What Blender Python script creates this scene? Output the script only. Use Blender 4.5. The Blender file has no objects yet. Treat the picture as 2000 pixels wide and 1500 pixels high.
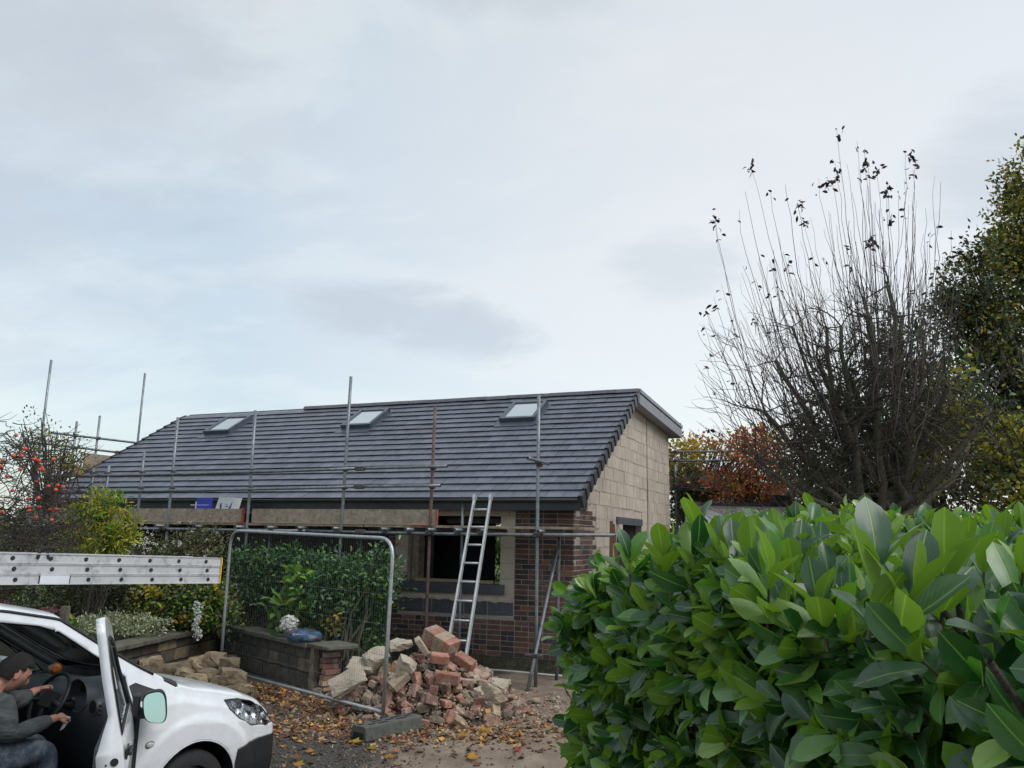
import bpy, bmesh, math, random
import numpy as np
from mathutils import Vector, Matrix
random.seed(7); rng = np.random.default_rng(7)
sc = bpy.context.scene
COL = sc.collection
PI = math.pi
# ------------------------------------------------------------------ camera
FPX, PITCH, ROLL, EYE = 1574.3, .18745, .0177, Vector((0, 0, 1.95))
cf = Vector((0, math.cos(PITCH), math.sin(PITCH)))
cu0 = Vector((0, -math.sin(PITCH), math.cos(PITCH)))
cx0 = Vector((1, 0, 0))
ca = cx0*math.cos(ROLL) + cu0*math.sin(ROLL)
cb = -cx0*math.sin(ROLL) + cu0*math.cos(ROLL)
cam_d = bpy.data.cameras.new('camera'); cam = bpy.data.objects.new('camera', cam_d); COL.objects.link(cam)
cam.matrix_world = Matrix(((ca.x, cb.x, -cf.x, EYE.x), (ca.y, cb.y, -cf.y, EYE.y), (ca.z, cb.z, -cf.z, EYE.z), (0, 0, 0, 1)))
cam_d.sensor_width = 36; cam_d.lens = FPX/2000*36; cam_d.clip_end = 3000; cam_d.clip_start = .05
sc.camera = cam
# ------------------------------------------------------------------ world: overcast sky
SUN_EL, SUN_AZ = math.radians(50), math.radians(-28)     # azimuth from +X towards +Y
w = bpy.data.worlds.new("World"); sc.world = w; w.use_nodes = True
nt = w.node_tree; nt.nodes.clear()
def wn(t, **k):
    n = nt.nodes.new(t)
    for a, v in k.items(): setattr(n, a, v)
    return n
wo = wn('ShaderNodeOutputWorld'); wadd = wn('ShaderNodeAddShader')
bg1 = wn('ShaderNodeBackground'); bg2 = wn('ShaderNodeBackground')
sky = wn('ShaderNodeTexSky'); sky.sky_type = 'NISHITA'; sky.sun_disc = False
sky.sun_elevation = SUN_EL; sky.sun_rotation = PI/2 - SUN_AZ
bg1.inputs[1].default_value = .05
nt.links.new(sky.outputs[0], bg1.inputs[0])
tc = wn('ShaderNodeTexCoord')
sep = wn('ShaderNodeSeparateXYZ'); nt.links.new(tc.outputs['Generated'], sep.inputs[0])
# flat cloud-layer coordinates: direction / (z + .25)
za = wn('ShaderNodeMath', operation='ADD'); za.inputs[1].default_value = .28
zm = wn('ShaderNodeMath', operation='MAXIMUM'); zm.inputs[1].default_value = 0
nt.links.new(sep.outputs[2], zm.inputs[0]); nt.links.new(zm.outputs[0], za.inputs[0])
dv = wn('ShaderNodeVectorMath', operation='DIVIDE'); cmb = wn('ShaderNodeCombineXYZ')
for i in range(3): nt.links.new(za.outputs[0], cmb.inputs[i])
nt.links.new(tc.outputs['Generated'], dv.inputs[0]); nt.links.new(cmb.outputs[0], dv.inputs[1])
def noise(scale, det, rough, dist=0., loc=(0, 0, 0), sxyz=(1, 1, 1)):
    mp = wn('ShaderNodeMapping'); mp.inputs['Location'].default_value = loc; mp.inputs['Scale'].default_value = sxyz
    nt.links.new(dv.outputs[0], mp.inputs[0])
    n = wn('ShaderNodeTexNoise'); n.inputs['Scale'].default_value = scale; n.inputs['Detail'].default_value = det
    n.inputs['Roughness'].default_value = rough; n.inputs['Distortion'].default_value = dist
    nt.links.new(mp.outputs[0], n.inputs['Vector']); return n
def ramp(src, stops):
    r = wn('ShaderNodeValToRGB'); e = r.color_ramp.elements
    while len(e) < len(stops): e.new(.5)
    for k, (p, c) in enumerate(stops): e[k].position = p; e[k].color = (*c, 1)
    r.color_ramp.interpolation = 'EASE'
    nt.links.new(src, r.inputs[0]); return r
n1 = noise(1.15, 9, .60, .35, (3.1, 1.7, 0), (1, 1.5, 1))
base = ramp(n1.outputs[0], [(.32, (.340, .392, .425)), (.45, (.395, .445, .462)), (.56, (.470, .505, .495)), (.68, (.525, .540, .510))])
# brighter, whiter towards the sun side and horizon
vd = wn('ShaderNodeVectorMath', operation='DOT_PRODUCT'); vd.inputs[1].default_value = Vector((.42, .86, .28)).normalized()
nt.links.new(tc.outputs['Generated'], vd.inputs[0])
gl = wn('ShaderNodeMapRange'); gl.inputs['From Min'].default_value = .72; gl.inputs['From Max'].default_value = 1.0
nt.links.new(vd.outputs['Value'], gl.inputs[0])
mixg = wn('ShaderNodeMixRGB'); mixg.inputs[2].default_value = (.585, .57, .525, 1)
gm = wn('ShaderNodeMath', operation='MULTIPLY'); gm.inputs[1].default_value = .85
nt.links.new(gl.outputs[0], gm.inputs[0]); nt.links.new(gm.outputs[0], mixg.inputs[0]); nt.links.new(base.outputs[0], mixg.inputs[1])
# thinner, duller air light low over the horizon
lowz = wn('ShaderNodeMapRange'); lowz.inputs['From Min'].default_value = .02; lowz.inputs['From Max'].default_value = .42; lowz.inputs['To Min'].default_value = .55; lowz.inputs['To Max'].default_value = 0.
nt.links.new(sep.outputs[2], lowz.inputs[0])
lowm = wn('ShaderNodeMixRGB'); lowm.inputs[2].default_value = (.315, .325, .285, 1); nt.links.new(lowz.outputs[0], lowm.inputs[0]); nt.links.new(base.outputs[0], lowm.inputs[1]); nt.links.new(lowm.outputs[0], mixg.inputs[1])
# darker grey cloud banks: soft-edged patches broken up by noise, elongated sideways
n2 = noise(3.4, 9, .62, .5, (7.35, 2.1, 0), (1, 1.5, 1))
tot = None
for (px, py, wx, wz, amt) in [(750, 605, .13, .036, .8), (900, 655, .10, .032, .8), (1330, 520, .09, .045, .4), (60, 710, .08, .03, .7), (1960, 300, .08, .07, .55), (1000, -40, .14, .04, .5), (250, 600, .10, .03, .4), (-120, 100, .3, .25, .6), (2300, 800, .3, .08, .7), (-700, 500, .3, .08, .6)]:
    d_ = (cf + ca*((px-1000)/FPX) - cb*((py-750)/FPX)).normalized(); az0 = math.atan2(d_.x, d_.y)
    side = Vector((math.cos(az0), -math.sin(az0), 0)); upv = side.cross(d_)
    def lin(v, off, inv):
        q = wn('ShaderNodeVectorMath', operation='DOT_PRODUCT'); q.inputs[1].default_value = v; nt.links.new(tc.outputs['Generated'], q.inputs[0])
        m_ = wn('ShaderNodeMath', operation='MULTIPLY'); m_.inputs[1].default_value = 1/inv; nt.links.new(q.outputs['Value'], m_.inputs[0])
        w_ = wn('ShaderNodeMath', operation='MULTIPLY'); nt.links.new(m_.outputs[0], w_.inputs[0]); nt.links.new(m_.outputs[0], w_.inputs[1]); return w_.outputs[0]
    a_ = wn('ShaderNodeMath', operation='ADD'); nt.links.new(lin(side, 0, wx), a_.inputs[0]); nt.links.new(lin(upv, 0, wz), a_.inputs[1])
    fr = wn('ShaderNodeVectorMath', operation='DOT_PRODUCT'); fr.inputs[1].default_value = d_; nt.links.new(tc.outputs['Generated'], fr.inputs[0])
    bk_ = wn('ShaderNodeMapRange'); bk_.inputs['From Min'].default_value = .2; bk_.inputs['From Max'].default_value = .1; bk_.inputs['To Min'].default_value = 0; bk_.inputs['To Max'].default_value = 50; nt.links.new(fr.outputs['Value'], bk_.inputs[0])
    a2 = wn('ShaderNodeMath', operation='ADD'); nt.links.new(a_.outputs[0], a2.inputs[0]); nt.links.new(bk_.outputs[0], a2.inputs[1])
    nn_ = wn('ShaderNodeMath', operation='MULTIPLY_ADD'); nn_.inputs[1].default_value = -4.2; nt.links.new(n2.outputs[0], nn_.inputs[0]); nt.links.new(a2.outputs[0], nn_.inputs[2])
    mr = wn('ShaderNodeMapRange', interpolation_type='SMOOTHSTEP'); mr.inputs['From Min'].default_value = -.5; mr.inputs['From Max'].default_value = -2.3; mr.inputs['To Min'].default_value = 0; mr.inputs['To Max'].default_value = amt; nt.links.new(nn_.outputs[0], mr.inputs[0])
    if tot is None: tot = mr.outputs[0]
    else:
        x_ = wn('ShaderNodeMath', operation='MAXIMUM'); nt.links.new(tot, x_.inputs[0]); nt.links.new(mr.outputs[0], x_.inputs[1]); tot = x_.outputs[0]
mixd = wn('ShaderNodeMixRGB'); mixd.inputs[2].default_value = (.355, .365, .36, 1)
nt.links.new(tot, mixd.inputs[0]); nt.links.new(mixg.outputs[0], mixd.inputs[1])
nt.links.new(mixd.outputs[0], bg2.inputs[0]); bg2.inputs[1].default_value = 1.0
nt.links.new(bg1.outputs[0], wadd.inputs[0]); nt.links.new(bg2.outputs[0], wadd.inputs[1]); nt.links.new(wadd.outputs[0], wo.inputs[0])
sl = bpy.data.lights.new('sun', 'SUN'); sl.energy = 1.5; sl.angle = math.radians(38); sl.color = (1, .97, .93)
so = bpy.data.objects.new('sun', sl); COL.objects.link(so)
sd = Vector((math.cos(SUN_EL)*math.cos(SUN_AZ), math.cos(SUN_EL)*math.sin(SUN_AZ), math.sin(SUN_EL)))
so.rotation_euler = sd.to_track_quat('Z', 'Y').to_euler()
vs = sc.view_settings; vs.view_transform = 'Standard'; vs.look = 'None'; vs.gamma = 1; vs.exposure = .35; vs.use_curve_mapping = False
sc.render.engine = 'CYCLES'

# ------------------------------------------------------------------ materials
MATS = {}
def M(name, c1, c2=None, rough=.7, scale=12., bump=.15, bscale=None, metal=0., var=.12, isl=False, obj=False, hue=None, spec=.5,
      c3=None, c3amt=.5, c3scale=2., coat=0., trans=0., det=6, stretch=(1, 1, 1), glass=False, alpha=1.):
    """procedural material: c1-c2 by noise, brightness varied per object / per island, c3 as large stains"""
    m = bpy.data.materials.new(name); m.use_nodes = True; t = m.node_tree; N = t.nodes; L = t.links
    N.clear(); out = N.new('ShaderNodeOutputMaterial'); b = N.new('ShaderNodeBsdfPrincipled')
    geo = N.new('ShaderNodeNewGeometry'); c2 = c2 or c1
    mp = N.new('ShaderNodeMapping'); mp.inputs['Scale'].default_value = stretch; L.new(geo.outputs['Position'], mp.inputs[0])
    nz = N.new('ShaderNodeTexNoise'); nz.inputs['Scale'].default_value = scale; nz.inputs['Detail'].default_value = det; nz.inputs['Roughness'].default_value = .6
    L.new(mp.outputs[0], nz.inputs['Vector'])
    r = N.new('ShaderNodeValToRGB'); r.color_ramp.elements[0].position = .35; r.color_ramp.elements[1].position = .65
    r.color_ramp.elements[0].color = (*c1, 1); r.color_ramp.elements[1].color = (*c2, 1); L.new(nz.outputs[0], r.inputs[0])
    cur = r.outputs[0]
    rnd = None
    if isl or obj:
        oi = N.new('ShaderNodeObjectInfo'); ad = N.new('ShaderNodeMath'); ad.operation = 'ADD'
        L.new(oi.outputs['Random'], ad.inputs[0])
        if isl: L.new(geo.outputs['Random Per Island'], ad.inputs[1])
        else: ad.inputs[1].default_value = 0
        fr = N.new('ShaderNodeMath'); fr.operation = 'FRACT'; L.new(ad.outputs[0], fr.inputs[0]); rnd = fr.outputs[0]
        if hue:
            rr = N.new('ShaderNodeValToRGB'); e = rr.color_ramp.elements
            while len(e) < len(hue): e.new(.5)
            for k, hc in enumerate(hue):
                e[k].position = hc[0] if len(hc) == 2 else k/len(hue)
                e[k].color = (*(hc[1] if len(hc) == 2 else hc), 1)
            rr.color_ramp.interpolation = 'CONSTANT' if len(hue) > 2 else 'LINEAR'
            L.new(rnd, rr.inputs[0])
            mx = N.new('ShaderNodeMixRGB'); mx.blend_type = 'MULTIPLY'; mx.inputs[0].default_value = 1
            L.new(rr.outputs[0], mx.inputs[1]); L.new(cur, mx.inputs[2]); cur = mx.outputs[0]
        mul = N.new('ShaderNodeMath'); mul.operation = 'MULTIPLY'; mul.inputs[1].default_value = 7.31; L.new(rnd, mul.inputs[0])
        fr2 = N.new('ShaderNodeMath'); fr2.operation = 'FRACT'; L.new(mul.outputs[0], fr2.inputs[0])
        mr = N.new('ShaderNodeMapRange'); mr.inputs['To Min'].default_value = 1-var; mr.inputs['To Max'].default_value = 1+var; L.new(fr2.outputs[0], mr.inputs[0])
        hs = N.new('ShaderNodeHueSaturation'); L.new(mr.outputs[0], hs.inputs['Value']); L.new(cur, hs.inputs['Color']); cur = hs.outputs[0]
    if c3:
        n3 = N.new('ShaderNodeTexNoise'); n3.inputs['Scale'].default_value = c3scale; n3.inputs['Detail'].default_value = 8; n3.inputs['Roughness'].default_value = .7
        L.new(geo.outputs['Position'], n3.inputs['Vector'])
        m3 = N.new('ShaderNodeMapRange'); m3.inputs['From Min'].default_value = .5; m3.inputs['From Max'].default_value = .68; m3.inputs['To Max'].default_value = c3amt
        L.new(n3.outputs[0], m3.inputs[0]); x3 = N.new('ShaderNodeMixRGB'); L.new(m3.outputs[0], x3.inputs[0]); L.new(cur, x3.inputs[1]); x3.inputs[2].default_value = (*c3, 1); cur = x3.outputs[0]
    L.new(cur, b.inputs['Base Color'])
    b.inputs['Roughness'].default_value = rough; b.inputs['Metallic'].default_value = metal; b.inputs['Specular IOR Level'].default_value = spec
    b.inputs['Coat Weight'].default_value = coat; b.inputs['Coat Roughness'].default_value = .06
    if bump:
        nb = N.new('ShaderNodeTexNoise'); nb.inputs['Scale'].default_value = bscale or scale*4; nb.inputs['Detail'].default_value = 4
        L.new(mp.outputs[0], nb.inputs['Vector']); bp = N.new('ShaderNodeBump'); bp.inputs['Strength'].default_value = bump; bp.inputs['Distance'].default_value = .02
        L.new(nb.outputs[0], bp.inputs['Height']); L.new(bp.outputs[0], b.inputs['Normal'])
    if glass:
        b.inputs['Transmission Weight'].default_value = glass; b.inputs['IOR'].default_value = 1.05; b.inputs['Roughness'].default_value = rough
    sh = b.outputs[0]
    if trans:
        tr = N.new('ShaderNodeBsdfTranslucent'); L.new(cur, tr.inputs[0]); ms = N.new('ShaderNodeMixShader'); ms.inputs[0].default_value = trans
        L.new(sh, ms.inputs[1]); L.new(tr.outputs[0], ms.inputs[2]); sh = ms.outputs[0]
    L.new(sh, out.inputs[0])
    MATS[name] = m; return m
def thin_glass(name, tint, refl=.12):
    m = bpy.data.materials.new(name); m.use_nodes = True; t = m.node_tree; N = t.nodes; L = t.links; N.clear()
    o = N.new('ShaderNodeOutputMaterial'); mx = N.new('ShaderNodeMixShader'); tr = N.new('ShaderNodeBsdfTransparent'); gl = N.new('ShaderNodeBsdfGlossy')
    tr.inputs[0].default_value = (*tint, 1); gl.inputs[1].default_value = .02; fr = N.new('ShaderNodeLayerWeight'); fr.inputs[0].default_value = .25
    mr = N.new('ShaderNodeMapRange'); mr.inputs['To Min'].default_value = refl; mr.inputs['To Max'].default_value = .9; L.new(fr.outputs['Fresnel'], mr.inputs[0])
    L.new(mr.outputs[0], mx.inputs[0]); L.new(tr.outputs[0], mx.inputs[1]); L.new(gl.outputs[0], mx.inputs[2]); L.new(mx.outputs[0], o.inputs[0]); return m

BRICKHUE = [(0, (.13, .066, .052)), (.2, (.058, .044, .048)), (.36, (.16, .080, .058)), (.52, (.045, .040, .048)), (.66, (.105, .058, .048)), (.8, (.19, .10, .066)), (.9, (.085, .052, .050))]
m_brick = M('weathered_brick', (.75, .75, .75), (1.15, 1.1, 1.05), rough=.85, scale=25, bump=.4, isl=True, obj=True, var=.25, hue=BRICKHUE, c3=(.17, .14, .12), c3amt=.72, c3scale=1.5)
m_plinth = M('mossy_brick', (.045, .045, .032), (.13, .115, .075), rough=.9, scale=7, bump=.5, c3=(.05, .07, .02), c3amt=.8, c3scale=2.2, isl=True, obj=True)
m_mortar = M('mortar', (.28, .25, .225), (.42, .385, .345), rough=.95, scale=20, bump=.5)
m_paleblk = M('pale_block', (.46, .40, .335), (.55, .48, .405), rough=.9, scale=6, bump=.35, bscale=60, isl=True, obj=True, var=.10, c3=(.45, .40, .35), c3amt=.4, c3scale=3)
m_palemort = M('pale_block_mortar', (.42, .34, .29), (.55, .48, .42), rough=.95, scale=9, bump=.4)
m_darkblk = M('dark_block', (.065, .07, .082), (.11, .115, .13), rough=.95, scale=30, bump=.5, isl=True, obj=True, c3=(.2, .18, .16), c3amt=.35, c3scale=4)
m_tile = M('slate_grey_tile', (.068, .074, .100), (.108, .115, .150), rough=.34, scale=5, bump=.12, bscale=90, isl=True, obj=True, var=.20, c3=(.15, .15, .17), c3amt=.22, c3scale=1.3, spec=.55)
m_verge = M('verge_plastic', (.022, .024, .032), (.035, .037, .048), rough=.45, bump=.03, obj=True)
m_black = M('black_plastic', (.012, .014, .019), (.022, .024, .03), rough=.4, scale=6, bump=.05)
m_ridge = M('ridge_tile', (.075, .075, .085), (.12, .12, .13), rough=.6, scale=12, bump=.2, obj=True)
m_fascia = M('grey_fascia', (.20, .215, .245), (.26, .27, .295), rough=.5, scale=4, bump=.05)
m_frame = M('window_frame_grey', (.07, .085, .11), (.10, .115, .14), rough=.35, scale=6, bump=.02, metal=.3)
m_sill = M('dark_grey_sill', (.055, .065, .082), (.085, .095, .112), rough=.5, scale=5, bump=.05)
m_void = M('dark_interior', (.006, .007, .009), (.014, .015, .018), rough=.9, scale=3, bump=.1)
m_sheet = M('black_sheet', (.012, .013, .016), (.02, .02, .025), rough=.35, scale=3, bump=.3, bscale=5)
m_galv = M('galvanised_tube', (.16, .185, .205), (.27, .295, .31), rough=.45, scale=14, bump=.15, metal=.55, obj=True, var=.2, c3=(.13, .10, .085), c3amt=.6, c3scale=5)
m_rust = M('rusty_tube', (.10, .06, .05), (.17, .11, .09), rough=.8, scale=12, bump=.3, metal=.2, c3=(.22, .2, .2), c3amt=.5, c3scale=4)
m_coupler = M('coupler_steel', (.06, .055, .055), (.13, .11, .10), rough=.65, scale=30, bump=.3, metal=.4)
m_redp = M('red_paint', (.26, .035, .04), (.33, .05, .05), rough=.6, bump=.05)
m_board = M('weathered_board', (.24, .185, .14), (.37, .30, .235), rough=.85, scale=9, bump=.35, bscale=28, isl=True, obj=True, c3=(.10, .075, .055), c3amt=.75, c3scale=15)
m_edge = M('bare_timber', (.34, .24, .14), (.42, .31, .19), rough=.8, scale=8, bump=.2)
m_darkwood = M('dark_boarding', (.022, .019, .018), (.05, .04, .035), rough=.9, scale=5, bump=.3, obj=True, var=.3)
m_brown = M('brown_timber', (.16, .085, .045), (.22, .12, .065), rough=.8, scale=6, bump=.3)
m_alu = M('aluminium', (.48, .49, .50), (.62, .63, .64), rough=.42, scale=10, bump=.06, metal=.55, c3=(.25, .25, .25), c3amt=.35, c3scale=11)
m_aludull = M('scuffed_aluminium', (.50, .50, .515), (.60, .60, .61), rough=.5, scale=5, bump=.06, metal=.25, c3=(.15, .15, .16), c3amt=.6, c3scale=13)
m_fence = M('fence_galvanised', (.34, .36, .38), (.50, .52, .54), rough=.4, scale=30, bump=.15, metal=.6, c3=(.2, .2, .2), c3amt=.4, c3scale=9)
m_wire = M('fence_wire', (.12, .13, .14), (.19, .20, .21), rough=.5, bump=0, metal=.4)
m_rubber = M('recycled_rubber', (.06, .062, .056), (.10, .102, .09), rough=.8, scale=20, bump=.4, c3=(.16, .15, .12), c3amt=.35, c3scale=8)
m_white = M('white_paint', (.70, .725, .755), (.76, .78, .81), rough=.24, bump=0, coat=.6, spec=.5, c3=(.52, .50, .46), c3amt=.35, c3scale=2.3)
m_trim = M('black_trim', (.013, .014, .016), (.02, .021, .024), rough=.55, scale=50, bump=.1)
m_dash = M('grey_dashboard', (.07, .083, .097), (.095, .11, .125), rough=.6, scale=120, bump=.15)
m_seat = M('seat_fabric', (.03, .032, .036), (.06, .06, .065), rough=.95, scale=60, bump=.3)
m_tyre = M('tyre_rubber', (.014, .014, .015), (.022, .022, .023), rough=.8, scale=30, bump=.2)
m_chrome = M('chrome', (.7, .7, .72), rough=.12, bump=0, metal=1)
m_silver = M('wheel_silver', (.35, .36, .37), rough=.4, bump=0, metal=.7)
m_mirror = M('mirror_glass', (.44, .66, .70), rough=.03, bump=0, metal=1)
m_amber = M('orange_plastic', (.75, .17, .02), (.8, .22, .03), rough=.4, bump=0)
m_cloth = M('white_cloth', (.7, .66, .6), (.8, .77, .72), rough=.9, scale=30, bump=.2)
m_skin = M('skin', (.36, .18, .13), (.46, .235, .17), rough=.68, scale=18, bump=.08, spec=.4)
m_hair = M('dark_hair', (.006, .005, .005), (.014, .011, .010), rough=.75, scale=90, bump=.8, bscale=220)
m_jumper = M('grey_jumper', (.038, .046, .048), (.085, .094, .097), rough=.95, scale=7, bump=1.0, bscale=11, stretch=(1, 1, 2.2))
m_jeans = M('worn_jeans', (.04, .052, .075), (.09, .11, .145), rough=.95, scale=14, bump=.3, c3=(.25, .26, .28), c3amt=.5, c3scale=14)
m_stone = M('garden_wall_stone', (.055, .047, .035), (.12, .10, .075), rough=.95, scale=5, bump=.6, bscale=26, isl=True, obj=True, var=.3, c3=(.035, .04, .025), c3amt=.8, c3scale=2.6)
m_ochre = M('ochre_stone', (.13, .098, .06), (.27, .205, .13), rough=.95, scale=7, bump=.6, bscale=30, isl=True, obj=True, var=.3, c3=(.09, .075, .055), c3amt=.7, c3scale=6)
m_coping = M('mossy_coping', (.075, .07, .055), (.14, .13, .10), rough=.95, scale=9, bump=.5, c3=(.07, .08, .04), c3amt=.7, c3scale=4, obj=True)
m_wallmort = M('wall_mortar', (.05, .045, .038), (.10, .09, .075), rough=1, scale=9, bump=.5)
m_rbrick = M('rubble_brick', (.85, .85, .85), (1.25, 1.2, 1.15), rough=.9, scale=16, bump=.5, bscale=50, obj=True, isl=True, var=.2,
   hue=[(0, (.33, .15, .11)), (.17, (.24, .115, .09)), (.3, (.36, .26, .19)), (.45, (.40, .24, .18)), (.58, (.17, .10, .085)), (.68, (.34, .27, .195)), (.83, (.27, .19, .15)), (.92, (.40, .34, .27))], c3=(.40, .335, .25), c3amt=.9, c3scale=11)
m_rmort = M('rubble_mortar', (.24, .19, .14), (.38, .31, .23), rough=1, scale=14, bump=.8, bscale=45, obj=True, var=.2, c3=(.16, .12, .085), c3amt=.8, c3scale=9)
m_rstone = M('rubble_stone', (.15, .12, .09), (.30, .24, .175), rough=1, scale=13, bump=.8, bscale=40, obj=True, var=.3, c3=(.09, .075, .055), c3amt=.7, c3scale=8)
def rubmat(n, c, dust=.6): return M('rubble_'+n, tuple(v*.7 for v in c), tuple(v*1.2 for v in c), rough=.92, scale=22, bump=.8, bscale=60, obj=True, var=.15, c3=(.46, .37, .285), c3amt=min(1, dust+.4), c3scale=11)
RUB = {'orange-red': rubmat('orange', (.42, .21, .145), .55), 'dark red': rubmat('dark_red', (.22, .10, .08), .5), 'pinkish': rubmat('pink', (.40, .25, .21), .6), 'buff': rubmat('buff', (.34, .25, .17), .5),
       'brown': rubmat('brown', (.19, .125, .09), .5), 'sooty grey': rubmat('soot', (.11, .10, .095), .5), 'dusty red': rubmat('dusty', (.33, .19, .145), .85)}
RLU = {'grey': m_rstone, 'pale tan': m_rmort, 'brown': RUB['brown'], 'dark earthy': rubmat('earthy', (.12, .095, .07), .4), 'cream': rubmat('cream', (.44, .37, .28), .4)}
m_slab = M('pale_concrete', (.33, .28, .215), (.44, .385, .305), rough=.95, scale=9, bump=.5, bscale=50, c3=(.3, .26, .2), c3amt=.5, c3scale=8)
m_bark = M('dark_bark', (.028, .023, .019), (.065, .054, .043), rough=.95, scale=20, bump=.5, c3=(.04, .045, .02), c3amt=.4, c3scale=3)
m_barkg = M('mossy_bark', (.045, .042, .028), (.095, .085, .058), rough=.95, scale=16, bump=.6, c3=(.045, .055, .022), c3amt=.7, c3scale=2)
m_twigp = M('grey_brown_twig', (.040, .031, .028), (.080, .062, .052), rough=.8, scale=20, bump=0)
m_grass = M('grass', (.045, .085, .015), (.10, .16, .03), rough=.9, scale=30, bump=.6)
m_soil = M('garden_soil', (.035, .026, .018), (.075, .058, .04), rough=1, scale=14, bump=.7)
m_rubdirt = M('rubble_dirt', (.045, .034, .024), (.11, .083, .06), rough=1, scale=22, bump=.9)
m_hosewhite = M('white_pipe', (.55, .53, .50), (.65, .63, .6), rough=.6, bump=.05)
m_cardblue = M('blue_print', (.025, .04, .42), (.03, .05, .48), rough=.5, bump=0)
m_cardwhite = M('white_card', (.62, .64, .68), (.68, .70, .73), rough=.6, bump=.03)
m_post = M('mossy_post', (.10, .085, .06), (.17, .15, .11), rough=.95, scale=9, bump=.5, c3=(.07, .08, .04), c3amt=.6, c3scale=5)
def leafmat(name, hues, rough=.45, trans=.3, var=.3, spec=.5):
    return M(name, (.8, .8, .8), (1.15, 1.15, 1.15), rough=rough, scale=3, bump=0, isl=True, obj=True, var=var, hue=[(i/len(hues), hcol) for i, hcol in enumerate(hues)], trans=trans, spec=spec)
m_lcam = leafmat('camellia_leaf', [(.035, .10, .03), (.06, .15, .035), (.04, .115, .032), (.12, .22, .04), (.028, .085, .03)], rough=.3, trans=.15)
m_lhyd = leafmat('hydrangea_leaf', [(.13, .30, .045), (.20, .38, .05), (.30, .40, .045), (.09, .23, .035)], trans=.4)
m_lpier = leafmat('yellow_green_leaf', [(.38, .40, .045), (.22, .29, .03), (.48, .46, .06), (.16, .23, .03), (.52, .44, .05)], trans=.35)
m_lhedge = leafmat('dark_hedge_leaf', [(.030, .045, .016), (.055, .070, .022), (.085, .095, .028), (.036, .050, .018)], trans=.15)
m_livy = leafmat('mixed_border_leaf', [(.07, .125, .028), (.18, .21, .04), (.045, .09, .025), (.11, .085, .04), (.06, .11, .03)], trans=.3)
m_lvar = leafmat('variegated_leaf', [(.42, .43, .28), (.28, .33, .16), (.5, .5, .36), (.14, .21, .08)], trans=.3)
m_lyel = leafmat('yellow_leaf', [(.52, .38, .03), (.42, .34, .05), (.55, .30, .03), (.3, .28, .05)], trans=.5)
m_lred = leafmat('red_leaf', [(.48, .09, .04), (.60, .20, .05), (.34, .06, .04), (.66, .32, .07)], trans=.45)
m_lgold = leafmat('golden_autumn_leaf', [(.24, .24, .035), (.34, .29, .04), (.16, .20, .03), (.40, .30, .045), (.13, .17, .03)], trans=.5)
m_lolive = leafmat('olive_autumn_leaf', [(.17, .15, .022), (.10, .13, .022), (.25, .19, .025), (.08, .11, .02), (.32, .23, .03)], trans=.42)
m_ldgreen = leafmat('dark_evergreen_leaf', [(.022, .044, .016), (.042, .07, .022), (.03, .054, .02), (.06, .095, .028)], trans=.15)
m_lygreen = leafmat('yellow_green_far_leaf', [(.20, .22, .025), (.30, .28, .03), (.12, .16, .025), (.40, .34, .04)], trans=.5)
m_lpurple = leafmat('dark_purple_leaf', [(.035, .015, .022), (.06, .02, .028), (.03, .02, .02)], trans=.2)
m_ltwig = leafmat('dry_stem', [(.12, .095, .06), (.19, .16, .10), (.09, .08, .04), (.07, .085, .03)], trans=.2)
m_litter = leafmat('fallen_leaf', [(.40, .17, .04), (.22, .075, .03), (.52, .29, .06), (.13, .06, .035), (.10, .05, .03), (.16, .07, .035), (.34, .22, .11), (.20, .10, .05)], trans=.15, rough=.7)
m_petal = leafmat('white_petal', [(.75, .76, .72), (.68, .68, .6), (.8, .8, .78)], trans=.3, var=.08)
m_pink = leafmat('dull_pink_flower', [(.22, .10, .12), (.30, .15, .16), (.15, .08, .08)], trans=.2)
m_apple = M('red_apple', (.40, .028, .022), (.55, .11, .035), rough=.35, scale=14, bump=0, obj=True, var=.2)
m_gravel = M('gravel_grit', (.06, .052, .045), (.16, .14, .12), rough=1, scale=30, bump=.3, isl=True, var=.5, hue=[(0, (1, 1, 1)), (.5, (.6, .55, .5)), (.8, (1.8, 1.5, 1.3)), (.93, (3.4, 3.2, 3.0))])
m_crumb = M('mortar_crumb', (.22, .17, .12), (.38, .31, .23), rough=1, scale=30, bump=.3, isl=True, var=.4, hue=[(0, (1, 1, 1)), (.45, (.6, .5, .42)), (.7, (1, .55, .42)), (.88, (1.3, 1.25, 1.15))])
g_wind = thin_glass('tinted_glass', (.55, .62, .60), .10)
g_door = thin_glass('door_glass', (.45, .52, .50), .10)
g_lamp = thin_glass('clear_lamp_glass', (.93, .94, .96), .10)
m_skyl = M('skylight_glass', (.66, .70, .72), rough=.04, bump=0, metal=.9)

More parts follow.
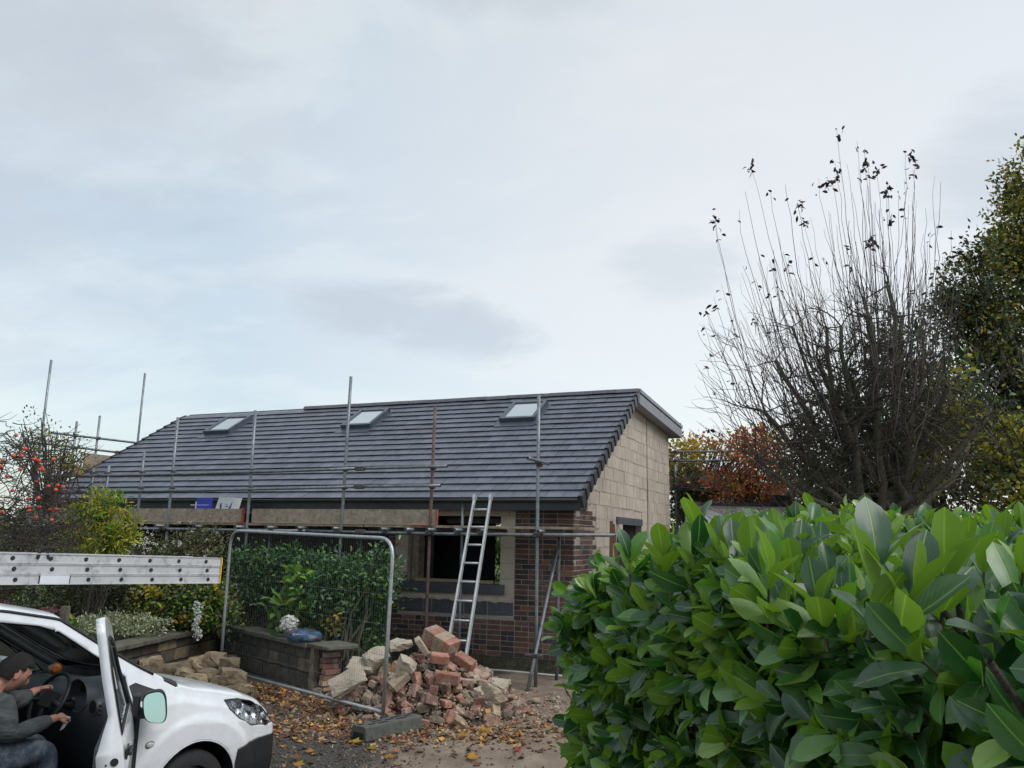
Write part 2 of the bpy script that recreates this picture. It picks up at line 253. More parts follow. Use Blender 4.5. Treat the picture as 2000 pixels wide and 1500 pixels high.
# laurel leaf: midrib and side veins on its own UV; paler back
def laurel_mat():
    m = bpy.data.materials.new('laurel_leaf'); m.use_nodes = True; t = m.node_tree; N = t.nodes; L = t.links; N.clear()
    o = N.new('ShaderNodeOutputMaterial'); b = N.new('ShaderNodeBsdfPrincipled'); geo = N.new('ShaderNodeNewGeometry'); oi = N.new('ShaderNodeObjectInfo')
    uv = N.new('ShaderNodeUVMap'); uv.uv_map = 'UVMap'; sp = N.new('ShaderNodeSeparateXYZ'); L.new(uv.outputs[0], sp.inputs[0])
    def mth(op, a, b_=None, c=None):
        n = N.new('ShaderNodeMath'); n.operation = op
        for i, v in enumerate((a, b_, c)):
            if v is None: continue
            if isinstance(v, (int, float)): n.inputs[i].default_value = v
            else: L.new(v, n.inputs[i])
        return n.outputs[0]
    ax = mth('ABSOLUTE', mth('SUBTRACT', sp.outputs[0], .5))
    mid = N.new('ShaderNodeMapRange'); mid.inputs['From Min'].default_value = .012; mid.inputs['From Max'].default_value = .045; mid.inputs['To Min'].default_value = 1; mid.inputs['To Max'].default_value = 0; L.new(ax, mid.inputs[0])
    vein = mth('SINE', mth('MULTIPLY', mth('ADD', mth('MULTIPLY', ax, -.9), sp.outputs[1]), 62.))
    vv = N.new('ShaderNodeMapRange'); vv.inputs['From Min'].default_value = .86; vv.inputs['From Max'].default_value = 1.; vv.inputs['To Max'].default_value = .13; L.new(vein, vv.inputs[0])
    veins = mth('MAXIMUM', mid.outputs[0], vv.outputs[0])
    rnd = mth('FRACT', mth('ADD', oi.outputs['Random'], geo.outputs['Random Per Island']))
    ramp = N.new('ShaderNodeValToRGB'); e = ramp.color_ramp.elements
    for k, (p_, c_) in enumerate([(0, (.010, .055, .018)), (.42, (.020, .088, .022)), (.70, (.045, .145, .024)), (.88, (.11, .25, .028)), (1., (.22, .34, .035))]):
        if k > 1: e.new(.5)
    for k, (p_, c_) in enumerate([(0, (.010, .055, .018)), (.42, (.020, .088, .022)), (.70, (.045, .145, .024)), (.88, (.11, .25, .028)), (1., (.22, .34, .035))]):
        e[k].position = p_; e[k].color = (*c_, 1)
    L.new(rnd, ramp.inputs[0])
    nz = N.new('ShaderNodeTexNoise'); nz.inputs['Scale'].default_value = 22; nz.inputs['Detail'].default_value = 5; L.new(geo.outputs['Position'], nz.inputs['Vector'])
    mot = N.new('ShaderNodeMapRange'); mot.inputs['To Min'].default_value = .7; mot.inputs['To Max'].default_value = 1.3; L.new(nz.outputs[0], mot.inputs[0])
    hs = N.new('ShaderNodeHueSaturation'); L.new(ramp.outputs[0], hs.inputs['Color']); L.new(mot.outputs[0], hs.inputs['Value'])
    mx = N.new('ShaderNodeMixRGB'); L.new(veins, mx.inputs[0]); L.new(hs.outputs[0], mx.inputs[1]); mx.inputs[2].default_value = (.15, .28, .05, 1)
    bk = N.new('ShaderNodeMixRGB'); L.new(geo.outputs['Backfacing'], bk.inputs[0]); L.new(mx.outputs[0], bk.inputs[1])
    bkc = N.new('ShaderNodeMixRGB'); bkc.inputs[1].default_value = (.13, .235, .035, 1); bkc.inputs[2].default_value = (.22, .34, .07, 1); L.new(veins, bkc.inputs[0]); L.new(bkc.outputs[0], bk.inputs[2])
    # occasional brown blemish spots
    ns = N.new('ShaderNodeTexNoise'); ns.inputs['Scale'].default_value = 60; L.new(geo.outputs['Position'], ns.inputs['Vector'])
    sm = N.new('ShaderNodeMapRange'); sm.inputs['From Min'].default_value = .72; sm.inputs['From Max'].default_value = .76; L.new(ns.outputs[0], sm.inputs[0])
    bs = N.new('ShaderNodeMixRGB'); L.new(sm.outputs[0], bs.inputs[0]); L.new(bk.outputs[0], bs.inputs[1]); bs.inputs[2].default_value = (.12, .08, .03, 1)
    L.new(bs.outputs[0], b.inputs['Base Color'])
    rg = N.new('ShaderNodeMapRange'); rg.inputs['To Min'].default_value = .42; rg.inputs['To Max'].default_value = .60; L.new(geo.outputs['Backfacing'], rg.inputs[0])
    L.new(rg.outputs[0], b.inputs['Roughness']); b.inputs['Specular IOR Level'].default_value = .7; b.inputs['Coat Weight'].default_value = .5; b.inputs['Coat Roughness'].default_value = .22
    bp = N.new('ShaderNodeBump'); bp.inputs['Strength'].default_value = .35; bp.inputs['Distance'].default_value = .003
    hh = mth('ADD', mth('MULTIPLY', veins, -1.), mth('MULTIPLY', nz.outputs[0], .8)); L.new(hh, bp.inputs['Height']); L.new(bp.outputs[0], b.inputs['Normal'])
    tr = N.new('ShaderNodeBsdfTranslucent'); g2 = N.new('ShaderNodeMixRGB'); g2.blend_type = 'MULTIPLY'; g2.inputs[0].default_value = 1; g2.inputs[2].default_value = (1.9, 2.0, .7, 1)
    L.new(bs.outputs[0], g2.inputs[1]); L.new(g2.outputs[0], tr.inputs[0]); ms = N.new('ShaderNodeMixShader'); ms.inputs[0].default_value = .30
    L.new(b.outputs[0], ms.inputs[1]); L.new(tr.outputs[0], ms.inputs[2]); L.new(ms.outputs[0], o.inputs[0]); return m
m_laurel = laurel_mat()

# ------------------------------------------------------------------ helpers
def tag(o, label=None, cat=None, group=None, kind=None):
    if label: o['label'] = label
    if cat: o['category'] = cat
    if group: o['group'] = group
    if kind: o['kind'] = kind
    return o
def empty(name, loc=(0, 0, 0), label=None, cat=None, group=None, parent=None, rz=0):
    o = bpy.data.objects.new(name, None); COL.objects.link(o); o.empty_display_size = .1
    o.location = loc; o.rotation_euler = (0, 0, rz)
    if parent: o.parent = parent
    return tag(o, label, cat, group)
class MB:
    def __init__(s): s.v = []; s.f = []; s.m = []; s.sm = []
    def add(s, vs_, fs, mi=0, smooth=False):
        k = len(s.v); s.v += [tuple(p) for p in vs_]
        for f in fs: s.f.append(tuple(i+k for i in f)); s.m.append(mi); s.sm.append(smooth)
        return s
    def box(s, c, d, ax=None, mi=0, jit=0):
        """centre c, full sizes d, ax = (ux,uy,uz) axes"""
        ux, uy, uz = ax or (Vector((1, 0, 0)), Vector((0, 1, 0)), Vector((0, 0, 1))); c = Vector(c)
        P = []
        for k in range(8):
            sx, sy, sz = ((k & 1)*2-1)*.5, ((k >> 1 & 1)*2-1)*.5, ((k >> 2)*2-1)*.5
            q = c + ux*(sx*d[0]) + uy*(sy*d[1]) + uz*(sz*d[2])
            if jit: q = q + Vector((random.uniform(-jit, jit), random.uniform(-jit, jit), random.uniform(-jit, jit)))
            P.append(q)
        return s.add(P, [(0, 2, 3, 1), (4, 5, 7, 6), (0, 1, 5, 4), (2, 6, 7, 3), (0, 4, 6, 2), (1, 3, 7, 5)], mi)
    def tube(s, pts, r, n=8, mi=0, cap=True, r2=None, smooth=True):
        pts = [Vector(p) for p in pts]; m = len(pts); rs = r if isinstance(r, (list, tuple)) else [r + ((r2-r)*i/(m-1) if r2 is not None else 0) for i in range(m)]
        k = len(s.v); up = None
        for i, p in enumerate(pts):
            d = (pts[min(i+1, m-1)] - pts[max(i-1, 0)]).normalized()
            if up is None: up = d.orthogonal().normalized()
            up = (up - d*up.dot(d)).normalized(); sd_ = d.cross(up)
            for j in range(n):
                a = 2*PI*j/n; s.v.append(tuple(p + (up*math.cos(a)+sd_*math.sin(a))*rs[i]))
        for i in range(m-1):
            for j in range(n):
                a, b = k+i*n+j, k+i*n+(j+1) % n
                s.f.append((a, b, b+n, a+n)); s.m.append(mi); s.sm.append(smooth)
        if cap:
            s.f.append(tuple(k+j for j in reversed(range(n)))); s.m.append(mi); s.sm.append(False)
            s.f.append(tuple(k+(m-1)*n+j for j in range(n))); s.m.append(mi); s.sm.append(False)
        return s
    def mesh(s, name, mats):
        me = bpy.data.meshes.new(name); me.from_pydata(s.v, [], s.f)
        for m in (mats if isinstance(mats, (list, tuple)) else [mats]): me.materials.append(m)
        me.polygons.foreach_set('material_index', s.m); me.polygons.foreach_set('use_smooth', s.sm); me.update(); return me
    def build(s, name, mats, parent=None, loc=None):
        return link(name, s.mesh(name, mats), parent, loc)
def link(name, me, parent=None, loc=None, rot=None, mat=None):
    o = bpy.data.objects.new(name, me); COL.objects.link(o)
    if parent: o.parent = parent
    if loc is not None: o.location = loc
    if rot is not None: o.rotation_euler = rot
    if mat is not None: o.matrix_local = mat
    return o
def bevel(o, wdt, seg=2):
    b = o.modifiers.new('bevel', 'BEVEL'); b.width = wdt; b.segments = seg; b.limit_method = 'ANGLE'; b.angle_limit = math.radians(40); return o
def at(px, py, Y):                      # the world point seen at a photo pixel, at forward distance Y
    v = cf + ca*((px-1000)/FPX) - cb*((py-750)/FPX); return EYE + v*(Y/v.y)
def proj(P):
    v = Vector(P)-EYE; d = v.dot(cf); return (1000+FPX*v.dot(ca)/d, 750-FPX*v.dot(cb)/d, d)
def smooth(t): t = max(0., min(1., t)); return t*t*(3-2*t)
def interp(x, xs, ys): return float(np.interp(x, xs, ys))
# vectorised leaf clouds: template verts (k,3), faces (all same size), N frames
T_DIA = (np.array([(0, 0, 0), (.5, .45, .06), (0, 1, -.08), (-.5, .45, .06)], float), [(0, 1, 2, 3)], [(.5, 0), (1, .45), (.5, 1), (0, .45)])
T_LEAF = (np.array([(0, 0, 0), (.36, .3, .07), (.42, .62, .05), (0, 1, -.18), (-.42, .62, .05), (-.36, .3, .07), (0, .33, 0), (0, .66, -.05)], float),
          [(0, 1, 6), (1, 2, 7, 6), (2, 3, 7), (0, 6, 5), (6, 7, 4, 5), (7, 3, 4)], [(.5, 0), (.9, .3), (.95, .62), (.5, 1), (.05, .62), (.1, .3), (.5, .33), (.5, .66)])
def frames(d, nrm):
    d = d/np.linalg.norm(d, axis=1, keepdims=True); n = nrm - d*np.sum(nrm*d, 1, keepdims=True); n /= np.linalg.norm(n, axis=1, keepdims=True)+1e-9
    x = np.cross(d, n); return np.stack([x, d, n], 1)          # rows x,y,z axes
def cloud_mesh(name, tpl, pos, d, nrm, length, width, mats, mi=None, smooth_=True):
    V, Fc, U = tpl; k = len(V); n = len(pos); Fm = frames(d, nrm)
    S = np.stack([width, length, length], 1)
    vs_ = np.einsum('ki,ni,nij->nkj', V, S, Fm) + pos[:, None, :]
    me = bpy.data.meshes.new(name); me.vertices.add(n*k); me.vertices.foreach_set('co', vs_.reshape(-1).astype(np.float32))
    ls = np.array([len(f) for f in Fc]); idx = np.concatenate([np.array(f) for f in Fc]); nl = len(idx); nf = len(Fc)
    allidx = (idx[None] + (np.arange(n)*k)[:, None]).reshape(-1)
    me.loops.add(n*nl); me.loops.foreach_set('vertex_index', allidx.astype(np.int32))
    st = np.concatenate([[0], np.cumsum(ls)[:-1]]); me.polygons.add(n*nf)
    me.polygons.foreach_set('loop_start', (st[None] + (np.arange(n)*nl)[:, None]).reshape(-1).astype(np.int32))
    uvl = me.uv_layers.new(name='UVMap'); uvl.data.foreach_set('uv', np.tile(np.array(U, np.float32)[idx], (n, 1)).reshape(-1))
    for m in (mats if isinstance(mats, (list, tuple)) else [mats]): me.materials.append(m)
    if mi is not None: me.polygons.foreach_set('material_index', np.repeat(mi, nf).astype(np.int32))
    me.polygons.foreach_set('use_smooth', np.full(n*nf, smooth_)); me.update(calc_edges=True); me.validate(); return me
def rand_dirs(n, up=0.):
    d = rng.normal(size=(n, 3)); d /= np.linalg.norm(d, axis=1, keepdims=True); d[:, 2] += up; return d
def crown(name, parent, blobs, n, length, width, mats, clump=.25, tpl=T_DIA, up=.2, hang=0., mi_p=None, shell=.55, kind='stuff'):
    """leaves grouped in clumps inside ellipsoid blobs [(centre, radii)]"""
    vol = np.array([b[1][0]*b[1][1]*b[1][2] for b in blobs])**.67; vol = vol/vol.sum()
    nc = max(8, int(n/26)); bi = rng.choice(len(blobs), nc, p=vol)
    B = np.array([b[0] for b in blobs], float)[bi]; Rr = np.array([b[1] for b in blobs], float)[bi]
    dd = rand_dirs(nc); rad = shell + (1-shell)*rng.random((nc, 1))**.7; rad *= rng.uniform(.82, 1.12, (nc, 1))
    cc = B + dd*rad*Rr
    ci = rng.integers(0, nc, n); off = rng.normal(size=(n, 3))*clump*.5*rng.uniform(.5, 1.3, (nc, 1))[ci]; off[:, 2] *= .75
    pos = cc[ci] + off
    d = rand_dirs(n, up - hang) + off/clump*.7 + dd[ci]*.4
    nr = rand_dirs(n, .9) + dd[ci]*.5
    L_ = length*rng.uniform(.6, 1.25, n); W_ = width*rng.uniform(.7, 1.2, n)
    mi = None
    if mi_p is not None: mi = rng.choice(len(mi_p), nc, p=np.array(mi_p)/sum(mi_p))[ci]; sw = rng.random(n) < .2; mi[sw] = rng.choice(len(mi_p), sw.sum(), p=np.array(mi_p)/sum(mi_p))
    me = cloud_mesh(name, tpl, pos, d, nr, L_, W_, mats, mi)
    o = link(name, me, parent)
    if kind: o['kind'] = kind
    return o
# ------------------------------------------------------------------ ground
def gz(x, y):
    n = math.sin(x*2.1+y*.7)*.012 + math.sin(x*.9-y*1.9)*.012 + math.sin(x*5.3+1)*math.sin(y*4.7)*.006
    s = .35*smooth((8.35-y)/2.0)
    if abs(x) > 60 or abs(y) > 80: n = 0
    return -s + n
def grid_axis(lo, hi, a, b, st, far):
    v = [a]
    while v[-1] < b: v.append(v[-1]+st)
    g = st*1.4; q = v[-1]
    while q < far: q += g; g *= 1.4; v.append(q)
    g = st*1.4; q = a; L_ = []
    while q > -far: q -= g; g *= 1.4; L_.append(q)
    return L_[::-1]+v
gx = grid_axis(0, 0, -4, 2.4, .1, 1800); gy = grid_axis(0, 0, 6.5, 13.2, .1, 1800)
gm_ = MB(); gm_.v = [(x, y, gz(x, y)) for y in gy for x in gx]; nxg = len(gx)
for j in range(len(gy)-1):
    for i in range(nxg-1): gm_.f.append((j*nxg+i, j*nxg+i+1, (j+1)*nxg+i+1, (j+1)*nxg+i)); gm_.m.append(0); gm_.sm.append(True)
def ground_mat():
    m = M('sandy_driveway', (.155, .115, .085), (.26, .205, .155), rough=.95, scale=3.2, bump=.5, bscale=45, det=10, c3=(.10, .08, .06), c3amt=.6, c3scale=1.1)
    t = m.node_tree; N = t.nodes; L = t.links; b = [n for n in N if n.type == 'BSDF_PRINCIPLED'][0]; cur = b.inputs['Base Color'].links[0].from_socket
    geo = N.new('ShaderNodeNewGeometry'); sp = N.new('ShaderNodeSeparateXYZ'); L.new(geo.outputs['Position'], sp.inputs[0])
    nz = N.new('ShaderNodeTexNoise'); nz.inputs['Scale'].default_value = 1.6; nz.inputs['Detail'].default_value = 8; L.new(geo.outputs['Position'], nz.inputs['Vector'])
    def mth(op, a, c):
        n = N.new('ShaderNodeMath'); n.operation = op
        for i, v in enumerate((a, c)):
            if isinstance(v, (int, float)): n.inputs[i].default_value = v
            else: L.new(v, n.inputs[i])
        return n.outputs[0]
    # old tarmac towards the van (left), earth towards the hedge (right)
    e = mth('ADD', mth('MULTIPLY', sp.outputs[0], 1.), mth('ADD', mth('MULTIPLY', sp.outputs[1], -.22), mth('MULTIPLY', nz.outputs[0], 1.1)))
    mr = N.new('ShaderNodeMapRange'); mr.inputs['From Min'].default_value = -2.05; mr.inputs['From Max'].default_value = -2.45; L.new(e, mr.inputs[0])
    n2 = N.new('ShaderNodeTexNoise'); n2.inputs['Scale'].default_value = 70; n2.inputs['Detail'].default_value = 5; L.new(geo.outputs['Position'], n2.inputs['Vector'])
    r2 = N.new('ShaderNodeValToRGB'); r2.color_ramp.elements[0].position = .35; r2.color_ramp.elements[0].color = (.025, .024, .021, 1); r2.color_ramp.elements[1].position = .7; r2.color_ramp.elements[1].color = (.085, .078, .066, 1); L.new(n2.outputs[0], r2.inputs[0])
    mx = N.new('ShaderNodeMixRGB'); L.new(mr.outputs[0], mx.inputs[0]); L.new(cur, mx.inputs[1]); L.new(r2.outputs[0], mx.inputs[2])
    # grass beyond the drive
    mg = N.new('ShaderNodeMapRange'); mg.inputs['From Min'].default_value = -4.4; mg.inputs['From Max'].default_value = -4.9; L.new(sp.outputs[0], mg.inputs[0])
    mgy = N.new('ShaderNodeMapRange'); mgy.inputs['From Min'].default_value = 19; mgy.inputs['From Max'].default_value = 21; L.new(sp.outputs[1], mgy.inputs[0])
    mgx = mth('MAXIMUM', mg.outputs[0], mgy.outputs[0])
    r3 = N.new('ShaderNodeValToRGB'); r3.color_ramp.elements[0].color = (.03, .06, .012, 1); r3.color_ramp.elements[1].color = (.10, .16, .03, 1); L.new(n2.outputs[0], r3.inputs[0])
    m2 = N.new('ShaderNodeMixRGB'); L.new(mgx, m2.inputs[0]); L.new(mx.outputs[0], m2.inputs[1]); L.new(r3.outputs[0], m2.inputs[2]); L.new(m2.outputs[0], b.inputs['Base Color'])
    return m
g_o = gm_.build('ground', ground_mat()); g_o['kind'] = 'structure'

# ------------------------------------------------------------------ house
YAW = -.39693; HC = Vector((.9453, 12.1, 0))
HX = Vector((math.cos(YAW), math.sin(YAW), 0)); HY = Vector((-math.sin(YAW), math.cos(YAW), 0))
def hw(x, y, z): return HC + HX*x + HY*y + Vector((0, 0, z))     # house coordinates to world
house = empty('bungalow', HC, 'half-built brick and block bungalow with a long dark tiled roof and three skylights', 'house', rz=YAW)
XL = -10.7
wall = MB()
WX0, WX1, WZ0, WZ1 = -2.78, -1.17, 1.24, 2.26
for (x0, x1, z0, z1) in [(XL, WX0, 0, 2.40), (WX1, 0, 0, 2.40), (WX0, WX1, 0, WZ0-.004), (WX0, WX1, WZ1, 2.40)]:
    zq = max(z0, .2); wall.box(((x0+x1)/2, .154, (zq+z1)/2), (x1-x0, .298, z1-zq))
wall.box((XL/2, .170, .099), (-XL, .266, .196))
wallo = wall.build('front_wall', m_mortar, house)
_mc = {}
def piece(kind, dx, dz, dep, mat):
    key = (kind, round(dx, 3), round(dz, 3))
    if key not in _mc:
        b = MB(); r = .004
        # front face slightly chamfered: 12-20 triangles
        x, z = dx/2, dz/2
        P = [(-x, dep/2, -z), (x, dep/2, -z), (x, dep/2, z), (-x, dep/2, z), (-x, -dep/2+r, -z), (x, -dep/2+r, -z), (x, -dep/2+r, z), (-x, -dep/2+r, z),
             (-x+r, -dep/2, -z+r), (x-r, -dep/2, -z+r), (x-r, -dep/2, z-r), (-x+r, -dep/2, z-r)]
        b.add(P, [(4, 5, 9, 8), (5, 6, 10, 9), (6, 7, 11, 10), (7, 4, 8, 11), (8, 9, 10, 11), (0, 1, 5, 4), (1, 2, 6, 5), (2, 3, 7, 6), (3, 0, 4, 7)])
        _mc[key] = b.mesh(kind, mat)
    return _mc[key]
def lay(name, kind, parent, mat, rows, plane, single, dep=.06, jn=.010, hgt=.065, proud=0.):
    """rows: list of (z, [(x0,x1) intervals], lengths pattern)"""
    rest = MB(); cnt = 0
    for ri, (z, ivs, pat) in enumerate(rows):
        for (x0, x1) in ivs:
            x = x0; k = random.randint(0, 5)
            first = pat[(ri) % 2] if len(pat) > 1 and isinstance(pat[0], (tuple, list)) else pat
            while x < x1-.02:
                L_ = random.choice(first); L_ = min(L_, x1-x)
                if x1-(x+L_) < .05: L_ = x1-x
                cxp = x+L_/2; pr = random.uniform(-.0015, .003)+proud; zz = z+hgt/2
                if plane == 'front': loc, rz = (cxp, dep/2-pr, zz), 0
                else: loc, rz = (-dep/2+pr, cxp, zz), PI/2
                if cnt < 298 and single(cxp, z):
                    o = link(name, piece(kind, L_, hgt, dep, mat), parent, loc, (random.uniform(-.006, .006), random.uniform(-.008, .008), rz)); cnt += 1
                else:
                    if plane == 'front': rest.box(loc, (L_, dep, hgt))
                    else: rest.box(loc, (dep, L_, hgt))
                x += L_+jn
    if rest.v: tag(rest.build('further_'+name+'s', mat, parent), kind='stuff')
    return cnt
def sub(ivs, a, b):
    out = []
    for x0, x1 in ivs:
        if b <= x0 or a >= x1: out.append((x0, x1)); continue
        if a > x0: out.append((x0, a))
        if b < x1: out.append((b, x1))
    return out
rows = []; k = 0; z = .205
BP = ([.215, .215, .1025], [.1025, .215, .215])
while z < 2.36:
    iv = [(XL, 0)]
    if z+.065 > .776 and z < .99: iv = sub(iv, -2.93, -.925)
    if z+.04 > .99: iv = sub(iv, -3.02, -.925)
    if z+.065 > 2.26: iv = sub(iv, XL, -.93)
    rows.append((z, iv, BP)); z += .075
nb = lay('brick', 'stretcher', wallo, m_brick, rows, 'front', lambda x, z: x > -3.3)
pr_rows = [(z_, [(XL, 0)], BP) for z_ in (.005, .065, .13)]
lay('brick', 'plinth', wallo, m_plinth, [(z_, [(-3, 0)], BP) for z_ in (.0, .068, .136)], 'front', lambda x, z: False, proud=-.022)
# dark dense blocks under the window, pale blocks round it
def block(name, x0, x1, z0, z1, mat, pr=.0, parent=wallo, dep=.07, jit=.002):
    b = MB(); b.box((0, 0, 0), (x1-x0, dep, z1-z0), jit=jit); return b.build(name, mat, parent, ((x0+x1)/2, dep/2-pr, (z0+z1)/2))
xs = [-2.92, -2.46, -2.32, -1.89, -1.45, -.93]
MB().box((-1.925, .03, .885), (2.0, .05, .225)).build('mortar_bed', m_palemort, wallo)
xs = [-2.90, -2.47, -2.32, -1.90, -1.76, -1.37, -.935]
for i in range(len(xs)-1): bevel(block('block', xs[i]+.009, xs[i+1]-.009, .787, .983, m_darkblk, .004, jit=.004), .006, 1)
# rough pale mortar band and blocks
mb = MB(); n = 60; pts = []
for i in range(n+1):
    x = -2.95 + i*(2.03)/n; zb = .985 + random.uniform(-.012, .012) - .012*math.sin(i*.9)
    mb.v += [(x, -.012, zb), (x, -.014+random.uniform(-.004, .004), 1.10), (x, .05, zb), (x, .05, 1.10)]
for i in range(n): a = i*4; mb.f += [(a, a+4, a+5, a+1), (a, a+2, a+6, a+4), (a+1, a+5, a+7, a+3)]; mb.m += [0]*3; mb.sm += [False]*3
mb.build('mortar_band', m_palemort, wallo)
z = 1.105
while z < 2.25:
    h_ = min(.215, 2.255-z)
    block('block', -1.165, -.935, z, z+h_, m_paleblk, .004); block('block', -3.01, -2.785, z, z+h_, m_paleblk, .004); z += h_+.01
x = XL
while x < -.95:
    L_ = random.choice([.44, .44, .30]); e_ = min(x+L_, -.935)
    block('block', x, e_, 2.265, 2.375, m_paleblk, .004); x = e_+.01
# window opening: sill, timber strip, jambs, dark room behind
sm_ = MB(); sm_.box((-1.985, -.005, 1.165), (1.80, .15, .145)); so_ = bevel(sm_.build('window_sill', m_sill, wallo), .008)
MB().box((-1.99, .10, 1.262), (1.36, .06, .045)).build('timber_strip', m_edge, wallo)
MB().box((-2.70, .20, 1.75), (.12, .20, 1.0)).build('timber_jamb', m_board, wallo)
MB().box((-2.56, .33, 1.75), (.16, .04, 1.0)).box((-1.72, .36, 2.2), (1.1, .04, .10)).build('membrane', m_sheet, wallo)
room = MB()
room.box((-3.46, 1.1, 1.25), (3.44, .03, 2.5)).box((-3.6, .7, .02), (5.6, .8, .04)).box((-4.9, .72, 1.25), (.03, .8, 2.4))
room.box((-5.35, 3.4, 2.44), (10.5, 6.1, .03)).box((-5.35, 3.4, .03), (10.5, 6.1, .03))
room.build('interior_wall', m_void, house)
# dark vertical boarding on the wall left of the window
x = -9.6
while x < -3.25:
    w_ = random.uniform(.15, .19); MB().box((0, 0, 0), (w_-.012, .03, 1.95), jit=.003).build('boarding', m_darkwood, wallo, (x+w_/2, -.022, 1.30)); x += w_
# air brick in plinth
av = MB()
for j in range(4): av.box((-1.62, -.008, .055+j*.022), (.2, .01, .010))
av.build('air_brick', m_brick, wallo)
# ---- gable wall (plane x=0)
def zl(y): return 2.46+(y+.36)*.607-.02 if y < 3.3 else 4.47-(y-3.3)*.04
gw = MB(); GY = [0, 3.3, 6.95]
gb = MB()
def prism(mb_, poly, x0, x1, mi=0):
    n_ = len(poly); mb_.add([(x0, p[0], p[1]) for p in poly]+[(x1, p[0], p[1]) for p in poly], [tuple(range(n_))[::-1], tuple(range(n_, 2*n_))]+[(i, (i+1) % n_, (i+1) % n_+n_, i+n_) for i in range(n_)], mi)
for poly in ([(.31, 0), (2.40, 0), (2.40, zl(2.4)), (.31, zl(.31))], [(2.40, 0), (4.22, 0), (4.22, 1.2), (2.40, 1.2)], [(2.40, 2.33), (4.22, 2.33), (4.22, zl(4.22)), (3.3, zl(3.3)), (2.40, zl(2.4))], [(4.22, 0), (6.95, 0), (6.95, zl(6.95)), (4.22, zl(4.22))]):
    prism(gb, poly, -.30, -.006)
prism(gb, [(0.006, 2.41), (.31, 2.41), (.31, zl(.31)), (0.006, zl(.01))], -.30, -.008)
gwo = gb.build('gable_wall', m_palemort, house)
rows = [(.205+i*.075, [(0.004, (1.08 if i % 2 else .97)+random.choice([0, .0, .1]))], [.1025, .1025, .215]) for i in range(29)]
lay('brick', 'stretcher', gwo, m_brick, rows, 'gable', lambda x, z: z > 1.35)
def clip(poly, fn):
    out = []
    for i in range(len(poly)):
        a, b = poly[i], poly[(i+1) % len(poly)]; fa, fb = fn(a), fn(b)
        if fa >= 0: out.append(a)
        if (fa >= 0) != (fb >= 0):
            t = fa/(fa-fb); out.append((a[0]+(b[0]-a[0])*t, a[1]+(b[1]-a[1])*t))
    return out
rest = MB(); cnt = 0; z = .02; ri = 0
def top_line(p):
    y = p[0]; return (2.44+(y+.36)*.607) - p[1] if True else 0
while z < 4.5:
    y = (1.16 if z < 2.38 else .004); y0s = y; y -= random.choice([0, .2, .3])
    while y < 6.93:
        L_ = random.choice([.215, .215, .215, .215, .30, .44]); a, b = max(y, y0s), min(y+L_, 6.95); y += L_+.010
        if b-a < .04: continue
        if z+.2 > 1.2 and z < 2.33 and b > 2.40 and a < 4.22:
            if a < 2.40: b = 2.40
            elif b > 4.22: a = 4.22
            else: continue
            if b-a < .03: continue
        if abs((a+b)/2-4.76) < .02: continue
        zt = z+.215
        poly = [(a, z), (b, z), (b, zt), (a, zt)]
        poly = clip(poly, top_line); poly = clip(poly, lambda p: 4.46-(p[0]-3.3)*.04-p[1])
        if len(poly) < 3: continue
        pr = random.uniform(-.003, .005)
        if (z > 1.95) and cnt < 298:
            q = MB(); cy = sum(p[0] for p in poly)/len(poly); cz = sum(p[1] for p in poly)/len(poly)
            prism(q, [(p[0]-cy, p[1]-cz) for p in poly], -.03, .03); q.build('block', m_paleblk, gwo, (-.03+pr, cy, cz)); cnt += 1
        else: prism(rest, poly, -.06, pr)
    z += .225; ri += 1
tag(rest.build('further_blocks', m_paleblk, gwo), kind='stuff')
# smeared mortar ridges on the block courses
mr_ = MB(); z = .24
while z < 4.4:
    y = max(1.2 if z < 2.3 else 0, (z-2.44)/.607-.36+.05)
    while y < 6.8:
        L_ = random.uniform(.2, .9)
        if not (1.2 < z < 2.33 and y+L_ > 2.4 and y < 4.22) and y+L_ < 6.9: mr_.box((-.002, y+L_/2, z+random.uniform(-.008, .006)), (.014, L_, random.uniform(.008, .015)), jit=.002)
        y += L_+random.uniform(.02, .35)
    z += .225
mr_.build('mortar_ridges', m_palemort, gwo)['kind'] = 'stuff'
MB().box((.004, 4.76, 3.2), (.02, .035, 2.5)).build('movement_joint', m_fascia, gwo)
bevel(MB().box((.0, 3.31, 2.265), (.05, 1.86, .13)).build('lintel', m_sill, gwo), .004)
MB().box((-.14, 3.31, 1.75), (.06, 1.78, .9)).build('window_void', m_void, gwo)
MB().box((.02, 2.52, 2.10), (.06, .22, .20)).build('pale_pad', m_paleblk, gwo)
# rear and left walls
rl = MB(); rl.box((XL+.15, 3.7, 1.2), (.3, 6.8, 2.4))
for (x0, x1, z0, z1) in [(XL, -5.1, 0, 4.2), (-3.3, -.3, 0, 4.2), (-5.1, -3.3, 0, .5), (-5.1, -3.3, 2.4, 4.2)]: rl.box(((x0+x1)/2, 6.8, (z0+z1)/2), (x1-x0, .28, z1-z0))
prism(rl, [(.3, 2.4), (6.9, 2.4), (6.9, 4.15), (3.3, 4.4)], XL, XL+.28)
rl.build('rear_wall', m_paleblk, house)
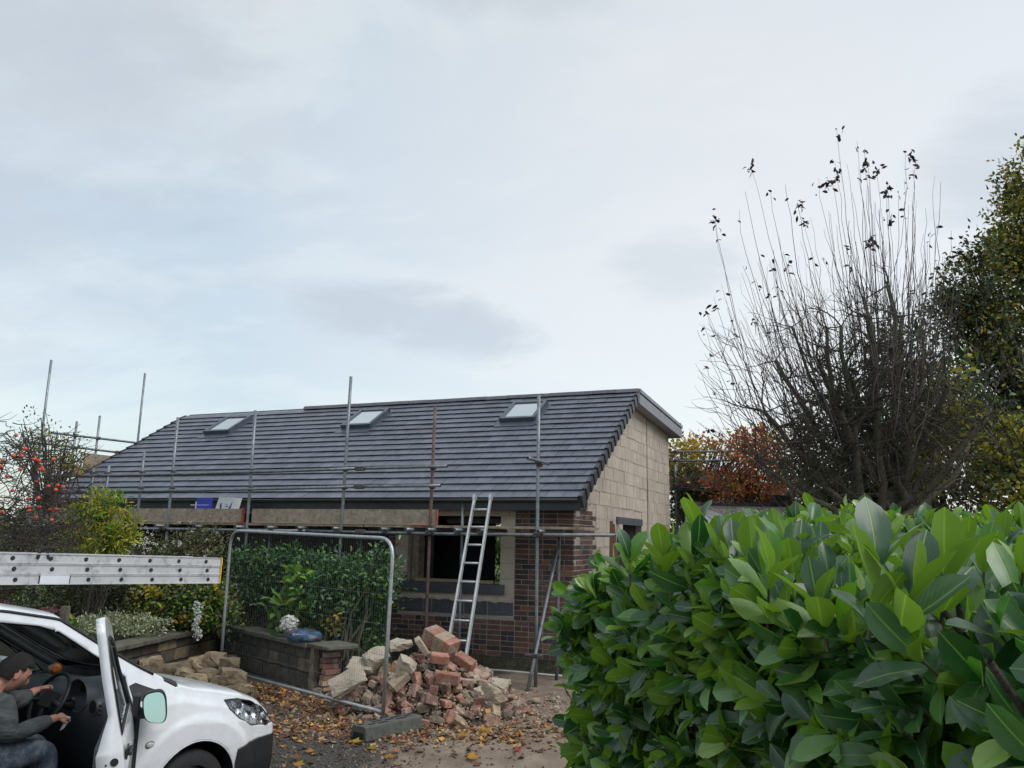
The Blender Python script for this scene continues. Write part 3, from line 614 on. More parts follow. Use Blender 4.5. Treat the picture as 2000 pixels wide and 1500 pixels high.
# ---- roof
RO = Vector((0, -.36, 2.50)); ru = Vector((0, 3.56, 2.16)).normalized(); rn = Vector((0, -ru.z, ru.y)); RL = 4.164; NR = 18; GA = RL/NR
RX0, RX1 = -10.85, .20
def rp(x, s, n=0): return RO + Vector((x, 0, 0)) + ru*s + rn*n
dk_ = MB(); rax = (Vector((1, 0, 0)), ru, rn)
dk_.box(rp((RX0+RX1)/2, RL/2+.02, -.045), (RX1-RX0-.02, RL-.02, .07), rax)
roof = dk_.build('roof', m_black, house)
SKY = [-8.88, -5.30, -1.80]
tiles = []
for r_ in range(NR):
    x = RX0 - (.135 if r_ % 2 else 0); s0 = r_*GA
    while x < RX1:
        a, b = max(x, RX0), min(x+.27, RX1); x += .27
        segs = [(a, b)]
        if s0+.19 > 2.84 and s0 < 3.66:
            for c in SKY: segs = sub(segs, c-.385, c+.385)
        for (p, q) in segs:
            if q-p > .02: tiles.append((p, q, s0))
tiles.sort(key=lambda t: (hw(*rp((t[0]+t[1])/2, t[2]))-EYE).length)
_tm = {}
def tile_pts(wd):
    x = wd/2-.0032; L_ = .275; t = .015
    return [(-x, .004, .023), (x, .004, .023), (x, L_, -.004), (-x, L_, -.004), (-x, 0, .019+t), (x, 0, .019+t), (x, L_, .009), (-x, L_, .009), (-x, .006, .022+t), (x, .006, .022+t)]
TF = [(0, 3, 2, 1), (0, 1, 5, 4), (4, 5, 9, 8), (8, 9, 6, 7), (1, 2, 6, 9, 5), (3, 0, 4, 8, 7), (2, 3, 7, 6)]
RM = Matrix((Vector((1, 0, 0)), ru, rn)).transposed()
rest = MB()
for i, (a, b, s0) in enumerate(tiles):
    wd = round(b-a, 3); c = rp((a+b)/2, s0, 0)
    if i < 298:
        if wd not in _tm: _tm[wd] = MB().add(tile_pts(wd), TF).mesh('roof_tile', m_tile)
        ja = Matrix.Rotation(random.gauss(0, .004), 3, 'Z') @ Matrix.Rotation(random.gauss(0, .003), 3, 'X')
        link('roof_tile', _tm[wd], roof, mat=Matrix.Translation(c+rn*random.uniform(0, .002)) @ (RM @ ja).to_4x4())
    else:
        dz = random.uniform(0, .003); rest.add([c + RM @ (Vector(p)+Vector((0, 0, dz+random.gauss(0, .0008)))) for p in tile_pts(b-a)], TF)
tag(rest.build('further_roof_tiles', m_tile, roof), kind='stuff')
# verge caps
vm = MB(); vm.add([(-.03, -.012, -.13), (.034, -.012, -.13), (.016, .25, -.095), (-.03, .25, -.095), (-.03, -.012, .056), (.034, -.012, .056), (.016, .25, .026), (-.03, .25, .026)], [(0, 3, 2, 1), (4, 5, 6, 7), (0, 1, 5, 4), (2, 3, 7, 6), (1, 2, 6, 5), (3, 0, 4, 7)])
vme = vm.mesh('verge_cap', m_verge)
for r_ in range(NR):
    for xx in (RX1+.026, RX0-.026): link('verge_cap', vme, roof, mat=Matrix.Translation(rp(xx, r_*GA, random.uniform(0, .003))) @ RM.to_4x4())
# ridge tiles (left end not laid yet)
rdm = MB()
for sgn in (1, -1): pass
rdm.add([(-.222, -.11, -.075), (-.222, -.045, .0), (-.222, .045, .0), (-.222, .11, -.06), (.222, -.11, -.075), (.222, -.045, .0), (.222, .045, .0), (.222, .11, -.06)], [(0, 4, 5, 1), (1, 5, 6, 2), (2, 6, 7, 3), (0, 1, 2, 3), (7, 6, 5, 4)])
rdme = rdm.mesh('ridge_tile', m_ridge); top = rp(0, RL, 0)
x = RX1-.19
while x > -7.25:
    link('ridge_tile', rdme, roof, (x, top.y+.04, top.z+.088+random.uniform(0, .004)), (random.gauss(0, .01), random.gauss(0, .006), 0)); x -= .45
MB().box(((RX0+RX1)/2, top.y+.06, top.z+.0), (RX1-RX0, .12, .03)).build('ridge_batten', m_fascia, roof)
# eaves: fascia, soffit, gutter, box end
MB().box(((XL+.16)/2, -.33, 2.415), (XL*-1+.24, .022, .15)).box(((XL+.16)/2, -.165, 2.352), (XL*-1+.24, .33, .02)).box((.205, -.17, 2.45), (.03, .33, .17)).build('fascia', m_black, roof)
gt = MB(); ng = 8
for side in range(2):
    pass
gp = [(-.345, 2.500), (-.350, 2.475), (-.375, 2.458), (-.410, 2.458), (-.435, 2.472), (-.440, 2.500), (-.432, 2.506)]
for i, x in enumerate((XL-.1, .20)):
    for (y, z) in gp: gt.v.append((x, y, z))
n_ = len(gp)
for i in range(n_-1): gt.f.append((i, i+n_, i+n_+1, i+1)); gt.m.append(0); gt.sm.append(True)
gt.f.append(tuple(range(n_))); gt.m.append(0); gt.sm.append(False); gt.f.append(tuple(range(2*n_-1, n_-1, -1))); gt.m.append(0); gt.sm.append(False)
gto = gt.build('gutter', m_black, roof); s_ = gto.modifiers.new('s', 'SOLIDIFY'); s_.thickness = .004
# rear flat roof with deep grey fascia
fr = MB(); fy0, fy1 = 3.30, 7.42
def prx(mb_, pts4, x0, x1): prism(mb_, pts4, x0, x1)
prx(fr, [(fy0, 4.50), (fy1, 4.36), (fy1, 4.58), (fy0, 4.72)], RX0, .20)
fro = fr.build('flat_roof', m_black, house)
fa = MB(); prx(fa, [(fy0-.02, 4.47), (fy1+.02, 4.30), (fy1+.02, 4.51), (fy0-.02, 4.665)], .205, .225); prx(fa, [(fy0, 4.462), (fy1, 4.30), (fy1, 4.325), (fy0, 4.487)], -.2, .204); fa.build('fascia', m_fascia, fro)
ft = MB(); prx(ft, [(fy0-.02, 4.685), (fy1+.03, 4.53), (fy1+.03, 4.60), (fy0-.02, 4.755)], .20, .245); ft.build('edge_trim', m_fascia, fro)
# skylights
for c in SKY:
    s0_, s1_ = 2.95, 3.72; wd = .60
    fb = MB(); sm2 = (s0_+s1_)/2
    fb.box(rp(c, s0_, .065), (wd+.10, .07, .10), rax).box(rp(c, s1_, .065), (wd+.10, .07, .10), rax)
    for sg in (-1, 1): fb.box(rp(c+sg*(wd/2+.02), sm2, .066), (.06, s1_-s0_+.06, .104), rax)
    sk = fb.build('skylight_frame', m_frame, roof); 
    gp_ = MB().box(rp(c, sm2, .088), (wd-.02, s1_-s0_-.08, .012), rax).build('pane', m_skyl, sk)
    fl = MB().box(rp(c, s0_-.12, .030), (wd+.20, .22, .008), rax)
    for sg in (-1, 1): fl.box(rp(c+sg*(wd/2+.085), sm2, .024), (.09, s1_-s0_+.12, .010), rax)
    fl.box(rp(c, s1_+.06, .024), (wd+.2, .10, .010), rax).build('flashing', m_frame, sk)

# ------------------------------------------------------------------ scaffolding (house coordinates)
TR = .0242
def coupler(parent, p, ax=HX):
    b = MB(); b.box((0, 0, 0), (.075, .085, .07)).box((.045, -.03, .0), (.04, .03, .03)).box((-.02, .045, .01), (.03, .05, .03))
    o = b.build('coupler', m_coupler, parent, p, ); o.rotation_euler = (random.uniform(-.1, .1), random.uniform(-.1, .1), random.uniform(-.3, .3)); return bevel(o, .01, 1)
_cp = [None]
def coup(parent, p):
    if _cp[0] is None: _cp[0] = coupler(parent, p).data; return
    o = link('coupler', _cp[0], parent, p, (random.uniform(-.1, .1), random.uniform(-.1, .1), random.uniform(-.4, .4))); bevel(o, .01, 1)
def tube(parent, name, p, q, mat=m_galv, r=TR, bend=.0, open_end=True):
    p, q = Vector(p), Vector(q); n = 5; pts = [p.lerp(q, i/(n-1)) + Vector((0, 0, -bend*math.sin(PI*i/(n-1)))) for i in range(n)]
    b = MB(); b.tube(pts, r, 12)
    d = (pts[1]-pts[0]).normalized()                       # dark bore at both ends
    b.tube([pts[0]-d*.001, pts[0]+d*.0005], r*.78, 10, 1); d2 = (pts[-1]-pts[-2]).normalized(); b.tube([pts[-1]-d2*.0005, pts[-1]+d2*.001], r*.78, 10, 1)
    return b.build(name, [mat, m_void], parent)
scaf = empty('scaffold', HC, 'long tube scaffold with toe boards standing along the front eaves of the bungalow', 'scaffold', rz=YAW)
LZ = 1.985
posts = [(-.19, 3.93, 0), (-1.86, 3.84, 1), (-3.385, 4.39, 0), (-5.18, 3.93, 0), (-6.86, 3.88, 0), (-7.57, 3.30, 0), (-8.40, 3.09, 0), (-8.76, 3.05, 0), (-9.9, 3.0, 0)]
for i, (x, zt, ru_) in enumerate(posts):
    dx = [0, .03, .04, -.02, .0, .02, .06, .04, 0][i]
    tube(scaf, 'standard', (x-dx*.4, -1.0, -.02 if i else -.04), (x+dx*.6, -1.0, zt), m_rust if ru_ else m_galv)
    for zz in ((2.935, 2.66) if i > 0 else (2.95,)): coup(scaf, (x+.02, -1.0, zz))
    coup(scaf, (x, -1.04, LZ))
yr = -1.05
tube(scaf, 'ledger', (-10.4, yr, LZ+.01), (-4.0, yr, LZ), bend=.01); tube(scaf, 'ledger', (-4.0, yr+.0, LZ), (.93, yr, LZ+.01), bend=.015)
tube(scaf, 'ledger', (-10.4, -.42, LZ), (.3, -.42, LZ))
tube(scaf, 'guard_rail', (-9.9, yr, 2.90), (-3.1, yr, 2.935), bend=.02); tube(scaf, 'guard_rail', (-3.1, yr, 2.935), (-1.58, yr, 2.945))
tube(scaf, 'guard_rail', (-9.95, yr, 2.62), (-3.1, yr, 2.66), bend=.02); tube(scaf, 'guard_rail', (-3.1, yr, 2.66), (-1.68, yr, 2.665))
for x, z in ((-3.07, 2.935), (-3.07, 2.66), (-3.0, LZ)):
    bevel(MB().box((x, yr-.005, z), (.16, .075, .07)).build('sleeve_coupler', m_coupler, scaf), .012, 1)
x = -9.6
for x in (-9.5, -8.6, -7.7, -6.9, -6.1, -5.25, -4.62, -4.05, -3.40, -2.55, -2.13, -1.78, -1.35, -.98, -.10):
    tube(scaf, 'transom', (x, -1.22+random.uniform(-.02, .02), LZ+.046), (x+.02, -.28, LZ+.05)); coup(scaf, (x-.03, yr, LZ+.01))
for j in range(3):
    yb = -.885+j*.235
    for (x0, x1) in [(-10.2, -6.55), (-6.53, -3.0), (-2.98, .48)]:
        b = MB(); b.box(((x0+x1)/2, yb, LZ+.092+random.uniform(0, .004)), (x1-x0, .225, .036)); b.build('scaffold_board', m_board, scaf)
for (x0, x1, tl) in [(-10.3, -7.9, .0), (-7.88, -5.30, .0), (-5.10, -1.75, .004)]:
    b = MB(); b.box(((x0+x1)/2, -.985+.0, LZ+.225), (x1-x0, .038, .225)); o = b.build('toe_board', m_board, scaf)
    MB().box(((x0+x1)/2, -1.0065, LZ+.122), (x1-x0-.1, .003, .016)).build('bare_edge', m_edge, scaf) if x1 > -8 else None
rc = MB(); rc.box((-5.275, -1.01, LZ+.235), (.018, .05, .235)).box((-5.31, -1.012, LZ+.112), (.13, .05, .03)).box((-1.755, -1.0, LZ+.225), (.012, .045, .23)).box((-2.02, -1.01, LZ+.108), (.30, .045, .012)); rc.build('red_board_clip', m_redp, scaf)
tube(scaf, 'standard', (-1.66, -.34, 0), (-1.66, -.34, 2.56)); tube(scaf, 'standard', (-.12, -.37, -.02), (-.09, -.37, 2.0)); tube(scaf, 'standard', (-5.2, -.40, 0), (-5.2, -.4, 2.2)); tube(scaf, 'standard', (-3.45, -.40, 0), (-3.4, -.4, 2.2))
tube(scaf, 'brace', (-.17, -1.36, -.03), (-.10, -.43, 1.78)); coup(scaf, (-.13, -.40, 1.68))
bevel(MB().box((-.18, -1.14, .42), (.19, .10, .045)).box((-.12, -1.10, .42), (.10, .13, .03)).box((-.24, -1.14, .42), (.09, .12, .03)).build('swivel_coupler', m_coupler, scaf), .01, 1)
tube(scaf, 'cross_tube', (-.13, -1.55, 2.985), (-.14, -.72, 2.985)); coup(scaf, (-.17, -1.05, 2.985))

# scaffold at the far left end (runs back along the end of the house)
sb = empty('scaffold', HC, 'scaffold poles and rails rising behind the left end of the tiled roof', 'scaffold', rz=YAW)
def hp(px, py, X=None, Y=None):          # photo pixel onto a house plane x=X or y=Y
    v = cf + ca*((px-1000)/FPX) - cb*((py-750)/FPX); n_ = HX if X is not None else HY; o_ = HC + n_*(X if X is not None else Y)
    P = EYE + v*((o_-EYE).dot(n_)/v.dot(n_)); r_ = P-HC; return Vector((r_.dot(HX), r_.dot(HY), P.z))
for (px, py, X) in [(99, 703, -11.6), (282, 729, -11.6), (149, 823, -11.35), (194, 812, -11.35)]:
    t = hp(px, py, X=X); tube(sb, 'standard', (t.x, t.y, -.02), (t.x+.02, t.y, t.z))
p, q = hp(100, 845, X=-11.3), hp(275, 866, X=-11.3); tube(sb, 'guard_rail', p, q+(q-p)*.3); coup(sb, hp(147, 851, X=-11.32)); coup(sb, hp(192, 856, X=-11.32))
p, q = hp(60, 863, X=-11.3), hp(232, 884, X=-11.3); tube(sb, 'guard_rail', p, q); coup(sb, hp(144, 874, X=-11.32))
MB().box(q, (.06, .16, .07)).build('red_tube_end', m_redp, sb)
for (a_, b_, h_) in [((166, 886), (214, 889), .36), ((131, 909), (166, 915), .20)]:
    p, q = hp(*a_, X=-11.15), hp(*b_, X=-11.15); c = (p+q)/2
    MB().box(c-Vector((0, 0, h_/2)), (.04, (q-p).length, h_)).build('toe_board', m_board, sb)
# scaffold at the rear right
sr = empty('scaffold', HC, 'low scaffold lift with a brown toe board behind the right rear corner of the house', 'scaffold', rz=YAW)
for (x0, x1, z) in [(-.3, 1.30, 4.08), (-.3, 1.18, 3.86), (-.3, 1.12, 3.21), (-.3, 1.22, 3.16), (-.3, 1.05, 2.85), (-.3, 1.2, 2.55)]: tube(sr, 'guard_rail' if z > 3.5 else 'ledger', (x0, 8.3, z), (x1, 8.3+(.1 if z == 3.16 else 0), z-.02))
MB().box((.36, 8.33, 3.36), (1.24, .04, .24)).build('toe_board', m_board, sr)
MB().box((.4, 8.62, 3.24), (1.3, .5, .04)).build('scaffold_board', m_board, sr)
MB().box((.05, 8.22, 3.27), (.30, .03, .02), ).build('red_strap', m_redp, sr)
for x in (-.12, ): tube(sr, 'standard', (x, 8.3, 0), (x, 8.3, 4.06)); tube(sr, 'standard', (x-.1, 9.0, 0), (x-.1, 9.0, 4.0))
for z in (4.08, 3.86, 3.2): coup(sr, (-.12, 8.28, z))
# ------------------------------------------------------------------ van
VH = Vector((.56, .83, 0)).normalized(); VL = Vector((-VH.y, VH.x, 0)); VO = Vector((-2.4, 6.68, -.35)) + VL*.9
VRZ = math.atan2(VH.y, VH.x)
def vw(x, y, z): return VO + VH*x + VL*y + Vector((0, 0, z))
def vpx(px, py, Yl):
    v = cf + ca*((px-1000)/FPX) - cb*((py-750)/FPX); P = EYE + v*((VO+VL*Yl-EYE).dot(VL)/v.dot(VL)); r_ = P-VO; return Vector((r_.dot(VH), Yl, r_.z))
van = empty('parked_van', VO, 'small white panel van parked on the left with its driver door wide open', 'van', rz=VRZ)
XS = [-3.55, -3.4, -2.2, -1.44, -1.06, -.81, -.47, -.30, -.15, 0, .2, .45, .65, .80, .88, .93, .96]
SS = [1.64, 1.74, 1.76, 1.74, 1.66, 1.495, 1.28, 1.185, 1.10, 1.055, 1.01, .945, .86, .755, .68, .60, .50]
TS = [1.72, 1.80, 1.84, 1.81, 1.725, 1.555, 1.345, 1.25, 1.165, 1.12, 1.08, 1.02, .94, .84, .76, .69, .57]
WSs = [.66, .68, .68, .68, .69, .715, .765, .79, .815, .825, .83, .825, .80, .74, .67, .56, .40]
WB = [.80, .88, .895, .90, .90, .90, .90, .90, .90, .90, .90, .895, .875, .825, .755, .65, .47]
def sS(x): return interp(x, XS, SS)
def side_y(x, z):
    S = sS(x); wb = interp(x, XS, WB); ws = interp(x, XS, WSs); zb = min(1.0, S-.09)
    if S < .8: zb = S-.06
    y = interp(z, [.2, .42, .62, zb*.5+.34, zb, (zb+S)/2, S], [wb*.93, wb*.985, wb, wb*1.0, wb*(.975 if S > .9 else .99), (wb*.965*.45+ws*.55) if S < 1.1 else (wb*.955+ws)/2, ws]) if zb > .66 else interp(z, [.2, .4, S-.1, S], [wb*.95, wb, wb, ws])
    r = math.hypot(x, z-.31)
    if z > .25: y += .020*smooth((.60-r)/.07)*smooth((1.0-z)/.12)
    return y
def arc(cx_, cz_, r, a0, a1, n): return [(cx_+r*math.cos(a0+(a1-a0)*i/n), cz_+r*math.sin(a0+(a1-a0)*i/n)) for i in range(n+1)]
P_ARCH = [(.40, .10)] + arc(0, .315, .385, 0, PI, 36) + [(-.40, .10)]
P_ARCHR = [(p[0]-2.73, p[1]) for p in P_ARCH]
P_DOOR = [(-.54, .28), (-.54, 1.03), (-.575, 1.235), (-.70, 1.34), (-.81, 1.415), (-.95, 1.515), (-1.06, 1.59), (-1.2, 1.64), (-1.44, 1.68), (-1.58, 1.69), (-1.64, 1.62), (-1.66, .9), (-1.64, .34), (-1.58, .28)]
P_WIN = [(-.68, 1.08), (-.70, 1.24), (-.83, 1.335), (-.97, 1.425), (-1.08, 1.49), (-1.22, 1.535), (-1.44, 1.57), (-1.53, 1.565), (-1.57, 1.50), (-1.58, 1.07)]
P_WINL = [(-.35, 1.09), (-.42, 1.155), (-.55, 1.255), (-.70, 1.355), (-.85, 1.45), (-1.0, 1.545), (-1.2, 1.62), (-1.44, 1.655), (-1.55, 1.62), (-1.58, 1.06)]
P_QUAR = [(-.26, 1.09), (-.525, 1.035), (-.555, 1.18), (-.50, 1.205)]
P_HEAD = [(.27, .955), (.40, .945), (.55, .905), (.70, .83), (.80, .745), (.80, .70), (.70, .695), (.52, .73), (.40, .80), (.30, .89)]
P_BUMP = [(.30, .05), (.385, .565), (.47, .585), (.62, .61), (.8, .60), (1.0, .60), (1.0, .05)]
def inpoly(p, poly):
    x, y = p; c = False; n = len(poly); j = n-1
    for i in range(n):
        xi, yi = poly[i]; xj, yj = poly[j]
        if (yi > y) != (yj > y) and x < (xj-xi)*(y-yi)/(yj-yi)+xi: c = not c
        j = i
    return c
def snap(P, poly, th):
    n = len(poly); best = np.full(len(P), 1e9); bp = P.copy()
    for i in range(n):
        a = np.array(poly[i]); b = np.array(poly[(i+1) % n]); ab = b-a; t = np.clip(((P-a)@ab)/(ab@ab+1e-12), 0, 1); q = a+t[:, None]*ab; d = np.linalg.norm(P-q, axis=1)
        m = d < best; best[m] = d[m]; bp[m] = q[m]
    for p in poly:                                   # keep polygon corners sharp
        d = np.linalg.norm(P-np.array(p), axis=1)
    m = best < th; P[m] = bp[m]; return P
stx = [-3.55, -3.45, -3.3] + list(np.arange(-3.2, -1.70, .045)) + list(np.arange(-1.70, .55, .0145)) + list(np.arange(.55, .965, .0105)) + [.96]
NT = 78
def build_side(sgn):
    pwin = P_WIN if sgn < 0 else P_WINL
    P = []; 
    for x in stx:
        S = sS(x)
        for j in range(NT+1): P.append((x, .2+(S-.2)*j/NT))
    P = np.array(P)
    inner = np.ones(len(P), bool); top_mask = np.array([j == NT for _ in stx for j in range(NT+1)])
    P0 = P.copy()
    for poly, th in ((P_ARCH, .0085), (P_HEAD, .0068), (P_BUMP, .0072), (pwin, .0085), (P_DOOR, .0085), (P_ARCHR, .02)):
        P = snap(P, poly, th)
    P[top_mask] = P0[top_mask]
    V = [(p[0], sgn*side_y(p[0], p[1]), p[1]) for p in P]
    reg = {}
    for i in range(len(stx)-1):
        for j in range(NT):
            a = i*(NT+1)+j; q = (a, a+NT+1, a+NT+2, a+1); c = P[list(q)].mean(0)
            if inpoly(c, P_ARCH) or inpoly(c, P_ARCHR): k = None
            elif inpoly(c, pwin): k = 'win'
            elif inpoly(c, P_DOOR): k = 'door'
            elif inpoly(c, P_HEAD): k = 'head'
            elif inpoly(c, P_BUMP): k = 'bump'
            else: k = 'body'
            if k: reg.setdefault(k, []).append(q if sgn < 0 else q[::-1])
    return V, reg
def submesh(name, V, F, mat, parent, thick=0, smooth_=True, off=-1):
    used = sorted({i for f in F for i in f}); mp_ = {u: k for k, u in enumerate(used)}
    b = MB(); b.v = [tuple(V[u]) for u in used]; b.f = [tuple(mp_[i] for i in f) for f in F]; b.m = [0]*len(F); b.sm = [smooth_]*len(F)
    me = b.mesh(name, mat); bm = bmesh.new(); bm.from_mesh(me); bmesh.ops.remove_doubles(bm, verts=bm.verts, dist=.0006); bmesh.ops.dissolve_degenerate(bm, edges=bm.edges, dist=.0004); bm.to_mesh(me); bm.free()
    o = link(name, me, parent)
    if thick: s = o.modifiers.new('s', 'SOLIDIFY'); s.thickness = thick; s.offset = off
    return o
Vr, Rr_ = build_side(-1); Vl_, Rl_ = build_side(1)
# top surface
NPH = 56; Vt = []
for x in stx:
    S = sS(x); T = interp(x, XS, TS); ws = interp(x, XS, WSs); e = 2/2.7
    for j in range(NPH+1):
        ph = PI*j/NPH; c_, s_2 = math.cos(ph), math.sin(ph)
        Vt.append((x, -ws*math.copysign(abs(c_)**e, c_), S+(T-S)*abs(s_2)**e))
def xb(y): return -.03-.22*(y/.76)**2
def xt(y): return -1.03+.09*(y/.66)**2
topF = {'body': [], 'screen': [], 'cowl': []}
for i in range(len(stx)-1):
    for j in range(NPH):
        a = i*(NPH+1)+j; q = (a, a+NPH+1, a+NPH+2, a+1)
        c = np.mean([Vt[k] for k in q], 0); y, x = c[1], c[0]; ws = interp(x, XS, WSs)
        if xt(y) < x < xb(y) and abs(y) < ws-.055: topF['screen'].append(q)
        elif xb(y) <= x < xb(y)+.11+.02*abs(y) and abs(y) < ws+.05: topF['cowl'].append(q)
        else: topF['body'].append(q)
# body = top + sides merged
nV = len(Vr); allV = Vr + Vl_ + Vt
bf = [f for f in Rr_['body']] + [tuple(i+nV for i in f) for f in Rl_['body']+Rl_['door']] + [tuple(i+2*nV for i in f) for f in topF['body']]
i0 = len(stx)-1
body = submesh('body', allV, bf, m_white, van, .012)
nose = MB(); fr_ = [Vr[i0*(NT+1)+j] for j in range(0, NT+1, 6)] + [Vt[i0*(NPH+1)+j] for j in range(2, NPH-1, 4)] + [Vl_[i0*(NT+1)+j] for j in range(NT, -1, -6)]
nose.add(fr_, [tuple(range(len(fr_)))]); nose.build('grille', m_trim, van)
rear = MB(); rr0 = [Vr[j] for j in range(0, NT+1, 6)] + [Vt[j] for j in range(2, NPH-1, 4)] + [Vl_[j] for j in range(NT, -1, -6)]
rear.add(rr0, [tuple(range(len(rr0)))[::-1]]); rear.build('rear_panel', m_white, van)
submesh('bumper_corner', Vr, Rr_['bump'], m_trim, van, .02); submesh('bumper_corner', Vl_, Rl_['bump'], m_trim, van, .02)
submesh('windscreen', Vt, topF['screen'], g_wind, van)
submesh('scuttle_panel', Vt, topF['cowl'], m_trim, van, .01)

P_QUAR = [(-.30, 1.10), (-.40, 1.065), (-.53, 1.05), (-.555, 1.17), (-.50, 1.185), (-.40, 1.14)]
for sg in (-1,):
    n_ = len(P_QUAR); o_ = [(p[0], sg*(side_y(p[0], p[1])+.004), p[1]) for p in P_QUAR]; i_ = [(p[0], sg*(side_y(p[0], p[1])-.004), p[1]) for p in P_QUAR]
    MB().add(o_+i_, [tuple(range(n_)), tuple(range(2*n_-1, n_-1, -1))]+[(k, (k+1) % n_, (k+1) % n_+n_, k+n_) for k in range(n_)]).build('quarter_panel', m_trim, van)
submesh('side_window', Vl_, Rl_['win'], g_door, van)
for sg, V_, R_ in ((-1, Vr, Rr_), (1, Vl_, Rl_)):
    hl = empty('headlight', (0, 0, 0), parent=van) if False else submesh('headlight', V_, R_['head'], g_lamp, van)
    # reflector shell set back from the lens, with two lamp bowls
    Vi = [(v[0]-.035, v[1]-sg*.045, v[2]-.012) for v in V_]
    submesh('reflector', Vi, R_['head'], M('reflector' if sg < 0 else 'reflector_b', (.55, .56, .58), (.75, .76, .78), rough=.18, metal=.9, scale=9, bump=.9, bscale=16), hl)
    for (bx, bz, br) in ((.42, .865, .055), (.60, .81, .065), (.70, .76, .035)):
        b = MB(); y0 = sg*(side_y(bx, bz)-.035); n = 14
        pr = [(0, 0.03), (.4, .026), (.75, .012), (1, -.012)]; rings = []
        for (rr, dpt) in pr:
            rings.append([(bx+rr*br*math.cos(2*PI*k/n)*.8, y0-sg*dpt, bz+rr*br*math.sin(2*PI*k/n)) for k in range(n)])
        for a_ in range(3): b.add(rings[a_]+rings[a_+1], [(k, (k+1) % n, (k+1) % n+n, k+n) for k in range(n)], 0, True)
        b.build('lamp_bowl', m_chrome, hl)
    lp = MB(); lp.tube([(p[0], sg*(side_y(p[0], p[1])+.001), p[1]) for p in P_HEAD+P_HEAD[:1]], .0045, 6); lp.build('lamp_seal', m_trim, hl)
# arch lips, door opening rubber, a-pillar seals
def seal(name, poly, r, mat, sg=-1, closed=True, dy=0.):
    q = []
    pl = poly+poly[:1] if closed else poly
    for i in range(len(pl)-1):
        for t in range(4): q.append((pl[i][0]+(pl[i+1][0]-pl[i][0])*t/4, pl[i][1]+(pl[i+1][1]-pl[i][1])*t/4))
    q.append(pl[-1]); return MB().tube([(p[0], sg*(side_y(p[0], max(p[1], .2))+dy), p[1]) for p in q], r, 6).build(name, mat, van)
seal('door_seal', P_DOOR, .011, m_trim, -1, True, -.02)
for sg in (-1, 1): seal('wheel_arch_lip', P_ARCH[1:-1], .006, m_white if sg else m_white, sg, False, -.004)
seal('window_seal', P_WINL, .010, m_trim, 1); MB().tube([(-.60, side_y(-.6, 1.08)-.01, 1.08), (-.60, side_y(-.6, 1.29)-.01, 1.29)], .014, 6).build('window_bar', m_trim, van); seal('door_gap', P_DOOR, .005, m_trim, 1)
for sg in (-1, 1):
    pts = []
    for x in np.arange(-1.02, -.16, .04): pts.append((x, sg*(interp(x, XS, WSs)-.075), sS(x)+.030))
    MB().tube(pts, .006, 6).build('screen_seal', m_trim, van)
    pts = [(x, sg*(interp(x, XS, WSs)-.004), sS(x)+.012) for x in np.arange(-3.3, -.34, .05)]
    MB().tube(pts, .011, 6).build('roof_gutter', m_trim, van)
MB().tube([(-.10+.02*i, y, interp(-.10, XS, TS)-.02) for i, y in enumerate((0, 0))] if False else [(xb(y)+.02, y, interp(xb(y)+.02, XS, TS)-.012) for y in np.linspace(.55, -.1, 10)], .008, 5).build('wiper', m_trim, van)
# wheels
def wheel(x, sg):
    prof = [(.19, .02), (.22, .055), (.285, .095), (.308, .07), (.315, 0), (.308, -.07), (.285, -.095), (.20, -.09)]
    n = 40; b = MB()
    for k in range(n):
        a = 2*PI*k/n
        for (r, wd) in prof: b.v.append((r*math.cos(a), -sg*0 + wd*(-1 if sg < 0 else 1)*-1, r*math.sin(a)))
    m_ = len(prof)
    for k in range(n):
        for j in range(m_-1): a_, c_ = k*m_+j, ((k+1) % n)*m_+j; b.f.append((a_, a_+1, c_+1, c_)); b.m.append(0); b.sm.append(True)
    t = b.build('wheel', m_tyre, van, (x, sg*.785, .315))
    r_ = MB(); out = sg*.05
    ring = [(.19*math.cos(2*PI*k/n), out*.6, .19*math.sin(2*PI*k/n)) for k in range(n)]; r2 = [(.13*math.cos(2*PI*k/n), out*1.3, .13*math.sin(2*PI*k/n)) for k in range(n)]
    r_.add(ring+r2+[(0, out*1.1, 0)], [(k, (k+1) % n, (k+1) % n+n, k+n) for k in range(n)]+[(k+n, (k+1) % n+n, 2*n) for k in range(n)], 0, True)
    r_.build('rim', m_silver, t)
for x in (0, -2.73):
    for sg in (-1, 1): wheel(x, sg)
for sg in (-1, 1):
    for xc in (0, -2.73):
        wl = MB(); pts = arc(xc, .315, .395, -.4, PI+.4, 20)
        wl.add([(p[0], sg*.87, p[1]) for p in pts]+[(p[0], sg*.55, p[1]) for p in pts], [(k, k+1, k+22, k+21) for k in range(20)]+[tuple(range(21, 42))])
        wl.build('wheel_arch_liner', m_trim, van)
# interior
cab = MB(); cab.box((-1.15, 0, .30), (1.6, 1.66, .06)).box((-1.80, 0, .95), (.04, 1.50, 1.3)).box((-.2, 0, .7), (.04, 1.5, .7)); cab.box((-1.1, .84, .64), (1.1, .05, .70)); cab.build('cab_lining', m_trim, van)
pa = MB()
for sg in (-1, 1):
    for j in range(2):
        pass
    pts = [(x, sg*(interp(x, XS, WSs)-.045), sS(x)-.04) for x in np.arange(-1.5, -.28, .05)]
    pa.tube(pts, .026, 8)
pa.tube([(-1.06, y, 1.665) for y in (-.62, .62)], .02, 6)
pa.build('pillar_trim', M('pillar_trim', (.10, .115, .12), (.13, .145, .15), rough=.8, scale=60, bump=.1), van)
prof = [(-.18, 1.06), (-.42, 1.095), (-.60, 1.085), (-.68, 1.05), (-.70, .98), (-.66, .86), (-.58, .70), (-.52, .45), (-.2, .45)]
da = MB(); nY = 14
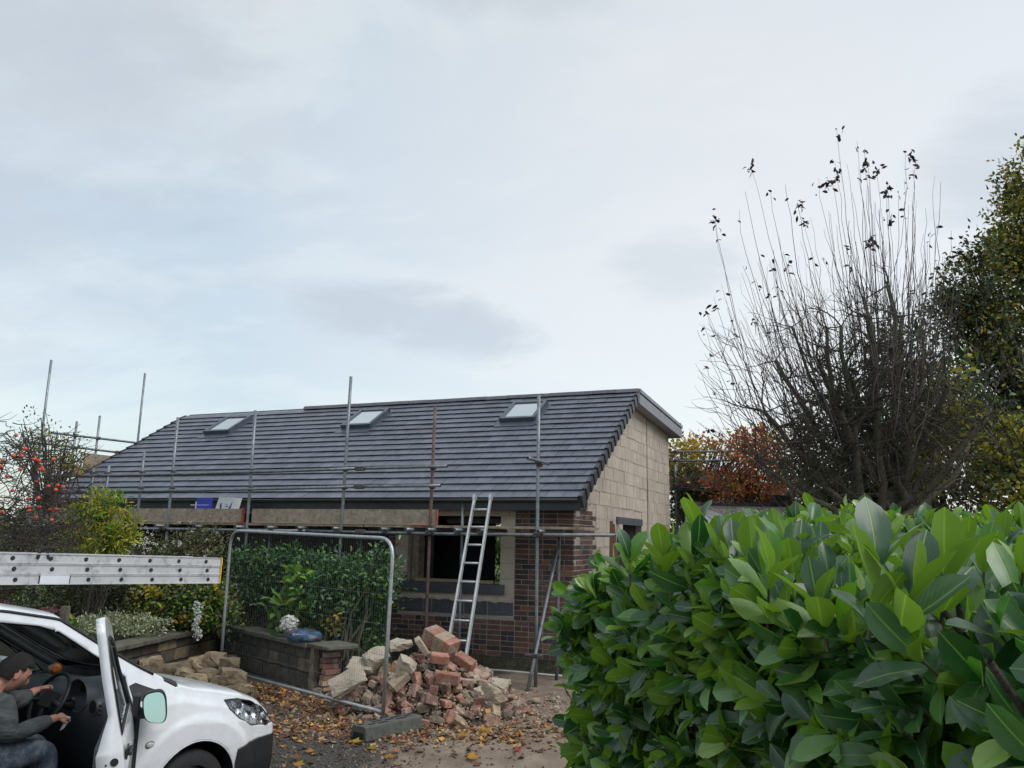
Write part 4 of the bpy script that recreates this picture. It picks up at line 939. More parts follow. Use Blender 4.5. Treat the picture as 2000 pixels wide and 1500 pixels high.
for j in range(nY+1):
    y = -.80+1.6*j/nY; bl = .03*math.cos(y*3.4+1.2)
    da.v += [(p[0]-(bl if 0 < i < 6 else 0), y, p[1]+(bl*.5 if 0 < i < 4 else 0)) for i, p in enumerate(prof)]
n_ = len(prof)
for j in range(nY):
    for i in range(n_): a_ = j*n_+i; b_ = j*n_+(i+1) % n_; da.f.append((a_, b_, b_+n_, a_+n_)); da.m.append(0); da.sm.append(True)
da.f += [tuple(range(n_))[::-1], tuple(nY*n_+i for i in range(n_))]; da.m += [0, 0]; da.sm += [False, False]
dash = da.build('dashboard', m_dash, van)
# instrument hood: a short flared tunnel that opens towards the driver
ih = MB(); n = 22; rings = []
for (dx, r0, r1) in [(-.16, .125, .108), (-.165, .137, .118), (-.10, .15, .125), (.02, .155, .12), (.14, .13, .09)]:
    rings.append([(-.57+dx, -.44+r0*math.cos(2*PI*k/n), 1.085+r1*math.sin(2*PI*k/n)) for k in range(n)])
for a_ in range(4): ih.add(rings[a_]+rings[a_+1], [(k, (k+1) % n, (k+1) % n+n, k+n) for k in range(n)], 0, True)
iho = ih.build('instrument_hood', m_dash, dash)
MB().add([(-.65, -.44+.12*math.cos(2*PI*k/n), 1.085+.105*math.sin(2*PI*k/n)) for k in range(n)], [tuple(range(n))]).build('instruments', m_void, iho)
vt = MB(); vt.tube([(-.73, -.66, 1.03), (-.66, -.66, 1.03)], .052, 16); vto = vt.build('air_vent', m_chrome if False else M('vent_ring', (.09, .095, .1), rough=.35, bump=0), dash)
vs_ = MB(); vs_.tube([(-.734, -.66, 1.03), (-.72, -.66, 1.03)], .042, 16); vs_.build('vent_mouth', m_void, vto)
sl_ = MB()
for k in range(3): sl_.box((-.735+k*.002, -.76-.0*k, .99+.03*k), (.01, .03, .008))
sl_.build('vent_slots', m_void, dash)
# steering wheel
sw = MB(); cs = Vector((-.90, -.37, 1.075)); tilt = math.radians(28); ax1 = Vector((0, 1, 0)); ax2 = Vector((-math.sin(tilt), 0, -math.cos(tilt))).normalized()*-1; nrm_ = ax1.cross(ax2)
ring = [cs+ax1*(.19*math.cos(2*PI*k/36))+ax2*(.19*math.sin(2*PI*k/36)) for k in range(37)]
sw.tube(ring, .0145, 8, cap=False)
for a in (math.radians(-8), math.radians(188), math.radians(270)): sw.tube([cs, cs+ax1*(.185*math.cos(a))+ax2*(.185*math.sin(a))], .02, 6)
sw.box(cs, (.05, .14, .11), (nrm_.normalized(), ax1, ax2)); sw.tube([cs, cs+Vector((.26, 0, -.10))], .035, 8)
sw.build('steering_wheel', m_trim, van)
MB().tube([cs+Vector((.10, .06, -.02)), cs+Vector((.07, .20, .03))], .009, 6).tube([cs+Vector((.10, -.06, -.02)), cs+Vector((.07, -.20, .02))], .009, 6).build('control_stalk', m_trim, van)
def seat(y):
    b = MB(); b.box((-1.38, y, .62), (.50, .50, .16)).box((-1.62, y, .98), (.13, .48, .62), (Vector((.97, 0, .22)).normalized(), Vector((0, 1, 0)), Vector((-.22, 0, .97)).normalized()))
    s = bevel(b.build('seat', m_seat, van), .05, 3)
    bevel(MB().box((-1.72, y, 1.38), (.10, .26, .19), (Vector((.97, 0, .22)).normalized(), Vector((0, 1, 0)), Vector((-.22, 0, .97)).normalized())).build('headrest', m_seat, s), .04, 3)
seat(-.38); seat(.40)
# far door mirror
bevel(MB().box((-.62, 1.0, 1.12), (.10, .16, .20)).build('door_mirror', m_white, van), .03, 3)
# side repeater lamp
rpx = MB(); n = 16; rx, rz_ = -.40, .745; y0 = -side_y(rx, rz_)
for (s_3, dy) in ((1, 0), (.9, -.008), (.5, -.012)):
    rpx.v += [(rx+.034*s_3*math.cos(2*PI*k/n), y0+dy, rz_+.022*s_3*math.sin(2*PI*k/n)) for k in range(n)]
for a_ in range(2): rpx.f += [(a_*n+k, a_*n+(k+1) % n, (a_+1)*n+(k+1) % n, (a_+1)*n+k) for k in range(n)]
rpx.f.append(tuple(2*n+k for k in range(n))); rpx.m = [0]*len(rpx.f); rpx.sm = [True]*len(rpx.f)
rep = rpx.build('side_repeater', M('repeater_lens', (.5, .5, .48), rough=.15, bump=0, coat=.5), van)
MB().tube([(rx+.036*math.cos(2*PI*k/n), y0-.002, rz_+.024*math.sin(2*PI*k/n)) for k in range(n+1)], .003, 5, cap=False).build('repeater_rim', m_trim, rep)
# bonnet shut line
MB().tube([(x, -(interp(x, XS, WSs)-.03), sS(x)+.025) for x in np.arange(-.05, .30, .03)] + [(.40, -.76, interp(.4, XS, SS)+.028), (.55, -.70, sS(.55)+.035), (.7, -.58, sS(.7)+.05)], .0028, 5).build('bonnet_gap', m_trim, van)
# ---- open driver door (hinge at x=-.54)
DA = math.radians(55.8); hxp = Vector((-.54, -.885, 0))
dpar = Matrix.Translation(hxp) @ Matrix.Rotation(DA, 4, 'Z') @ Matrix.Translation(-hxp)
door = submesh('door', Vr, [f for f in Rr_['door']], m_white, van, .15); door.matrix_local = dpar
for v in door.data.vertices:
    if v.co.z > 1.1: v.co.z = 1.1+(v.co.z-1.1)*1.13
vg = door.vertex_groups.new(name='thick')
for v in door.data.vertices: vg.add([v.index], 1.0 if v.co.z < 1.0 else max(.33, 1.0-(v.co.z-1.0)*3.4), 'REPLACE')
md = door.modifiers['s']; md.vertex_group = 'thick'; md.use_even_offset = False
wg = submesh('window', Vr, Rr_['win'], g_door, door); wg.location = (0, .022, 0)
for v in wg.data.vertices:
    if v.co.z > 1.1: v.co.z = 1.1+(v.co.z-1.1)*1.13
seal_z = lambda z: 1.1+(z-1.1)*1.13 if z > 1.1 else z
MB().tube([(p[0], -side_y(p[0], p[1])+.004, seal_z(p[1])) for p in P_WIN+P_WIN[:1]], .012, 6).build('window_seal', m_trim, door)
MB().box((-.522, -.897, .66), (.034, .02, .74)).build('hinge_gap_shade', m_trim, van)  # black strip on the skin stands in for the shaded gap beside the hinge
ip = []
MB().box((-1.08, -.728, .66), (.98, .03, .66)).build('inner_trim', m_dash, door)
lt = MB()
def sdisc(b, y, z, r): b.tube([(-1.661, y, z), (-1.6645, y, z)], r, 14)
sdisc(lt, -.835, .93, .023); sdisc(lt, -.795, .875, .012); sdisc(lt, -.79, .915, .006); lt.box((-1.663, -.765, .85), (.006, .05, .03)); lt.build('latch', m_trim, door)
hd = MB(); hy = -side_y(-1.5, .9)
hd.box((-1.50, hy-.004, .95), (.15, .012, .06)); hdo = hd.build('handle_recess', m_trim, door)
bevel(MB().box((-1.50, hy-.022, .955), (.16, .022, .03)).build('handle', m_trim, hdo), .008, 2)
# mirror on the door
ms_ = MB(); ms_.box((-.62, -.95, 1.00), (.06, .16, .07)).box((-.61, -.895, 1.06), (.13, .05, .15)); mst = bevel(ms_.build('mirror_arm', m_trim, door), .01, 2)
mh = MB(); n = 28; mc = Vector((-.68, -1.02, 1.055)); rings = []
def rr(k, sy, sz, taper=.0):
    a = 2*PI*k/n; c_, s_4 = math.cos(a), math.sin(a); e = .62
    yy = sy*math.copysign(abs(c_)**e, c_); zz = sz*math.copysign(abs(s_4)**e, s_4)
    return (yy+.018*zz/sz)*.84, zz*(1+.10*(-yy/sy))*.84
for (dx, sc_) in [(-.045, .93), (-.05, 1.0), (-.02, 1.06), (.05, 1.0), (.10, .75), (.125, .3)]:
    rings.append([tuple(mc+Vector((dx,)+rr(k, .092*sc_, .128*sc_))) for k in range(n)])
for a_ in range(5): mh.add(rings[a_]+rings[a_+1], [(k, (k+1) % n, (k+1) % n+n, k+n) for k in range(n)], 0, True)
mh.add(rings[5], [tuple(range(n))], 0, True)
mho = mh.build('door_mirror', m_trim, door)
MB().add([tuple(mc+Vector((-.060,)+rr(k, .085, .120))+Vector((rr(k, .085, .120)[1]*.11, 0, 0))) for k in range(n)], [tuple(range(n))[::-1]]).build('mirror_glass', m_mirror, mho)
# oddments lying on the dashboard
ob = MB(); ob.tube([(0, 0, 0), (.10, 0, .012), (.20, 0, .03)], [.05, .045, .022], 12, 0); ob.tube([(.10, -.035, .028), (.17, -.03, .04)], .022, 8, 1)
oo = ob.build('dashboard_bottle', [m_amber, m_petal]); oo.matrix_world = Matrix.Translation(vw(-.46, .42, 1.155)) @ Matrix.Rotation(VRZ-PI/2-.5, 4, 'Z'); tag(oo, 'orange and white plastic item lying on the van dashboard', 'bottle')

# ladders on the roof rack
LB = vw(.28, -.30, 1.86) if False else None
k_ = 1.24
# front end of the stack and its direction, in van coordinates
pe = vpx(427, 1140, -.36); ps = vpx(0, 1143, -.36)
ld = empty('roof_ladder', vw(pe.x, -.36, pe.z), 'scuffed aluminium triple ladder strapped on top of the white van', 'ladder', rz=VRZ)
dz = (pe.z-ps.z)/(pe.x-ps.x)
topz = vpx(427, 1089, -.36).z; hsec = (topz-pe.z)/3
LD = Vector((1, 0, dz)).normalized(); LU = Vector((-dz, 0, 1)).normalized(); LEN = 4.3
_re = [None]
def ladder_sec(k):
    parts = []
    for side, yy in ((0, 0), (1, .42)):
        b = MB(); c = LU*(hsec*(k+.5)); dp = .028
        # channel section: web plus two flanges
        web = c-LD*(LEN/2)+Vector((0, yy, 0))
        b.box(web+Vector((0, .003, 0)), (LEN, .004, hsec-.006), (LD, Vector((0, 1, 0)), LU))
        for sgn in (-1, 1): b.box(web+LU*(sgn*(hsec/2-.005))+Vector((0, .004, 0)), (LEN, dp*.7, .006), (LD, Vector((0, 1, 0)), LU))
        st = b.build('stile', m_aludull, ld); parts.append(st)
        if yy == 0:
            for r_ in range(11):
                off = .155 + r_*.268 + (2-k)*-.02; p = web+LD*(LEN/2)-LD*off+Vector((0, -.0025, 0))
                if _re[0] is None: _re[0] = MB().tube([(0, .002, 0), (0, -.001, 0)], .0155, 14, 0).tube([(0, .001, .002), (0, -.0022, .002)], .012, 14, 1).mesh('rung_end', [m_void, m_trim])
                link('rung_end', _re[0], st, p, (0, random.uniform(-.5, .5), 0))
        if yy == 0: MB().box(c+Vector((.004, .004, 0)), (.010, .03, hsec-.004)).build('end_cap', M('yellow_edge', (.70, .42, .05), rough=.6, bump=0) if k == 0 else bpy.data.materials['yellow_edge'], st)
    for r_ in range(16):
        off = .155 + r_*.268; p = LU*(hsec*(k+.5))-LD*off
        MB().tube([p+Vector((0, .004, 0)), p+Vector((0, .42, 0))], .014, 6).build('rung', m_aludull, ld)
for k in range(3): ladder_sec(k)
# torn white label and paint marks on the stack
lbx = vpx(107, 1131, -.362)-vpx(427, 1140, -.36); MB().box(Vector((lbx.x, -.0035, lbx.z)), (.215, .003, .072), (LD, Vector((0, 1, 0)), LU)).build('torn_label', m_cardwhite, ld)
MB().box(Vector((lbx.x, -.0015, lbx.z)), (.232, .003, .080), (LD, Vector((0, 1, 0)), LU)).build('label_border', m_trim, ld)
sp = MB(); q = vpx(86, 1082, -.362)-vpx(427, 1140, -.36); q = Vector((q.x, -.003, q.z))
for (a_, b_, r_) in [((-.03, 0, .02), (-.045, 0, -.035), .014), ((.02, 0, .02), (.035, 0, -.035), .010), ((.035, 0, -.035), (.065, 0, -.03), .008)]: sp.tube([q+Vector(a_), q+Vector(b_)], r_, 5)
spo = sp.build('paint_splash', m_trim, ld); spo.scale = (1, .12, 1); spo.location = (0, q.y*.88, 0)
rk = empty('roof_rack', VO, parent=van); 
bpy.data.objects.remove(rk)
for x in (-1.95, -3.0):
    zt = pe.z+(x-pe.x)*dz
    MB().tube([(x, -.66, 1.70), (x, -.64, zt-.022), (x, .64, zt-.022), (x, .66, 1.70)], .018, 8).build('roof_bar', m_trim, van)

# ------------------------------------------------------------------ man in the doorway
def skin_mesh(name, verts, edges, radii, root=0, sub=1):
    me = bpy.data.meshes.new(name); me.from_pydata([tuple(v) for v in verts], edges, []); o = bpy.data.objects.new(name, me); COL.objects.link(o)
    sk_ = o.modifiers.new('k', 'SKIN'); sk_.use_smooth_shade = True
    if not me.skin_vertices: me.skin_vertices.new()
    for i, r_ in enumerate(radii): me.skin_vertices[0].data[i].radius = (r_, r_) if isinstance(r_, (int, float)) else r_; me.skin_vertices[0].data[i].use_root = (i == root)
    s = o.modifiers.new('s', 'SUBSURF'); s.levels = sub; s.render_levels = sub
    dg = bpy.context.evaluated_depsgraph_get(); m2 = bpy.data.meshes.new_from_object(o.evaluated_get(dg)); bpy.data.objects.remove(o); return m2
def V3(px, py, Yl): return vpx(px, py, Yl)
head_c = V3(28, 1314, -.74); HF = Vector((.80, -.10, -.55)).normalized()         # face direction: forward and down
HS = HF.cross(Vector((0, 0, 1))).normalized(); HU = HS.cross(HF).normalized()      # HS = his right
neck = head_c - HU*.115 - HF*.045; chest = V3(-25, 1400, -.72); pelvis = V3(-40, 1475, -.68)
shR = V3(8, 1378, -.84); elR = V3(12, 1440, -.90); wrR = V3(106, 1403, -.80)
shL = V3(0, 1370, -.56); elL = V3(38, 1368, -.48); wrL = V3(66, 1350, -.46)
kneeR = V3(98, 1462, -.82); footR = V3(80, 1560, -.85); kneeL = V3(75, 1450, -.50); footL = V3(70, 1560, -.45)
spine = pelvis.lerp(chest, .5)
def hand(wr, dirv, palm_n, curl=.9):
    dirv = dirv.normalized(); sidev = dirv.cross(palm_n).normalized(); pn = sidev.cross(dirv).normalized()
    vs_ = [wr-dirv*.06, wr, wr+dirv*.045, wr+dirv*.085]; ed = [(0, 1), (1, 2), (2, 3)]; rd = [.024, .026, (.036, .020), (.038, .018)]
    ms2 = [skin_mesh('h', vs_, ed, rd)]
    for k, (o_, ln) in enumerate([(-.030, .070), (-.010, .080), (.010, .076), (.029, .060)]):
        b = wr+dirv*.070+sidev*o_; pts = [wr+dirv*.045+sidev*o_*.8, b]; d = dirv.copy(); p = b
        for j in range(3):
            a = curl*(.35+.35*j)+random.uniform(-.08, .08); d2 = (dirv*math.cos(a*1.2*(j+1)/1.6)+pn*math.sin(a*1.2*(j+1)/1.6)).normalized(); p = p+d2*ln*[.45, .32, .25][j]; pts.append(p)
        ms2.append(skin_mesh('f', pts, [(0, 1), (1, 2), (2, 3), (3, 4)], [.0105, .0105, .0095, .009, .008]))
    b = wr+dirv*.03-sidev*.028; ms2.append(skin_mesh('t', [b+sidev*.012, b-sidev*.025+dirv*.025+pn*.01, b-sidev*.025+dirv*.055+pn*.022], [(0, 1), (1, 2)], [.013, .010, .008]))
    return ms2
parts = []
def chain(pts, rad): return skin_mesh('c', pts, [(k, k+1) for k in range(len(pts)-1)], rad)
nk2 = neck.lerp(head_c, .45)
parts.append(chain([pelvis-Vector((0, 0, .06)), pelvis, spine, chest, chest.lerp(neck, .6)], [.09, .11, .11, .11, .07]))
parts.append(chain([chest, neck, nk2, head_c], [.05, .056, .058, .060]))
parts.append(chain([chest, shR, shR.lerp(elR, .5), elR, elR.lerp(wrR, .5), wrR, wrR+(wrR-elR).normalized()*.03], [.06, .055, .046, .042, .038, .030, .028]))
parts.append(chain([chest, shL, shL.lerp(elL, .5), elL, elL.lerp(wrL, .5), wrL, wrL+(wrL-elL).normalized()*.03], [.06, .055, .046, .042, .038, .030, .028]))
parts.append(chain([pelvis, pelvis+Vector((.05, -.09, -.02)), kneeR, kneeR.lerp(footR, .5), footR], [.09, .095, .062, .055, .042]))
parts.append(chain([pelvis, pelvis+Vector((.05, .09, -.02)), kneeL, kneeL.lerp(footL, .5), footL], [.09, .095, .062, .055, .042]))
parts += hand(wrR, (V3(128, 1398, -.78)-wrR), Vector((.1, .5, -.9)), 1.0); parts += hand(wrL, V3(96, 1338, -.44)-wrL, Vector((.35, -.3, -.9)), .9)
# head: displaced sphere with brow, nose, lips, chin
bm = bmesh.new(); bmesh.ops.create_uvsphere(bm, u_segments=48, v_segments=36, radius=1)
for v in bm.verts:
    f, s, u = v.co.x, v.co.y, v.co.z
    X, Y_, Z_ = f*.098, s*.077, u*.122
    if u < 0: Y_ *= 1-.30*(-u)**1.3; X *= 1-.12*(-u) if f > 0 else 1-.45*(-u)
    g = lambda a, b, c, d, w1, w2: math.exp(-((s-a)/w1)**2-((u-b)/w2)**2)
    if f > 0:
        X += .024*g(0, -.15, 0, 0, .13, .20) + .012*g(0, .05, 0, 0, .10, .22)        # nose and bridge
        X += .007*math.exp(-((u-.30)/.10)**2)*(abs(s) < .65)                          # brow
        X -= .012*(g(.36, .12, 0, 0, .20, .13)+g(-.36, .12, 0, 0, .20, .13))          # eye sockets
        X += .004*(g(.36, .10, 0, 0, .10, .06)+g(-.36, .10, 0, 0, .10, .06))
        X += .008*g(0, -.46, 0, 0, .22, .07) + .006*g(0, -.56, 0, 0, .20, .06) - .004*g(0, -.51, 0, 0, .25, .03) + .012*g(0, -.85, 0, 0, .30, .16)
    v.co = head_c + HF*X + HS*Y_ + HU*Z_
hm = bpy.data.meshes.new('head'); bm.to_mesh(hm); bm.free(); parts.append(hm)
for sg in (-1, 1):
    bm = bmesh.new(); bmesh.ops.create_uvsphere(bm, u_segments=14, v_segments=10, radius=1)
    for v in bm.verts:
        rim = .010*(1 if math.hypot(v.co.x, v.co.z) > .75 else .2)
        v.co = head_c + HF*(-.005+v.co.x*.020-v.co.z*.004) + HS*(sg*(.076+rim*.6)+v.co.y*.010) + HU*(-.005+v.co.z*.034)
    em = bpy.data.meshes.new('ear'); bm.to_mesh(em); bm.free(); parts.append(em)
def join_remesh(name, ms2, mat, parent, vox, voxel=True):
    b = MB()
    for m_ in ms2: b.add([v.co for v in m_.vertices], [tuple(p.vertices) for p in m_.polygons], 0, True)
    me = b.mesh(name, mat); o = bpy.data.objects.new(name, me); COL.objects.link(o)
    if voxel:
        r_ = o.modifiers.new('r', 'REMESH'); r_.mode = 'VOXEL'; r_.voxel_size = vox; r_.use_smooth_shade = True
        s = o.modifiers.new('s', 'SMOOTH'); s.iterations = 2; s.factor = .4
        dg = bpy.context.evaluated_depsgraph_get(); m2 = bpy.data.meshes.new_from_object(o.evaluated_get(dg)); bpy.data.objects.remove(o)
        m2.name = name; o = bpy.data.objects.new(name, m2); COL.objects.link(o)
        if not m2.materials: m2.materials.append(mat)
    # drop stray inner shells left by the remesh
    bm = bmesh.new(); bm.from_mesh(o.data); bm.verts.ensure_lookup_table(); seen = set(); comps = []
    for v in bm.verts:
        if v.index in seen: continue
        st_ = [v]; seen.add(v.index); cc_ = []
        while st_:
            q = st_.pop(); cc_.append(q)
            for e in q.link_edges:
                w_ = e.other_vert(q)
                if w_.index not in seen: seen.add(w_.index); st_.append(w_)
        comps.append(cc_)
    comps.sort(key=len, reverse=True)
    for cc_ in comps[1:]: bmesh.ops.delete(bm, geom=cc_, context='VERTS')
    bm.to_mesh(o.data); bm.free()
    o.parent = parent; return o
man = empty('person', VO, 'man in a grey jumper and worn jeans leaning down under the van steering wheel', 'person', rz=VRZ)
join_remesh('body', parts, m_skin, man, .0048)
jm = [skin_mesh('j', [pelvis-Vector((0, 0, .03)), spine, chest, neck-(neck-chest)*.10, shR, elR, wrR-(wrR-elR)*.06, shL, elL, wrL-(wrL-elL)*.06],
    [(0, 1), (1, 2), (2, 3), (2, 4), (4, 5), (5, 6), (2, 7), (7, 8), (8, 9)], [.155, .15, .172, .095, .105, .076, .047, .095, .070, .044], 0, 2)]
join_remesh('jumper', jm, m_jumper, man, .010)
tr = [skin_mesh('t', [pelvis, pelvis+Vector((.05, -.10, -.02)), kneeR, footR, pelvis+Vector((.05, .10, -.02)), kneeL, footL], [(0, 1), (1, 2), (2, 3), (0, 4), (4, 5), (5, 6)], [.145, .125, .083, .07, .125, .083, .07], 0, 2)]
join_remesh('jeans', tr, m_jeans, man, .012)
bt = MB()
for ft_ in (footR, footL): bt.box(ft_+Vector((.06, 0, -.03)), (.27, .10, .10))
bevel(bt.build('boots', m_trim, man), .03, 3)
# hair cap with short tousled surface
bm = bmesh.new(); bmesh.ops.create_uvsphere(bm, u_segments=56, v_segments=40, radius=1)
kill = []
for v in bm.verts:
    f, s, u = v.co.x, v.co.y, v.co.z
    front = u > .66 - .22*abs(s) if f > .25 else u > (-.05 if f > -.15 else -.48) + (0.28*f if f > 0 else 0)
    if f > -.02 and f <= .25: front = u > .40 or (abs(s) > .7 and u > .18)
    if not front: kill.append(v)
    nz_ = .004+.003*math.sin(f*9+s*7)
    X, Y_, Z_ = f*(.099+nz_), s*(.0785+nz_), u*(.123+nz_)
    v.co = head_c+HF*X+HS*Y_+HU*Z_
bmesh.ops.delete(bm, geom=kill, context='VERTS')
hme = bpy.data.meshes.new('hair'); bm.to_mesh(hme); bm.free(); hme.materials.append(m_hair); hme.polygons.foreach_set('use_smooth', [True]*len(hme.polygons))
ho = link('hair', hme, man); s_ = ho.modifiers.new('s', 'SOLIDIFY'); s_.thickness = .008; s_.offset = -1
# eyes and brows
ey_ = MB()
for sg in (-1, 1):
    c = head_c+HF*.0855+HS*(sg*.029)+HU*.032; ey_.tube([c-HS*.016, c+HU*.004+HF*.004, c+HS*.016], .0042, 6)
ey_.build('eyebrows', m_hair, man)
ec = MB()
for sg in (-1, 1):
    c = head_c+HF*.0865+HS*(sg*.029)+HU*.010; ec.tube([c-HS*.012, c+HF*.003, c+HS*.012], .0028, 6)
ec.build('eyelashes', m_hair, man)
cl = MB(); c0 = wrR + (V3(128, 1398, -.78)-wrR).normalized()*.09
for k in range(4): 
    a, b_ = c0+Vector((0, .012*k-.02, 0)), c0+Vector((.02*k-.03, .01*k, -.09+.012*k)); cl.add([a, a+Vector((.028, .005, -.01)), b_+Vector((.026, 0, .01)), b_], [(0, 1, 2, 3)])
clo = cl.build('rag', m_cloth); clo.matrix_world = Matrix.Translation(VO) @ Matrix.Rotation(VRZ, 4, 'Z'); s_ = clo.modifiers.new('s', 'SOLIDIFY'); s_.thickness = .003; tag(clo, 'crumpled white rag in the lower hand of the man in the van', 'rag')
# ------------------------------------------------------------------ small things on the scaffold
def hput(o): o.matrix_world = Matrix.Translation(HC) @ Matrix.Rotation(YAW, 4, 'Z'); return o
zb_ = LZ+.335
bx = MB(); bx.box((0, 0, 0), (.27, .06, .20)); o = bx.build('cardboard_box', m_cardblue); o.matrix_world = Matrix.Translation(hw(-6.20, -.90, zb_+.085)) @ Matrix.Rotation(YAW+.04, 4, 'Z')
o.data.transform(Matrix.Shear('XZ', 4, (.04, 0))) if False else None
tag(o, 'blue printed box standing on the scaffold boards against the gutter', 'box')
MB().box((-.15, 0, -.03), (.03, .05, .13)).build('white_flap', m_cardwhite, o); MB().box((-.21, 0, -.02), (.12, .04, .012)).build('flap', m_cardwhite, o); MB().box((0, -.031, -.02), (.24, .002, .008)).build('print_line', m_cardwhite, o)
bx = MB(); bx.add([(-.19, -.1, -.11), (.13, -.1, -.11), (.19, -.1, .10), (-.12, -.1, .11), (-.19, .1, -.11), (.13, .1, -.11), (.19, .1, .10), (-.12, .1, .11)], [(0, 1, 2, 3), (5, 4, 7, 6), (0, 4, 5, 1), (1, 5, 6, 2), (2, 6, 7, 3), (3, 7, 4, 0)])
o = bx.build('cardboard_box', m_cardwhite); o.matrix_world = Matrix.Translation(hw(-5.74, -.84, zb_+.085)) @ Matrix.Rotation(YAW, 4, 'Z'); tag(o, 'white box with blue corner and small print beside the blue box', 'box')
MB().add([(.07, -.102, -.11), (.13, -.102, -.11), (.178, -.102, .05)], [(0, 1, 2)]).build('blue_corner', m_cardblue, o)
pm = MB(); pm.box((-.07, -.102, -.05), (.03, .003, .08)).box((-.065, -.102, 0), (.05, .003, .010)).box((.06, -.102, -.045), (.07, .003, .012)).box((.05, -.102, -.01), (.05, .003, .006)); pm.build('print', m_trim, o)

# ------------------------------------------------------------------ ladder against the scaffold
_t, _b = hp(943, 971, Y=-1.06), hp(894, 1262, Y=-1.75); _b = _t+(_b-_t)*(_t.z/(_t.z-_b.z)); L0, L1 = hw(*_b), hw(*_t)
lt_ = empty('leaning_ladder', L0, 'slim aluminium ladder leaning on the scaffold behind the rubble heap', 'ladder')
ldv = (L1-L0); LLn = ldv.length; ldn = ldv.normalized(); lsx = (HX*.985-ldn*HX.dot(ldn)).normalized(); lnn = lsx.cross(ldn)
tops = [at(928, 973, 11.6), at(957, 973, 11.6)]
wB, wT = .145, .125
for sg in (-1, 1):
    b = MB(); a_, c_ = lsx*(sg*wB), ldv+lsx*(sg*wT); d = (c_-a_); dn = d.normalized(); b.box(a_+d/2, (.026, d.length, .062), (lsx, dn, lsx.cross(dn)))
    s_ = bevel(b.build('stile', m_alu, lt_), .004, 1)
    MB().box(c_-dn*.0, (.036, .07, .072), (lsx, dn, lsx.cross(dn))).build('end_cap', m_alu, s_)
for k in range(11):
    t = (.14+k*.258)/LLn; p = ldv*t; wd = wB+(wT-wB)*t
    if t < .98: MB().tube([p-lsx*wd, p+lsx*wd], .0155, 10).build('rung', m_alu, lt_)

# ------------------------------------------------------------------ fence panel, foot, pipe
FBR, FTR, FTL, FBL = at(748, 1398, 8.83), at(769, 1052, 8.83), at(452, 1036, 11.2), at(430, 1310, 11.2)
fp = empty('mesh_fence', FBR, 'galvanised mesh site fence panel standing in front of the shrubs', 'fence')
def q(p): return p-FBR
rr_ = .23; dT = (FTL-FTR).normalized(); dR = (FTR-FBR).normalized(); dL = (FTL-FBL).normalized()
def corner(c, d1, d2, r, n=7):
    a, b = c+d1*r, c+d2*r; return [(a*(1-t)**2 + c*2*t*(1-t)*1.0 + b*t**2) for t in [i/n for i in range(n+1)]]
foot_r = FBR-dR*.10
pts = [foot_r, FBR.lerp(FTR, .5)] + corner(FTR, -dR, dT, rr_) + [FTR.lerp(FTL, .5)] + corner(FTL, -dT, -dL, rr_) + [FBL.lerp(FTL, .4), FBL-dL*.18]
# quadratic corners: bring control back onto the circle
MB().tube([q(p) for p in pts], .0205, 12).build('frame', m_fence, fp)
RB0, RB1 = FBR+dR*.035, FBL+dL*.02
MB().tube([q(RB0), q(RB1)], .019, 12).build('bottom_rail', m_fence, fp)
wm = MB(); NW = 84
for i in range(1, NW):
    t = i/NW; a = RB0.lerp(RB1, t); b = FTR.lerp(FTL, t); e = min(t, 1-t)*(FTL-FTR).length
    if e < rr_: b = b - Vector((0, 0, 1))*(rr_-math.sqrt(max(0, rr_*rr_-(rr_-e)**2)))*.9
    wm.tube([q(a), q(b)], .0011, 3, cap=False)
wm.build('wire_mesh', m_wire, fp)['kind'] = 'stuff'
for hgt in (.03, .15, .33, .50, .67, .84):
    MB().tube([q(FBR.lerp(FTR, hgt)+Vector((0, -.003, 0))), q(FBL.lerp(FTL, hgt)+Vector((0, -.003, 0)))], .0022, 4).build('horizontal_wire', m_wire, fp)
# recycled-rubber foot
fd = (at(822, 1420, 8.9)-at(692, 1450, 8.2)); bc = at(757, 1428, 8.52); bc.z = gz(bc.x, bc.y)+.065
fdir = Vector((fd.x, fd.y, 0)).normalized(); fs = Vector((-fdir.y, fdir.x, 0))
b = MB(); Lb, Wb_, Hb = .76, .23, .13
xs_ = [-.38, -.30, -.25, -.21, -.11, -.08, .02, .05, .15, .19, .24, .29, .38]
sec = [(-Wb_/2, -Hb/2), (-Wb_/2+.018, Hb/2-.012), (-Wb_/2+.032, Hb/2), (Wb_/2-.032, Hb/2), (Wb_/2-.018, Hb/2-.012), (Wb_/2, -Hb/2)]
for i, x in enumerate(xs_[::12]): b.v += [tuple(fdir*x+fs*p[0]*(1)+Vector((0, 0, p[1]))) for p in sec]
for k in range(5): b.f.append((k, k+1, k+7, k+6)); b.m.append(0); b.sm.append(False)
b.f += [(5, 4, 3, 2, 1, 0), (6, 7, 8, 9, 10, 11), (0, 6, 11, 5)]; b.m += [0]*3; b.sm += [False]*3
fo = bevel(b.build('ballast_block', m_rubber, None, bc), .008, 2); tag(fo, 'grey-green slotted block foot holding the near end of the fence panel', 'fence foot')
hl_ = MB()
for (x0, x1, y) in [(-.36, -.30, .03), (-.28, -.20, -.03), (-.18, -.06, .03), (-.18, -.06, -.05), (-.03, .05, .0), (.07, .20, .03), (.07, .20, -.05), (.22, .29, 0), (.31, .36, .03)]:
    hl_.box(fdir*((x0+x1)/2)+fs*y+Vector((0, 0, Hb/2+.001)), (x1-x0, .035, .003), (fdir, fs, Vector((0, 0, 1))))
hl_.box(fdir*-.382+Vector((0, 0, -.025)), (.006, .14, .06), (fdir, fs, Vector((0, 0, 1)))).build('slots', m_void, fo)
bevel(MB().box(FBR-dR*.02-FBR, (.06, .05, .05)).build('coupler', m_coupler, fp), .01, 1)
